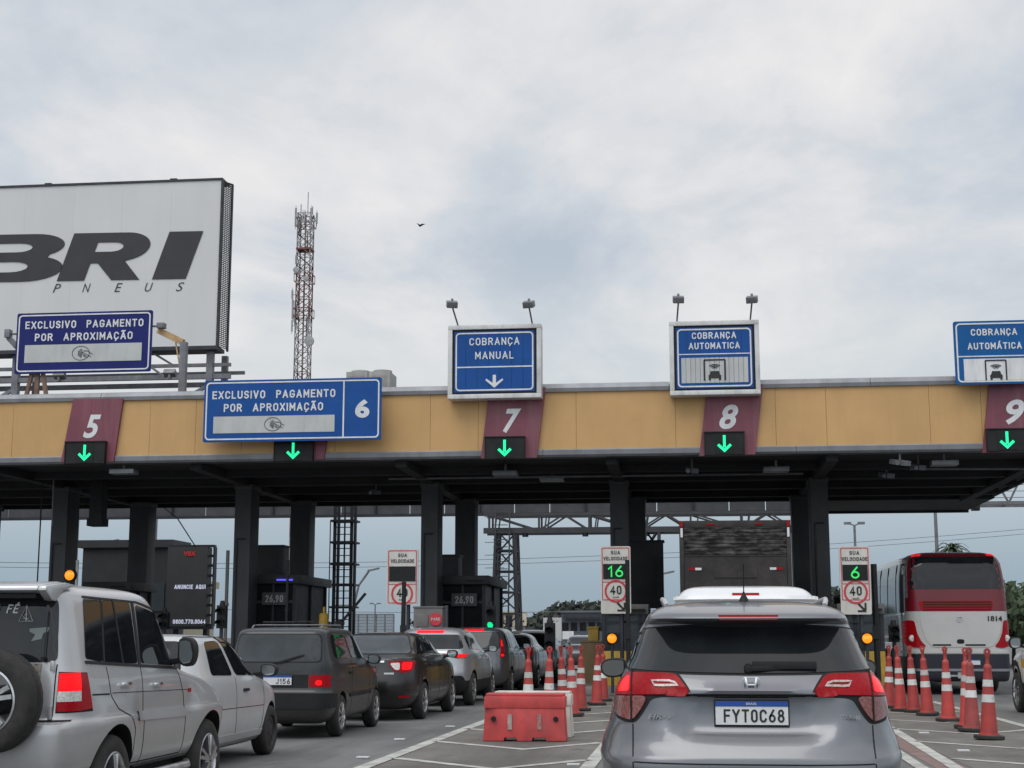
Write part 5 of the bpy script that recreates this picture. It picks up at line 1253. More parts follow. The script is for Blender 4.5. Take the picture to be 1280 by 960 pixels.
def mirror(t, s, x, y, z, w_=.20, h_=.15, m=None, vertical=False):
    mb = MB()
    if vertical: w_, h_ = .15, .24
    mb.prism(chaikin([(s * x, z + h_ * .3), (s * x, z - h_ * .4), (s * (x + w_ * .8), z - h_ * .5), (s * (x + w_), z + h_ * .1), (s * (x + w_ * .75), z + h_ * .5), (s * (x + w_ * .1), z + h_ * .5)], 2, True), y, y + .13)
    mb.bar((s * (x - .12), y + .09, z - h_ * .35), (s * (x + .06), y + .08, z - h_ * .2), .05)
    o = mb.build('wing_mirror', m or M['black'], t, bevel=.018)
    mb = MB(); mb.prism(chaikin([(s * (x + .02), z + h_ * .26), (s * (x + .02), z - h_ * .34), (s * (x + w_ * .78), z - h_ * .40), (s * (x + w_ * .92), z + h_ * .1), (s * (x + w_ * .72), z + h_ * .40), (s * (x + w_ * .12), z + h_ * .40)], 2, True), y - .006, y - .001)
    mb.build('mirror_glass', M['mirror'], o)
M['mirror'] = mat('mirror_glass', (0.35, 0.37, 0.38), .05, 1.0, .05)
def handle(t, sf, y, z, m, s=1, w_=.17):
    l, nn = sf.hit('side', y, z, s); mb = MB(); mb.b2((l.x - .002 if s > 0 else l.x - .028, y - w_ / 2, z - .018), (l.x + .028 if s > 0 else l.x + .002, y + w_ / 2, z + .016)); mb.build('door_handle', m, t, bevel=.008)
def both(fn):
    for s in (1, -1): fn(s)
P_ = {}
P_['grey'] = paint('graphite_metallic_paint', (0.145, 0.152, 0.166), .55, .34, .15)
P_['silver'] = paint('silver_metallic_paint', (0.47, 0.475, 0.485), .4, .34, .45)
P_['white'] = paint('dusty_white_paint', (0.50, 0.51, 0.52), 0.0, .35, .35)
P_['white2'] = paint('clean_white_paint', (0.66, 0.67, 0.68), 0.0, .3, .1)
P_['dark'] = paint('dark_grey_green_paint', (0.018, 0.021, 0.024), .2, .42, .25, .35)
P_['black'] = paint('black_paint', (0.003, 0.003, 0.004), .0, .35, .05, .45)
P_['mid'] = paint('mid_grey_paint', (0.10, 0.105, 0.115), .5, .34, .3)
P_['silver2'] = paint('light_silver_paint', (0.40, 0.41, 0.43), .5, .3, .3)
def sst(a, b, x): x = min(1, max(0, (x - a) / (b - a))); return x * x * (3 - 2 * x)

M['rail'] = mat('satin_silver_rail', (0.5, 0.5, 0.51), .35, .5, .05)
# ---- the grey crossover ahead
def disp_hrv(v):
    x, y, z = v; ax_ = abs(x)
    if y < 1.0:
        k = 1 - sst(.5, 1.0, y)
        rec = (1 - sst(.33 + (z - .80) * .25, .43 + (z - .80) * .25, ax_)) * sst(.80, .87, z) * (1 - sst(1.05, 1.075, z))
        y += .05 * rec * k
        lip = math.exp(-((z - 1.085) / .022) ** 2) * (1 - sst(.55, .7, ax_)); y -= .014 * lip * k * (1 - sst(.22, .30, ax_))
        # arched crease: the tailgate bulges over a line that rises towards the lamps
        zc = .785 + .14 * (ax_ / .7) ** 2.2
        y -= .016 * math.exp(-((z - zc) / .07) ** 2) * (1 - sst(.40, .66, ax_)) * k
    v = Vector((x, y, z))
    # shoulders over the wheels
    fx = math.exp(-((z - .78) / .10) ** 2) * (math.exp(-((y - .8) / .55) ** 2) + math.exp(-((y - 3.45) / .5) ** 2))
    v.x += math.copysign(.028 * fx, x) * sst(.6, .8, ax_)
    return v
prof = [(.20, .45, 3.9, .66), (.24, .22, 4.05, .76), (.34, .08, 4.15, .83), (.46, .02, 4.22, .862), (.60, .0, 4.25, .875), (.70, .0, 4.25, .878), (.725, .005, 4.24, .872), (.735, .02, 4.22, .862), (.80, .075, 4.18, .848),
        (.90, .105, 4.1, .828), (.98, .11, 3.9, .815), (1.04, .11, 3.55, .800), (1.08, .115, 3.25, .785), (1.13, .15, 3.05, .762), (1.19, .20, 2.9, .728), (1.30, .31, 2.7, .680), (1.42, .42, 2.48, .638), (1.455, .44, 2.40, .622), (1.465, .40, 2.38, .615), (1.474, .30, 2.35, .606), (1.490, .275, 2.32, .598), (1.510, .29, 2.28, .588), (1.537, .38, 2.2, .566), (1.568, .56, 2.05, .51), (1.596, .85, 1.85, .38), (1.608, 1.1, 1.65, .15)]
t, sf, body = vehicle('grey_crossover', 'grey metallic crossover directly ahead with its brake lamps lit and plate FYT0C68', 'car', (.33, 8.45, 0), 0.0, prof, P_['grey'], (.85, 3.46), .34, .86, 'alloy5', 6.2, 4.6, .50, disp_hrv, .022, group=None, n=168)
if 'group' in t: del t['group']
WIN = [(-.628, 1.425), (-.30, 1.448), (0, 1.452), (.30, 1.448), (.628, 1.425), (.66, 1.36), (.705, 1.24), (.715, 1.205), (.58, 1.192), (.3, 1.182), (0, 1.178), (-.3, 1.182), (-.58, 1.192), (-.715, 1.205), (-.705, 1.24), (-.66, 1.36)]
patch(sf, 'window_seal', 'rear', [(x * 1.025, z + (.010 if z > 1.3 else -.010)) for x, z in WIN], M['gap'], t, .002, round_=2)
rw_ = patch(sf, 'rear_window', 'rear', WIN, M['glass'], t, .0065, round_=2)
patch(sf, 'high_brake_lamp', 'rear', [(-.17, 1.505), (.17, 1.505), (.165, 1.486), (-.165, 1.486)], M['red_lens'], t, .006)
# lamps
for s in (-1, 1):
    up = cpoly(sf, [('s', .56, 1.12), ('s', .40, 1.155), (.70, 1.178), (.44, 1.175), (.405, 1.160), (.335, 1.078), (.36, 1.068), (.57, 1.063), (.68, 1.058), ('s', .50, 1.05)], s)
    lo = cpoly(sf, [('s', .50, 1.045), (.68, 1.052), (.575, 1.056), (.60, 1.0), (.642, .94), (.665, .918), ('s', .38, .945), ('s', .48, 1.0)], s)
    outl = cpoly(sf, [('s', .585, 1.13), ('s', .40, 1.172), (.69, 1.195), (.43, 1.190), (.392, 1.172), (.312, 1.072), (.345, 1.052), (.552, 1.048), (.585, .99), (.630, .925), (.665, .900), ('s', .40, .925), ('s', .50, .98)], s)
    lamp_ = patch(sf, 'tail_light', 'corner', outl, M['gap'], t, .003, s, round_=2, grid=.025)
    patch(sf, 'red_lens', 'corner', up, M['red_lens'], lamp_, .014, s, round_=1, grid=.022)
    patch(sf, 'clear_lens', 'corner', lo, M['pink_lens'], lamp_, .013, s, round_=1, grid=.022)
    patch(sf, 'lit_lens', 'corner', cpoly(sf, [('s', .40, 1.14), (.668, 1.165), (.668, 1.075), ('s', .40, 1.068)], s), M['red_lit'], lamp_, .018, s, round_=1, grid=.02)
    strip(sf, 'light_guide', 'rear', [(s * .55, 1.130), (s * .44, 1.130), (s * .40, 1.108), (s * .53, 1.104), (s * .55, 1.115)], .011, M['clear_lens'], lamp_, .020, closed=True)
    for k in range(6):
        for j in range(4):
            if k < 4: pass
    strip(sf, 'tail_seam', 'rear', [(s * .662, 1.19), (s * .662, .915)], .006, M['gap'], t, .019)
    strip(sf, 'tail_seam', 'rear', [(s * .664, .90), (s * .662, .70), (s * .655, .56)], .007, M['gap'], t, .0015, smooth=1)
    strip(sf, 'side_seam', 'side', [(.62, .9), (.95, 1.02), (1.25, 1.0), (1.3, .45)], .007, M['gap'], t, .002, side=s, smooth=1)
    strip(sf, 'side_seam', 'side', [(2.12, 1.12), (2.1, .45)], .007, M['gap'], t, .002, side=s)
    patch(sf, 'side_window', 'side', [(.78, 1.40), (.72, 1.22), (1.0, 1.14), (2.1, 1.10), (2.9, 1.08), (2.5, 1.40), (2.0, 1.48), (1.2, 1.48)], M['glass'], t, .005, side=s, round_=2)
    pts_ = []
    for xx, yy, dz in ((.470, .72, .0), (.485, .80, .03), (.50, 1.0, .045), (.505, 1.5, .045), (.50, 1.9, .04), (.485, 2.08, .0)):
        hh_ = sf.hit('top', s * xx, yy)[0]; pts_.append((hh_.x, hh_.y, hh_.z + dz))
    mb = MB(); mb.tube(pts_, .016, 10); mb.build('roof_rail', M['rail'], t, smooth=True)
    mirror(t, s, .80, 2.62, 1.16, .20, .145)
    handle(t, sf, 1.9, .93, P_['grey'], s)
# tailgate creases and lower shut line
strip(sf, 'tail_seam', 'rear', [(-.325, 1.062), (-.2, 1.061), (.2, 1.061), (.325, 1.062)], .006, M['gap'], t, .002)
strip(sf, 'bumper_seam', 'rear', [(-.655, .70), (-.3, .695), (.3, .695), (.655, .70)], .008, M['gap'], t, .002)
strip(sf, 'chrome_lip', 'rear', [(-.30, 1.052), (.30, 1.052)], .010, M['chrome'], t, .006)
f, y = plate(t, sf, .0, .965, 'FYT0C68', .40, .128, True, .012, .335)
letters('band_lettering', [('BRASIL', (.0, y - .011, .965 + .051), .013, .06, .0)], M['plate'], f, .001)
# H badge
l, nn = sf.hit('rear', 0, 1.115)
mb = MB(); yb_ = l.y - .006; zc = 1.118
ring(mb, fillet([(-.048, zc + .045), (.048, zc + .045), (.042, zc - .046), (-.042, zc - .046)], .02), fillet([(-.042, zc + .039), (.042, zc + .039), (.037, zc - .040), (-.037, zc - .040)], .015), yb_ - .008, yb_ + .01)
for s in (-1, 1): mb.bar((s * .030, yb_ - .004, zc + .042), (s * .019, yb_ - .004, zc - .042), .014, .012)
mb.b2((-.022, yb_ - .009, zc - .006), (.022, yb_ + .002, zc + .006)); mb.build('emblem', M['chrome'], t, bevel=.002)
l, nn = sf.hit('rear', -.50, .945); mb = MB(); 
letters('badge', [('HR-V', (-.505, l.y - .012, .945), .030, .15, .012, .3)], M['chrome'], t, .008)
l, nn = sf.hit('rear', .53, .945); letters('badge', [('TOURING', (.535, l.y - .012, .945), .020, .11, .01)], M['alloy'], t, .008)
# wiper, antenna
mb = MB(); h0, _ = sf.hit('rear', -.02, 1.215); h1, _ = sf.hit('rear', .33, 1.24)
mb.bar((.0, h0.y - .03, 1.205), (.36, h1.y - .01, 1.222), .035, .03); mb.box((.19, (h0.y + h1.y) / 2 - .035, 1.225), (.36, .02, .045)); mb.cyl((-.01, h0.y + .02, 1.207), (-.01, h0.y - .045, 1.205), .03, .022, 14)
mb.build('rear_wiper', M['black'], t, bevel=.008)
l, nn = sf.hit('top', -.0, .92); mb = MB(); mb.lathe([(.032, l.z - .01), (.026, l.z + .015), (.012, l.z + .04), (.005, l.z + .06)], 'Z', (0, .92, 0), 16); mb.cyl((0, .92, l.z + .04), (0, .83, l.z + .23), .0035, .0028, 6); mb.build('antenna', M['black'], t, smooth=True)
strip(sf, 'roof_seam', 'top', [(0, .66), (0, 2.0)], .004, M['gap'], t, .0005)
for s in (-1, 1):
    patch(sf, 'reflector', 'rear', [(s * .62, .52), (s * .80, .54), (s * .80, .50), (s * .62, .48)], M['red_lens'], t, .005)

# ---- silver four by four with spare wheel
def disp_paj(v):
    x, y, z = v; ax_ = abs(x)
    f = math.exp(-((z - .78) / .16) ** 2) * (math.exp(-((y - .92) / .42) ** 6) + math.exp(-((y - 3.06) / .42) ** 6))
    v = Vector((x + math.copysign(.03 * f, x) * sst(.6, .8, ax_), y, z)); return v
prof = [(.36, .30, 3.35, .60), (.40, .10, 3.5, .76), (.48, .02, 3.6, .82), (.60, .0, 3.66, .838), (.72, .0, 3.66, .842), (.795, .0, 3.64, .842), (.815, .03, 3.62, .835), (.825, .11, 3.58, .828), (.90, .12, 3.50, .828), (.98, .125, 3.32, .825), (1.05, .13, 2.98, .820),
        (1.10, .135, 2.62, .812), (1.15, .14, 2.42, .800), (1.20, .15, 2.36, .788), (1.40, .17, 2.24, .748), (1.56, .19, 2.12, .715), (1.66, .205, 2.02, .694), (1.71, .24, 1.92, .665), (1.745, .36, 1.74, .58), (1.765, .60, 1.48, .40), (1.773, .85, 1.2, .15)]
t, sf, body = vehicle('silver_four_by_four', 'silver four by four with a spare wheel on its tailgate, at the left edge', 'car', (-4.985, 9.70, 0), 0.0, prof, P_['silver'], (.92, 3.06), .345, .845, 'alloy5', 13, 11, .0, disp_paj, .024, .075, n=168, wwd=.22)
b_sill = strip(sf, 'side_step', 'side', [(1.4, .40), (2.6, .40)], .07, M['black'], t, .02)
RW = [(-.65, 1.65), (.65, 1.65), (.665, 1.58), (.70, 1.24), (.68, 1.215), (-.68, 1.215), (-.70, 1.24), (-.665, 1.58)]
patch(sf, 'rear_window', 'rear', RW, M['glass'], t, .005, round_=2)
patch(sf, 'rear_light_plate', 'rear', [(-.62, 1.645), (.62, 1.645), (.63, 1.60), (-.63, 1.60)], M['gap'], t, .007)
mb = MB(); mb.prism([(-.02, 1.725), (-.03, 1.695), (.06, 1.675), (.30, 1.69), (.50, 1.758), (.30, 1.765)], -.62, .62, 'YZ')
for s in (-1, 1): mb.prism([(-.02, 1.725), (-.03, 1.695), (.08, 1.63), (.15, 1.625), (.26, 1.70), (.50, 1.745), (.30, 1.757)], s * .62, s * .68, 'YZ')
spl = mb.build('spoiler', P_['silver'], t, bevel=.012)
mb = MB(); mb.b2((-.58, .04, 1.645), (.58, .20, 1.674)); mb.build('spoiler_underside', M['black'], spl)
for s in (1, -1):
    for pl in ([(.56, 1.655), (.45, 1.235), (.74, 1.205), (.86, 1.65)], [(.90, 1.65), (.79, 1.20), (1.42, 1.185), (1.44, 1.645)], [(1.56, 1.63), (1.50, 1.185), (2.20, 1.155), (2.24, 1.18), (2.06, 1.50), (1.96, 1.575)]):
        patch(sf, 'side_window', 'side', pl, M['glass'], t, .006, side=s, round_=1)
    strip(sf, 'window_frame', 'side', [(.44, 1.21), (2.30, 1.135)], .020, M['black'], t, .009, side=s); strip(sf, 'window_frame', 'side', [(1.50, 1.64), (1.46, 1.18)], .045, M['black'], t, .0075, side=s)
    strip(sf, 'window_frame', 'side', [(.88, 1.655), (.765, 1.20)], .03, M['black'], t, .0075, side=s); strip(sf, 'window_frame', 'side', [(2.00, 1.61), (2.14, 1.47), (2.34, 1.14)], .045, M['black'], t, .0075, side=s, smooth=1)
    strip(sf, 'window_frame', 'side', [(.56, 1.665), (1.6, 1.65), (1.98, 1.60)], .014, M['black'], t, .0075, side=s); strip(sf, 'window_frame', 'side', [(1.10, 1.65), (1.12, 1.19)], .022, M['black'], t, .010, side=s)
    for ln_ in ([(.80, 1.17), (.83, .90), (1.26, .78), (1.32, .46)], [(1.47, 1.16), (1.50, .44)], [(2.28, 1.13), (2.44, .85), (2.42, .44)], [(1.33, .455), (2.4, .455)]):
        strip(sf, 'door_seam', 'side', ln_, .009, M['gap'], t, .002, side=s, smooth=1)
    strip(sf, 'side_moulding', 'side', [(1.34, .80), (2.42, .78)], .07, P_['silver'], t, .012, side=s); strip(sf, 'crease_shade_line', 'side', [(.50, .985), (.80, .98)], .012, M['gap'], t, .0015, side=s)
    strip(sf, 'shoulder_shadow', 'side', [(.85, .985), (2.6, .955)], .006, M['gap'], t, .001, side=s).name = 'crease_shade_line'  # thin dark strips paint the shade along the shoulder crease
    handle(t, sf, 1.10, 1.04, M['chrome'], s); handle(t, sf, 1.78, 1.02, M['chrome'], s)
    patch(sf, 'indicator', 'side', [(2.52, .965), (2.58, .965), (2.58, .935), (2.52, .935)], M['red_lens'], t, .006, side=s)
    mirror(t, s, .86, 2.12, 1.26, vertical=True)
    # wrap-around tail lamp
    lr = patch(sf, 'tail_light', 'corner', cpoly(sf, [(.715, 1.15), ('s', .44, 1.14), ('s', .50, .875), (.715, .875)], s), M['gap'], t, .003, s)
    for z0_, z1_, m_ in ((1.02, 1.14, 'red_hot'), (.95, 1.018, 'white_lens'), (.885, .948, 'red_lens')):
        patch(sf, 'red_lens' if m_ != 'white_lens' else 'clear_lens', 'corner', cpoly(sf, [(.72, z1_), ('s', .32, z1_), ('s', .32, z0_), (.72, z0_)], s), M[m_], lr, .012, s)
    patch(sf, 'red_lens', 'corner', cpoly(sf, [('s', .322, 1.14), ('s', .42, 1.13), ('s', .48, .895), ('s', .322, .885)], s), M['red_lens'], lr, .012, s)
    strip(sf, 'tail_seam', 'rear', [(s * .70, 1.2), (s * .70, .83)], .008, M['gap'], t, .002)
    mb = MB(); l, _ = sf.hit('rear', s * .60, .80); mb.box((s * .69, .11, .88), (.025, .03, .09)); mb.box((s * .69, .12, 1.19), (.025, .03, .07)); mb.build('hinge', P_['silver'], t, bevel=.005)
strip(sf, 'bumper_seam', 'rear', [(-.8, .824), (.8, .824)], .010, M['gap'], t, .003); strip(sf, 'bumper_step', 'rear', [(-.52, .755), (.52, .755)], .05, M['black'], t, .006)
patch(sf, 'sticker', 'rear', [(.52, 1.205), (.60, 1.205), (.60, 1.09), (.52, 1.09)], mat('mottled_sticker', (0.22, 0.20, 0.17), .5, var=.2, scale=40, col2=(.05, .045, .05)), t, .004)
# spare wheel
sp = empty('spare_wheel', (.36, -.10, .965)); sp.parent = t; sp.rotation_euler = (0, 0, R(90))
for (nm, me_) in zip(('tyre', 'rim'), _wh[(.345, 'alloy5', -1, .22)][:2]):
    o = link(bpy.data.objects.new(nm, me_), sp)
mb = MB(); mb.cyl((0, -.05, 0), (0, .28, 0), .1); o = mb.build('carrier', M['black'], t); o.location = (.36, 0, .965)
# rear window lettering, decal and painted interior glow
l, _ = sf.hit('rear', .35, 1.46)
road_text('lettering', [('NA FÉ', (.29, sf.hit('rear', .33, 1.57)[0].y - .012, 1.575), .060, .22, .16, .25)], M['sign_white'], t, .001)
mb = MB()
for a_, b_ in (((.50, 1.36), (.545, 1.47)), ((.545, 1.47), (.60, 1.36)), ((.50, 1.36), (.60, 1.36)), ((.52, 1.38), (.575, 1.38)), ((.53, 1.40), (.565, 1.41)), ((.545, 1.47), (.55, 1.36)), ((.515, 1.40), (.58, 1.36))):
    a_, b_ = (a_[0] - .09, a_[1] + .13), (b_[0] - .09, b_[1] + .13); mb.bar((a_[0], sf.hit('rear', *a_)[0].y - .012, a_[1]), (b_[0], sf.hit('rear', *b_)[0].y - .012, b_[1]), .006, .002)
mb.build('decal', M['sign_grey'], t)
patch(sf, 'interior_glow', 'rear', [(.49, 1.44), (.625, 1.45), (.62, 1.42), (.59, 1.41), (.58, 1.37), (.51, 1.355), (.535, 1.40), (.49, 1.42)], mat('grey_green_cloth_seen_in_window', (0.16, 0.19, 0.18), .6, var=.1), t, .008, grid=.02).name = 'interior_glow_patch'  # painted interior glow: pale patch on the opaque glass for cloth seen inside
mb = MB(); l, _ = sf.hit('rear', .66, 1.3); mb.cyl((.62, .125, 1.22), (.62, .17, 1.56), .004, None, 6); mb.box((.62, .115, 1.235), (.02, .03, .03)); mb.build('antenna', M['black'], t)
mb = MB(); mb.tube([(.80, 1.35, .36), (.84, 1.45, .35), (.84, 2.5, .35), (.80, 2.6, .36)], .035, 10); mb.build('step_tube', M['alloy'], t, smooth=True)

# ---- generic hatch / sedan / suv dressing
def dress(t, sf, roof_z, RWp, side_w, seams, lamps, handles=(), mir=None, mirz=1.0, glassm='glass', bump=None, wiper=None, high=None, pillar=None, both_=True, reflect=None):
    if RWp:
        cx = sum(p[0] for p in RWp) / len(RWp); cz = sum(p[1] for p in RWp) / len(RWp)
        patch(sf, 'window_seal', 'rear', [(cx + (x - cx) * 1.035, cz + (z - cz) * 1.07) for x, z in RWp], M['gap'], t, .002, round_=2)
        patch(sf, 'rear_window', 'rear', RWp, M[glassm], t, .006, round_=2)
    for s in ((1, -1) if both_ else (1,)):
        for pl in side_w: patch(sf, 'side_window', 'side', pl, M['glass'], t, .006, side=s, round_=2)
        for sm in seams: strip(sf, 'door_seam', 'side', sm, .008, M['gap'], t, .002, side=s, smooth=1)
        for y, z, m_ in handles: handle(t, sf, y, z, M[m_] if m_ in M else P_[m_], s)
        if mir: mirror(t, s, mir[0], mir[1], mirz)
        for q_, (pr, m_) in enumerate(lamps[0]): patch(sf, 'tail_light', 'corner', cpoly(sf, pr, s), M[m_], t, .007 + .009 * q_, s, round_=1, grid=.025)
    if wiper:
        (x0, z0), (x1, z1) = wiper; a, b = sf.hit('rear', x0, z0)[0], sf.hit('rear', x1, z1)[0]
        mb = MB(); mb.bar((x0, a.y - .03, z0), (x1, b.y - .02, z1), .018, .02); mb.bar((x0 + (x1 - x0) * .35, a.y - .025, z0 + (z1 - z0) * .35 - .012), (x1 + .05, b.y - .012, z1 + .01), .012, .02); mb.cyl((x0, a.y + .02, z0), (x0, a.y - .04, z0), .02); mb.build('rear_wiper', M['black'], t)
    if high: patch(sf, 'high_brake_lamp', 'rear', high, M['red_hot'], t, .012)
# ---- dusty white three-door hatchback
prof = [(.17, .35, 3.5, .60), (.22, .12, 3.65, .74), (.35, .03, 3.74, .79), (.50, .0, 3.76, .808), (.62, .02, 3.74, .81), (.75, .07, 3.66, .805), (.84, .10, 3.45, .795), (.90, .12, 3.1, .785), (.945, .14, 2.85, .770), (1.0, .17, 2.66, .745), (1.15, .27, 2.42, .69), (1.28, .37, 2.2, .64), (1.35, .44, 2.02, .60), (1.39, .55, 1.85, .52), (1.41, .8, 1.6, .36), (1.415, 1.0, 1.4, .15)]
t, sf, body = vehicle('white_hatchback', 'dusty white three-door hatchback between the silver four by four and the dark wagon', 'car', (-5.82, 14.78, 0), 0.0, prof, P_['white'], (.68, 3.06), .29, .80, 'steel', 6, 5, .0, None, .03, .05, n=128, wwd=.18)
dress(t, sf, 1.41, [(-.52, 1.33), (.52, 1.33), (.60, 1.0), (-.60, 1.0)], [[(.95, 1.33), (.84, .98), (1.56, .965), (1.42, 1.345)], [(1.52, 1.345), (1.68, .965), (2.66, .94), (2.28, 1.22), (2.05, 1.32)]],
      [[(1.62, .95), (1.60, .50), (1.68, .26), (2.62, .27), (2.70, .6), (2.68, .93)], [(.6, .62), (2.7, .60)]], ([([(.58, .92), ('s', .34, .90), ('s', .30, .70), (.60, .70)], 'red_lens')], [([(.12, .90), (.28, .86), (.28, .72), (.12, .70)], 'red_lens')]), [(1.95, .80, 'black')], (.79, 2.55), 1.0, wiper=((0, .99), (.4, 1.02)))
plate(t, sf, 0, .75, None)
for s in (1, -1): strip(sf, 'roof_moulding', 'top', [(s * .50, .62), (s * .53, 1.2), (s * .50, 2.0)], .02, M['black'], t, .006, smooth=1); strip(sf, 'side_moulding', 'side', [(.95, .30), (2.7, .30)], .07, P_['white'], t, .015, side=s); strip(sf, 'window_visor', 'side', [(1.50, 1.35), (1.95, 1.34), (2.30, 1.20)], .05, M['black_gloss'], t, .02, side=s, smooth=1)
# ---- second white car mostly hidden in the next lane, only its roof edge shows
prof_w = prof
t, sf, body = vehicle('white_hatchback', 'white car almost hidden behind the white hatchback, only its roof edge showing', 'car', (-8.55, 20.4, 0), 0.0, prof, P_['white2'], (.68, 3.06), .29, .80, 'steel', 6, 5, .0, None, .045, .05, n=80, wwd=.18, group='cars in the neighbouring lane')
dress(t, sf, 1.41, [(-.52, 1.33), (.52, 1.33), (.60, 1.0), (-.60, 1.0)], [[(.95, 1.33), (.84, .98), (2.66, .94), (2.28, 1.22), (2.05, 1.32)]], [[(1.62, .95), (1.60, .3)]], ([([(.58, .92), ('s', .34, .90), ('s', .30, .70), (.60, .70)], 'red_lens')], []), [(1.95, .80, 'black')], (.79, 2.55), 1.0)
# ---- dark boxy wagon
prof = [(.20, .30, 3.5, .58), (.25, .10, 3.65, .70), (.35, .02, 3.74, .745), (.50, .0, 3.78, .762), (.60, .0, 3.78, .770), (.63, .01, 3.77, .768), (.645, .05, 3.75, .762), (.80, .06, 3.70, .768), (.92, .065, 3.55, .765), (.98, .07, 3.2, .76), (1.03, .075, 2.95, .752), (1.07, .08, 2.75, .74), (1.25, .13, 2.50, .69), (1.40, .17, 2.28, .660), (1.46, .19, 2.14, .645), (1.495, .25, 2.0, .60), (1.52, .42, 1.85, .48), (1.53, .9, 1.4, .15)]
t, sf, body = vehicle('dark_wagon', 'dark grey boxy wagon with a luggage rack behind the white hatchback', 'car', (-5.70, 20.38, 0), 0.0, prof, P_['dark'], (.80, 3.16), .29, .765, 'alloy8', 9, 6, .0, None, .03, .05, n=128, wwd=.18)
dress(t, sf, 1.5, [(-.57, 1.42), (.57, 1.42), (.61, 1.05), (-.61, 1.05)], [[(.42, 1.42), (.45, 1.10), (1.36, 1.09), (1.20, 1.42)], [(1.30, 1.42), (1.47, 1.09), (2.60, 1.07), (2.22, 1.38)]],
      [[(1.41, 1.07), (1.40, .3)], [(2.62, 1.05), (2.6, .3)], [(1.2, .60), (3.5, .60)]], ([([(.46, .87), ('s', .24, .87), ('s', .24, .70), (.46, .70)], 'red_lens'), ([(.55, .80), (.63, .80), (.63, .73), (.55, .73)], 'red_hot')], [([(.07, .87), (.18, .87), (.18, .70), (.07, .70)], 'red_lens')]), [(1.3, .88, 'black')], (.75, 2.5), 1.05, glassm='glass2', wiper=((-.12, 1.00), (.33, 1.13)))
patch(sf, 'tail_panel', 'rear', [(-.45, .875), (.45, .875), (.45, .695), (-.45, .695)], M['black'], t, .004)
plate(t, sf, .02, .80, 'J156', .40, .13, True, .08, .20)
strip(sf, 'bumper', 'rear', [(-.74, .52), (.74, .52)], .20, M['black'], t, .03)
for s in (1, -1): strip(sf, 'bumper_side', 'side', [(.1, .52), (.48, .52)], .18, M['black'], t, .02, side=s); strip(sf, 'side_moulding', 'side', [(1.25, .56), (2.7, .56)], .05, M['black'], t, .012, side=s)
mb = MB()
for s in (-1, 1): mb.tube([(s * .5, .50, 1.50), (s * .5, .6, 1.55), (s * .5, 1.7, 1.558), (s * .5, 1.75, 1.51)], .012, 8)
for y in (.75, 1.1, 1.5): mb.cyl((-.5, y, 1.557), (.5, y, 1.557), .009, None, 8)
mb.build('roof_rack', M['galv'], t)
mb = MB(); mb.box((.16, 1.0, 1.60), (.12, .5, .03)); mb.box((-.25, 1.1, 1.598), (.5, .12, .03)); mb.build('rack_load', M['black'], t, bevel=.01)
# ---- black sedan
prof = [(.18, .40, 4.2, .62), (.24, .12, 4.38, .78), (.36, .04, 4.48, .845), (.50, .0, 4.52, .868), (.65, .0, 4.52, .875), (.78, .04, 4.48, .872), (.88, .07, 4.38, .865), (.96, .09, 4.05, .855), (1.01, .10, 3.75, .84), (1.045, .12, 3.55, .825), (1.065, .20, 3.42, .81), (1.08, .38, 3.32, .79), (1.095, .58, 3.24, .765), (1.15, .72, 3.10, .735), (1.28, .95, 2.82, .675), (1.38, 1.14, 2.56, .62), (1.43, 1.28, 2.38, .57), (1.46, 1.5, 2.2, .46), (1.475, 1.75, 2.0, .25)]
t, sf, body = vehicle('black_sedan', 'shiny black four-door sedan with its right tail lamp lit', 'car', (-5.46, 24.85, 0), R(-1.5), prof, P_['black'], (1.02, 3.62), .315, .87, 'alloy8', 5, 5, .0, None, .028, .05, n=128)
dress(t, sf, 1.46, [(-.50, 1.41), (.50, 1.41), (.66, 1.11), (-.66, 1.11)], [[(.98, 1.24), (.95, 1.12), (1.6, 1.09), (1.62, 1.36), (1.40, 1.37)], [(1.68, 1.37), (1.66, 1.09), (2.3, 1.08), (2.25, 1.42)], [(2.33, 1.42), (2.36, 1.08), (3.2, 1.06), (2.75, 1.32)]],
      [[(1.35, 1.09), (1.45, .65), (1.55, .3)], [(2.32, 1.07), (2.32, .28)], [(3.15, 1.05), (3.15, .3)]], ([([(.40, .98), (.60, 1.00), ('s', .55, .985), ('s', .40, .84), (.68, .79), (.52, .82)], 'red_lens'), ([(.44, .955), (.60, .965), (.60, .84), (.53, .84)], 'white_lens'), ([(.63, .97), ('s', .38, .97), ('s', .32, .85), (.63, .84)], 'red_hot')], [([(.10, 1.0), (.42, .98), (.30, .84), (.08, .84)], 'red_hot')]), [(1.5, .92, 'black'), (2.5, .9, 'black')], (.86, 3.05), 1.08, glassm='glass2')
plate(t, sf, 0, .84, None, w_=.40); strip(sf, 'chrome_strip', 'rear', [(-.35, .98), (.35, .98)], .03, M['chrome'], t, .012)
for s in (1, -1): patch(sf, 'reflector', 'rear', [(s * .60, .42), (s * .74, .42), (s * .74, .39), (s * .60, .39)], M['red_lens'], t, .006); strip(sf, 'chrome_sill', 'side', [(.98, 1.10), (3.2, 1.05)], .014, M['chrome'], t, .009, side=s)
patch(sf, 'sticker', 'rear', [(.36, .80), (.52, .80), (.52, .77), (.36, .77)], M['sign_grey'], t, .008)
letters('badge', [('XEi', (.52, sf.hit('rear', .55, 1.035)[0].y - .03, 1.035), .02, .1, .003)], M['chrome'], t, .01)
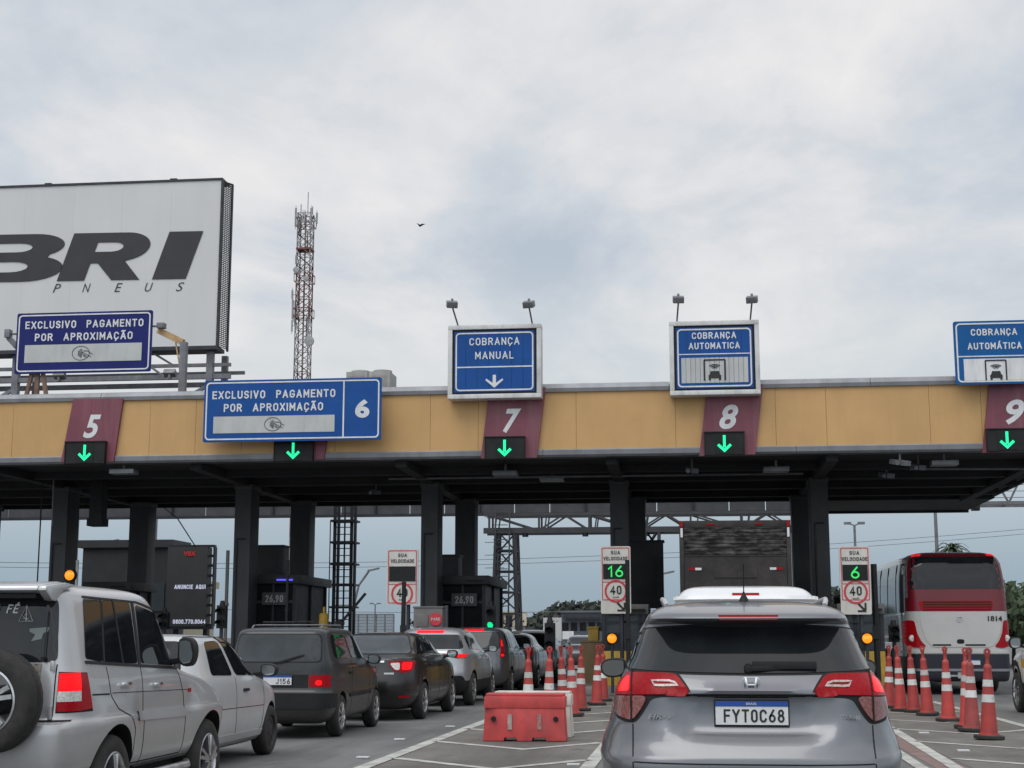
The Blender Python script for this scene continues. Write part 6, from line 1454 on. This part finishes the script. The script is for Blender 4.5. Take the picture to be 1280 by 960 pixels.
# ---- silver crossover, coupe-like
def suv_prof(W=.885, Hh=1.60, Ln=4.3, rake=1.0):
    k = Hh / 1.60; r = rake
    return [(.22, .40, Ln - .4, .66), (.28, .14, Ln - .2, .80), (.42, .04, Ln - .08, W - .02), (.58, .0, Ln - .03, W - .005), (.70, .0, Ln - .03, W), (.80, .05, Ln - .08, W - .01), (.92, .08, Ln - .2, W - .015), (1.02, .09, Ln - .6, W - .03), (1.07, .10, Ln - 1.0, W - .055), (1.12, .13, Ln - 1.18, W - .085), (1.25 * k, .13 + .16 * r, Ln - 1.55, W - .15), (1.42 * k, .13 + .34 * r, Ln - 1.9, W - .21), (1.50 * k, .13 + .45 * r, Ln - 2.1, W - .26), (1.56 * k, .2 + .55 * r, Ln - 2.35, W - .36), (1.59 * k, .5 + .7 * r, Ln - 2.6, W - .56), (1.60 * k, .8 + .8 * r, Ln - 2.8, .12)]
t, sf, body = vehicle('silver_crossover', 'silver crossover with a slim tail lamp lit, ahead of the black sedan', 'car', (-5.35, 30.2, 0), R(-1), suv_prof(), P_['silver2'], (.90, 3.52), .335, .87, 'alloy5', 5, 5, .52, None, .03, .06, n=112)
dress(t, sf, 1.6, [(-.58, 1.43), (.58, 1.43), (.70, 1.16), (-.70, 1.16)], [[(.75, 1.40), (.85, 1.15), (3.0, 1.10), (2.4, 1.44), (1.4, 1.47)]], [[(2.0, 1.1), (2.0, .5)], [(1.1, 1.1), (1.15, .7)], [(2.95, 1.05), (2.95, .5)]],
      ([([(.30, 1.055), ('s', .55, 1.04), ('s', .35, .97), (.62, .96)], 'red_lens'), ([(.58, 1.05), ('s', .50, 1.035), ('s', .33, .98), (.64, .97)], 'red_hot')], [([(.08, 1.06), (.42, 1.04), (.30, .98), (.08, .97)], 'red_hot')]), [(1.7, .95, 'silver2'), (2.7, .94, 'silver2')], (.87, 2.85), 1.14, high=[(-.28, 1.515), (.28, 1.515), (.28, 1.475), (-.28, 1.475)])
strip(sf, 'tail_band', 'rear', [(-.3, 1.02), (.3, 1.02)], .07, M['gap'], t, .006); patch(sf, 'rear_diffuser', 'rear', [(-.75, .62), (.75, .62), (.80, .36), (-.80, .36)], M['black'], t, .006, round_=2)
plate(t, sf, 0, .82, None)
# ---- grey minivan with tall lamps
pm_ = [(.22, .35, 3.95, .64), (.28, .12, 4.15, .78), (.42, .03, 4.28, .85), (.58, .0, 4.33, .868), (.72, .01, 4.33, .87), (.90, .06, 4.2, .865), (1.0, .08, 3.85, .86), (1.06, .09, 3.5, .845), (1.12, .11, 3.25, .815), (1.25, .16, 3.0, .78), (1.45, .24, 2.6, .72), (1.55, .30, 2.35, .67), (1.60, .40, 2.2, .58), (1.63, .7, 1.9, .42), (1.64, 1.1, 1.6, .12)]
t, sf, body = vehicle('grey_minivan', 'dark grey minivan with tall narrow tail lamps, ahead of the silver crossover', 'car', (-5.22, 35.9, 0), R(-1), pm_, P_['mid'], (.85, 3.47), .32, .86, 'alloy5', 6, 5, .0, None, .035, .06, n=96)
dress(t, sf, 1.64, [(-.60, 1.50), (.60, 1.50), (.64, 1.12), (-.64, 1.12)], [[(.50, 1.48), (.50, 1.15), (1.15, 1.13), (1.15, 1.50)], [(1.2, 1.5), (1.2, 1.13), (2.0, 1.12), (2.0, 1.51)], [(2.05, 1.5), (2.08, 1.12), (3.15, 1.1), (2.6, 1.42)]], [[(2.0, 1.1), (2.0, .4)], [(1.15, 1.1), (1.15, .8)]],
      ([([(.64, 1.38), ('s', .35, 1.32), ('s', .25, .93), (.66, .90)], 'red_lens'), ([(.66, 1.34), ('s', .32, 1.30), ('s', .28, 1.16), (.67, 1.17)], 'red_hot'), ([(.68, .99), ('s', .22, .99), ('s', .22, .93), (.68, .93)], 'red_hot')], []), [(1.7, .98, 'mid'), (2.6, .97, 'mid')], (.86, 2.95), 1.16, high=[(-.24, 1.575), (.24, 1.575), (.24, 1.54), (-.24, 1.54)])
plate(t, sf, 0, .98, None)
# ---- grey hatch and black SUV further up the queue
t, sf, body = vehicle('grey_hatchback', 'grey hatchback between the minivan and the black SUV', 'car', (-5.05, 41.0, 0), R(-1), suv_prof(.85, 1.52, 4.0), P_['mid'], (.80, 3.3), .30, .83, 'alloy5', 5, 5, .0, None, .04, .05, n=80)
dress(t, sf, 1.5, [(-.56, 1.38), (.56, 1.38), (.66, 1.12), (-.66, 1.12)], [[(.75, 1.33), (.85, 1.13), (2.7, 1.10), (2.2, 1.36), (1.4, 1.40)]], [[(1.9, 1.1), (1.9, .5)]], ([([(.55, 1.06), ('s', .35, 1.06), ('s', .30, .88), (.60, .88)], 'red_lens')], []), [], (.83, 2.6), 1.1)
t, sf, body = vehicle('black_suv', 'black SUV with dim red lamps, farthest of the queue by the left cones', 'car', (-4.95, 45.4, 0), R(-1), suv_prof(.90, 1.62, 4.4, .7), P_['black'], (.90, 3.5), .35, .88, 'alloy5', 6, 5, .0, None, .04, .06, n=80)
dress(t, sf, 1.6, [(-.60, 1.45), (.60, 1.45), (.70, 1.15), (-.70, 1.15)], [[(.75, 1.42), (.82, 1.15), (3.1, 1.10), (2.5, 1.44), (1.4, 1.48)]], [[(2.0, 1.1), (2.0, .5)]], ([([(.40, 1.06), ('s', .35, 1.06), ('s', .30, .97), (.45, .97)], 'red_lit')], []), [], (.88, 2.9), 1.14)
plate(t, sf, .2, .70, None, w_=.35)
for s in (1, -1): strip(sf, 'roof_rail', 'top', [(s * .55, .8), (s * .56, 2.1)], .05, M['chrome'], t, .05)
# ---- far cars beyond the plaza
fars = [(-3.95, 82, 'white2', 'small white car far beyond the plaza, left of the tiny cars'), (-2.3, 105, 'black', 'tiny dark car far beyond the plaza between two white ones'), (-1.5, 128, 'white2', 'tiny white car farthest beyond the plaza'), (-4.6, 64, 'mid', 'small grey car beyond the plaza just left of the yellow pillar'), (-1.2, 92, 'silver2', 'small silver car beyond the plaza seen beside the yellow pillar')]
for x, y, pp, lab in fars:
    t, sf, body = vehicle('small_car', lab, 'car', (x, y, 0), 0, suv_prof(.85, 1.50, 4.0), P_[pp], (.80, 3.3), .30, .83, 'steel', 5, 5, .0, None, .07, .05, n=48, boolean=False, group='cars driving beyond the plaza')
    patch(sf, 'rear_window', 'rear', [(-.56, 1.38), (.56, 1.38), (.66, 1.12), (-.66, 1.12)], M['glass'], t, .006, round_=2, grid=.1)
    for s in (1, -1): patch(sf, 'tail_light', 'rear', [(s * .55, 1.04), (s * .82, 1.04), (s * .82, .90), (s * .58, .90)], M['red_lens'], t, .007, grid=.1); patch(sf, 'side_window', 'side', [(.8, 1.36), (.9, 1.12), (2.8, 1.1), (2.3, 1.38)], M['glass'], t, .006, side=s, grid=.1)
# ---- white high-roofed van in front of the grey crossover
def van_prof(): return [(.25, .35, 3.9, .66), (.32, .10, 4.1, .80), (.45, .02, 4.2, .84), (.7, .0, 4.22, .855), (.95, .03, 4.05, .855), (1.05, .05, 3.7, .85), (1.12, .06, 3.3, .84), (1.2, .075, 3.1, .82), (1.4, .12, 2.75, .76), (1.6, .17, 2.45, .705), (1.74, .22, 2.25, .66), (1.81, .28, 2.05, .61), (1.855, .42, 1.9, .53), (1.875, .8, 1.6, .38), (1.885, 1.1, 1.4, .15)]
t, sf, body = vehicle('white_van', 'white high roofed van hidden behind the grey crossover roof', 'van', (.52, 14.0, 0), 0.0, van_prof(), P_['white2'], (.85, 3.4), .32, .84, 'steel', 8, 5, .0, None, .03, .05, n=112)
if 'group' in t: del t['group']
dress(t, sf, 1.8, [(-.60, 1.60), (.60, 1.60), (.66, 1.18), (-.66, 1.18)], [[(.5, 1.58), (.5, 1.2), (1.9, 1.18), (1.9, 1.6)], [(2.0, 1.58), (2.0, 1.18), (3.0, 1.15), (2.5, 1.5)]], [[(1.95, 1.15), (1.95, .4)]], ([([(.64, 1.5), ('s', .28, 1.5), ('s', .22, 1.0), (.70, 1.0)], 'red_lens')], []), [(1.7, 1.0, 'black')], (.85, 2.8), 1.2)
patch(sf, 'high_brake_lamp', 'rear', [(-.125, 1.785), (.125, 1.785), (.125, 1.755), (-.125, 1.755)], M['red_lens'], t, .012)
strip(sf, 'roof_gutter', 'rear', [(-.64, 1.725), (-.3, 1.73), (.3, 1.73), (.64, 1.725)], .03, P_['white2'], t, .045)
plate(t, sf, 0, .8, None)
# ---- box truck
t = empty('box_truck', (1.045, 34.4, 0), 0, 'dark brown box truck with a scuffed roller door under the canopy', 'truck')
M['tr'] = mat('truck_brown_black', (0.020, 0.016, 0.015), .7, var=.2, scale=1.5, dirt=(.07, .06, .055), dirt_amt=.6, dirt_scale=(2, 2, 2)); M['door'] = mat('scuffed_shutter', (0.012, 0.011, 0.011), .7, var=.3, scale=2, spec=.2, dirt=(0.20, 0.19, 0.18), dirt_amt=.8, dirt_scale=(3.0, 3.0, 12))
hw = 1.26; zt = 4.02
mb = MB(); mb.b2((-hw + .1, .03, 1.1), (hw - .1, 7.5, zt - .05)); mb.build('cargo_box', M['tr'], t)
mb = MB(); mb.b2((-hw, 0, 1.05), (-hw + .10, .12, zt)); mb.b2((hw - .10, 0, 1.05), (hw, .12, zt)); mb.b2((-hw + .101, 0, zt - .16), (hw - .101, .12, zt)); mb.b2((-hw + .101, 0, 1.05), (hw - .101, .12, 1.3)); mb.b2((-hw, .12, zt - .1), (-hw + .1, 7.4, zt)); mb.b2((hw - .1, .12, zt - .1), (hw, 7.4, zt)); mb.build('rear_frame', M['tr'], t, bevel=.012)
mb = MB()
for k in range(7): mb.b2((-hw + .11, -.0, 3.24 + k * .084), (hw - .11, .028, 3.24 + k * .084 + .076))
mb.b2((-hw + .11, .005, 3.83), (hw - .11, .02, zt - .16)); mb.build('roller_door', M['door'], t, bevel=.006)
mb = MB(); mb.b2((-hw + .11, .0, 1.3), (hw - .11, .028, 3.21)); mb.b2((-.48, -.02, 2.72), (.48, .0, 2.93)); mb.b2((-hw + .11, -.015, 3.205), (hw - .11, .0, 3.232)); mb.build('tail_lift', M['tr'], t)
for s in (-1, 1):
    for (x, z, m_, w_, h_) in ((1.205, 3.93, 'red_lens', .06, .16), (1.205, 3.76, 'sign_white', .05, .24), (.98, 2.92, 'red_lens', .14, .055), (.84, 2.92, 'sign_white', .14, .055), (.55, 3.94, 'red_lens', .18, .03)):
        mb = MB(); mb.b2((s * x - w_ / 2, -.018, z - h_ / 2), (s * x + w_ / 2, -.002, z + h_ / 2)); mb.build('reflector' if h_ < .2 else 'marker_strip', M[m_], t)
mb = MB(); mb.b2((-.42, .2, .55), (-.34, 9.5, .85)); mb.b2((.34, .2, .55), (.42, 9.5, .85)); mb.b2((-1.2, .15, .42), (1.2, .27, .56)); mb.b2((-1.2, .0, .9), (1.2, 7.4, 1.04)); mb.build('chassis', M['black'], t)
mb = MB(); mb.prism([(7.9, .6), (9.9, .6), (9.9, 1.5), (9.7, 2.6), (7.9, 2.7)], -1.15, 1.15, 'YZ'); mb.build('cab', P_['white2'], t, bevel=.05)
for y in (1.8, 8.9):
    for s in (-1, 1): wheel(t, s * 1.05, y, .48, 'steel', .28)
for s in (-1, 1): mb = MB(); mb.b2((s * 1.05 - .17, 1.1, .3), (s * 1.05 + .17, 1.13, 1.0)); mb.build('mudflap', M['black'], t)
# ---- coach
t = empty('coach', (6.55, 38.0, 0), R(-.0), 'red and white coach with dark rear glass in the right lane', 'bus')
hw = 1.28
M['bred'] = paint('coach_red', (0.15, 0.005, 0.012), 0.0, .4, .1, .1); M['bwhite'] = paint('coach_white', (0.50, 0.49, 0.47), 0.0, .4, .3, .15); M['bgrey'] = paint('coach_side_silver', (0.30, 0.31, 0.33), .3, .3, .3); M['bnavy'] = paint('coach_dark_blue', (0.008, 0.009, 0.02), .0, .5, .1, .05)
prof = [(.32, .10, 12.8, 1.20), (.36, .02, 12.95, 1.25), (.6, .0, 13.0, hw), (1.0, .0, 13.0, hw), (1.9, .03, 13.0, hw), (2.6, .10, 12.95, hw - .01), (3.1, .20, 12.8, hw - .04), (3.33, .30, 12.7, hw - .11), (3.44, .42, 12.5, hw - .24), (3.50, .7, 12.3, hw - .48), (3.52, 1.2, 12.0, hw - .8)]
bm = loft(prof, 14, 9, 144, 2, .05); sf = Surf(bm)
me = bpy.data.meshes.new('body'); bm.to_mesh(me); bm.free()
for m_ in (M['bwhite'], M['bred'], M['bnavy'], M['bgrey']): me.materials.append(m_)
for p in me.polygons:
    p.use_smooth = True; c = p.center; rear = p.normal.y < -.35 or (c.y < .35)
    p.material_index = (1 if c.z > 2.0 else (0 if c.z > .98 else 2)) if rear else (3 if c.z > .9 else 2)
me.set_sharp_from_angle(angle=R(45)); link(bpy.data.objects.new('body', me), t)
patch(sf, 'red_panel', 'rear', [(-1.24, 3.46), (1.24, 3.46), (1.27, 2.02), (-1.27, 2.02)], M['bred'], t, .004, grid=.08)
patch(sf, 'rear_window', 'rear', [(-1.02, 3.36), (1.02, 3.36), (1.12, 2.62), (1.10, 2.56), (-1.10, 2.56), (-1.12, 2.62)], M['glass'], t, .012, round_=2, grid=.08)
patch(sf, 'engine_grille', 'rear', [(-.95, 2.27), (.85, 2.27), (.80, 2.02), (-.90, 2.02)], M['red_lens'], t, .010, round_=2, grid=.08)
for z_ in (2.06, 2.12, 2.18, 2.24): strip(sf, 'grille_slat', 'rear', [(-.84, z_), (.80, z_)], .022, M['gap'], t, .022)
patch(sf, 'rear_hatch', 'rear', [(-.92, 1.98), (1.0, 1.98), (1.0, 1.6), (.86, 1.28), (.74, 1.15), (-.66, 1.15), (-.80, 1.3), (-.92, 1.7)], M['bwhite'], t, .016, round_=2, grid=.08)
patch(sf, 'bumper_band', 'rear', [(-1.27, 1.06), (1.27, 1.06), (1.27, 1.00), (-1.27, 1.00)], M['bwhite'], t, .02, grid=.08)
strip(sf, 'bumper_line', 'rear', [(-1.2, .60), (1.2, .60)], .06, M['alu'], t, .02)
for x0, x1 in ((-.66, -.22), (.12, .60)): patch(sf, 'vent', 'rear', [(x0, 1.22), (x1, 1.22), (x1, 1.18), (x0, 1.18)], M['gap'], t, .022)
patch(sf, 'number_recess', 'rear', [(-.08, 1.34), (.10, 1.34), (.10, 1.23), (-.08, 1.23)], M['gap'], t, .022, round_=2)
for s in (-1, 1):
    lt_ = patch(sf, 'tail_light', 'rear', [(s * 1.265, 1.80), (s * 1.06, 1.80), (s * 1.02, 1.50), (s * .92, 1.28), (s * .80, 1.16), (s * 1.0, 1.12), (s * 1.26, 1.20)], M['red_lens'], t, .018, round_=2, grid=.05)
    c = sf.hit('rear', s * 1.12, 1.36)[0]; mb = MB(); mb.lathe([(.01, -.03), (.07, -.02), (.09, .01)], 'Y', (c.x, c.y - .025, c.z), 18); mb.build('round_lens', M['white_lens'], lt_, smooth=True)
    patch(sf, 'roof_lamp', 'rear', [(s * .80, 3.43), (s * 1.0, 3.41), (s * 1.0, 3.38), (s * .80, 3.39)], M['red_lit'], t, .02)
    patch(sf, 'side_glazing', 'side', [(.6, 3.22), (.5, 2.0), (12.3, 2.0), (12.3, 3.25)], M['glass2'], t, .012, side=s, grid=.4)
    for y in (1.6, 3.2, 4.8, 6.4, 8.0, 9.6, 11.2): strip(sf, 'window_joint', 'side', [(y, 3.22), (y, 2.0)], .03, M['gap'], t, .02, side=s)
    strip(sf, 'belt_line', 'side', [(.4, 1.96), (12.4, 1.96)], .04, M['chrome'], t, .012, side=s)
    for y in (2.6, 3.9, 11.0):
        patch(sf, 'wheel_arch', 'side', [(y - .62, .34), (y - .58, .75), (y - .35, 1.05), (y, 1.13), (y + .35, 1.05), (y + .58, .75), (y + .62, .34)], M['gap'], t, .006, side=s, grid=.15); wheel(t, s * 1.17, y, .50, 'steel', .27)
letters('fleet_number', [('1814', (.86, sf.hit('rear', .86, 1.86)[0].y - .035, 1.84), .13, .34, .02)], M['ink'], t, .01)
mb = MB(); c = sf.hit('rear', .02, 1.82)[0]
ring(mb, [(c.x + .07 * math.cos(R(a)), c.z + .07 * math.sin(R(a))) for a in range(0, 360, 15)], [(c.x + .06 * math.cos(R(a)), c.z + .06 * math.sin(R(a))) for a in range(0, 360, 15)], c.y - .035, c.y - .01)
for a in (90, 210, 330): mb.bar((c.x, c.y - .025, c.z), (c.x + .06 * math.cos(R(a)), c.y - .025, c.z + .06 * math.sin(R(a))), .012, .01)
mb.build('emblem', M['alloy'], t)
mb = MB(); mb.b2((-.28, -.05, .44), (.05, .02, .48)); mb.b2((-.1, -.06, .40), (.0, .02, .54)); mb.build('tow_hook', M['alloy'], t)
plate(t, sf, .25, .79, None)
mb = MB(); mb.bar((-1.3, 12.5, 2.9), (-1.7, 12.9, 2.7), .05); mb.box((-1.7, 12.95, 2.45), (.2, .1, .5)); mb.build('wing_mirror', M['black'], t)
# ---- white pickup at the right edge
prof = [(.38, .35, 4.9, .70), (.45, .1, 5.05, .86), (.6, .0, 5.15, .90), (.8, .0, 5.18, .91), (1.0, .02, 5.1, .91), (1.08, .03, 4.8, .90), (1.14, .05, 4.3, .88), (1.18, .1, 3.95, .86), (1.22, 1.5, 3.75, .83), (1.4, 1.62, 3.45, .76), (1.6, 1.7, 3.15, .70), (1.70, 1.8, 2.95, .62), (1.75, 2.0, 2.8, .45), (1.76, 2.2, 2.6, .15)]
t, sf, body = vehicle('white_pickup', 'white pickup with a yellow stripe cut off by the right edge', 'pickup truck', (6.95, 25.2, 0), R(0), prof, P_['white2'], (1.0, 4.2), .37, .91, 'alloy5', 10, 5, .0, None, .035, .08, n=96, wwd=.24)
if 'group' in t: del t['group']
for s in (1, -1):
    patch(sf, 'side_window', 'side', [(1.75, 1.62), (1.70, 1.24), (3.6, 1.22), (3.1, 1.60)], M['glass'], t, .006, side=s, round_=2); patch(sf, 'yellow_stripe', 'side', [(.3, 1.0), (.3, .84), (3.6, .84), (3.6, 1.0)], M['yellow'], t, .005, side=s)
    for y in (1.6, 2.6, 3.6): strip(sf, 'door_seam', 'side', [(y, 1.2), (y, .5)], .008, M['gap'], t, .002, side=s)
    mirror(t, s, .92, 3.45, 1.28, .22, .22); patch(sf, 'tail_light', 'rear', [(s * .74, 1.1), (s * .88, 1.1), (s * .88, .78), (s * .74, .78)], M['red_lens'], t, .008)
    strip(sf, 'sill_guard', 'side', [(1.5, .50), (3.7, .50)], .12, M['black'], t, .02, side=s)
    patch(sf, 'arch_flare', 'side', [(3.68, .42), (3.72, .74), (3.95, .93), (4.2, .97), (4.46, .93), (4.68, .74), (4.72, .42), (4.64, .42), (4.60, .70), (4.40, .84), (4.2, .87), (4.0, .84), (3.80, .70), (3.76, .42)], M['black'], t, .012, side=s, grid=.06)
patch(sf, 'rear_window', 'rear', [(-.6, 1.62), (.6, 1.62), (.68, 1.28), (-.68, 1.28)], M['glass'], t, .006)

# ------------------------------------------------------------------ cones and barriers
def make_cone(m='cone'):
    t = empty('traffic_cone', (0, 0, 0), 0, 'x', 'traffic cone', 'tall red cones lining the gores')
    mb = MB(); mb.prism(chaikin([(-.20, -.20), (.20, -.20), (.20, .20), (-.20, .20)], 2, True), .003, .05, 'XY'); mb.build('base', M['rubber'], t, bevel=.01)
    R_ = lambda z: .120 - .072 * (z - .05) / .95
    mb = MB(); mb.lathe([(.14, .05), (.135, .075)] + [(R_(z), z) for z in (.08, .3, .49)] + [(R_(.49) - .004, .492), (R_(.59) - .004, .598), (R_(.6), .60), (R_(.70), .70), (R_(.70) - .004, .702), (R_(.80) - .004, .798), (R_(.8), .80), (.052, .93), (.056, .95), (.050, .985), (.028, 1.01), (.024, 1.10), (.034, 1.115), (.036, 1.15)], 'Z', n=24)
    mb.bm.faces.ensure_lookup_table()
    for i in range(10):
        a0, a1 = 2 * math.pi * i / 10, 2 * math.pi * (i + 1) / 10
        mb.bar((.032 * math.cos(a0), 0, 1.175 + .032 * math.sin(a0)), (.032 * math.cos(a1), 0, 1.175 + .032 * math.sin(a1)), .030, .035)
    mb.build('cone_body', M[m], t, smooth=True)
    for z0_, z1_ in ((.49, .60), (.70, .80)):
        mb = MB(); mb.lathe([(R_(z0_) - .003, z0_ + .002), (R_(z0_) + .002, z0_ + .004), (R_(z1_) + .002, z1_ - .004), (R_(z1_) - .003, z1_ - .002)], 'Z', n=24); mb.build('reflective_band', M['band'], t, smooth=True)
    return t
base = make_cone(); old = make_cone('cone_old')
gc = lambda a, b: (G(a, b).x, G(a, b).y)
cones = [((-3.03, 25.2), 0, 'tall cone leftmost of the left row behind the red barrier'), ((-2.70, 25.9), 0, 'tall cone second from left in the left row behind the red barrier'),
         ((-2.48, 27.9), 0, 'tall cone third from left in the left row, bases hidden by the barrier'), ((-2.21, 26.9), 0, 'tall cone of the left row standing clear at the right end of the white barrier'), ((-2.12, 28.9), 0, 'tall cone of the left row just right of the one beside the white barrier'),
         ((-1.93, 31.4), 0, 'tall cone at the left door mirror of the grey crossover'), ((-1.80, 33.3), 0, 'tall cone half hidden behind the one at the left mirror of the grey crossover'),
         ((3.95, 21.5), 0, 'nearest and rightmost tall cone of the right row'), ((3.98, 23.2), 1, 'faded dirty cone without bright bands behind the nearest right cone'), ((3.83, 24.0), 0, 'tall cone left of the faded dirty one in the right row'),
         ((3.72, 26.0), 0, 'tall cone in front of the left half of the coach rear'), ((3.34, 27.9), 0, 'tall cone below the left tail lamp of the coach'),
         ((3.02, 29.0), 0, 'tall cone below the left rear corner of the coach'), ((2.50, 29.5), 0, 'tall cone second from left of the right row'), ((2.28, 30.8), 0, 'leftmost tall cone of the right row beside the right door mirror')]
first = {0: True, 1: True}
def px_x(px, Y): return P(px, 800, Y).x
pxs = [660, 685.5, 704, 715.5, 725, 745, 753, 1230, 1209.5, 1204, 1181, 1155.5, 1139, 1123, 1108]
for ((x, y), k, lab), px in zip(cones, pxs):
    src = old if k else base
    o = src if first[k] else copy_tree(src); first[k] = False
    o.location = (px_x(px, y), y, .012); o['label'] = lab; rz_ = random.uniform(-.3, .3); o.rotation_euler = (R(random.uniform(-1.5, 1.5)), R(random.uniform(-2.4, 2.4)), rz_)
def barrier(x, y, rz, m, label):
    t = empty('water_barrier', (x, y, .01), rz, label, 'barrier', 'plastic water filled barriers')
    wd, hh = 1.12, .62; h = wd / 2
    pr = [(-h, .04), (-h, .0), (-h + .28, 0), (-h + .29, .045), (-h + .45, .045), (-h + .46, 0), (h - .46, 0), (h - .45, .045), (h - .28, .045), (h - .27, 0), (h, 0), (h, .04), (h - .02, .40), (h - .02, .58), (h - .04, hh), (-h + .04, hh), (-h + .02, .58), (-h + .02, .40)]
    mb = MB()
    # lower body tapering upwards, ledge, upper rail
    ys = lambda z: .20 - .06 * z / .42
    n = len(pr)
    mb._add([(x_, -(ys(z_) if z_ <= .42 else .165), z_) for x_, z_ in pr] + [(x_, (ys(z_) if z_ <= .42 else .165), z_) for x_, z_ in pr], [tuple(range(n)), tuple(range(n, 2 * n))[::-1]] + [(i, i + n, (i + 1) % n + n, (i + 1) % n) for i in range(n)])
    mb.build('shell', M[m], t, bevel=.012)
    mb = MB(); mb.b2((-h + .01, -.185, .43), (h - .01, .185, .585)); mb.b2((-h + .03, -.17, .59), (h - .03, .17, .625)); mb.build('top_rail', M[m], t, bevel=.015)
    for s in (-1, 1):
        mb = MB(); mb.cyl((s * (h - .14), -.20, .29), (s * (h - .14), -.163, .29), .035, None, 16); mb.build('plug', M['gap'] if m == 'plastic_red' else M['booth_grey'], t)
        mb = MB(); mb.b2((s * .2 - .028, -.197, .15), (s * .2 + .028, -.165, .35))
        mb.build('worn_reflector', mat('worn_sticker', (0.42, 0.36, 0.33), .6, var=.3, scale=30, dirt=(.3, .05, .05), dirt_amt=1.0, dirt_scale=(18, 18, 18)) if s < 0 else M['worn2'], t)
    return t
M['worn2'] = mat('very_worn_sticker', (0.32, 0.20, 0.18), .6, var=.4, scale=30, dirt=(.38, .05, .05), dirt_amt=1.0, dirt_scale=(22, 22, 22))
a, b = P(603.5, 900, 20.4), P(708, 900, 20.4)
barrier((a.x + b.x) / 2, 20.55, R(1.5), 'plastic_red', 'red plastic barrier standing in the painted gore')
barrier((a.x + b.x) / 2 + .02, 21.35, R(-1), 'plastic_white', 'dirty white plastic barrier right behind the red one')
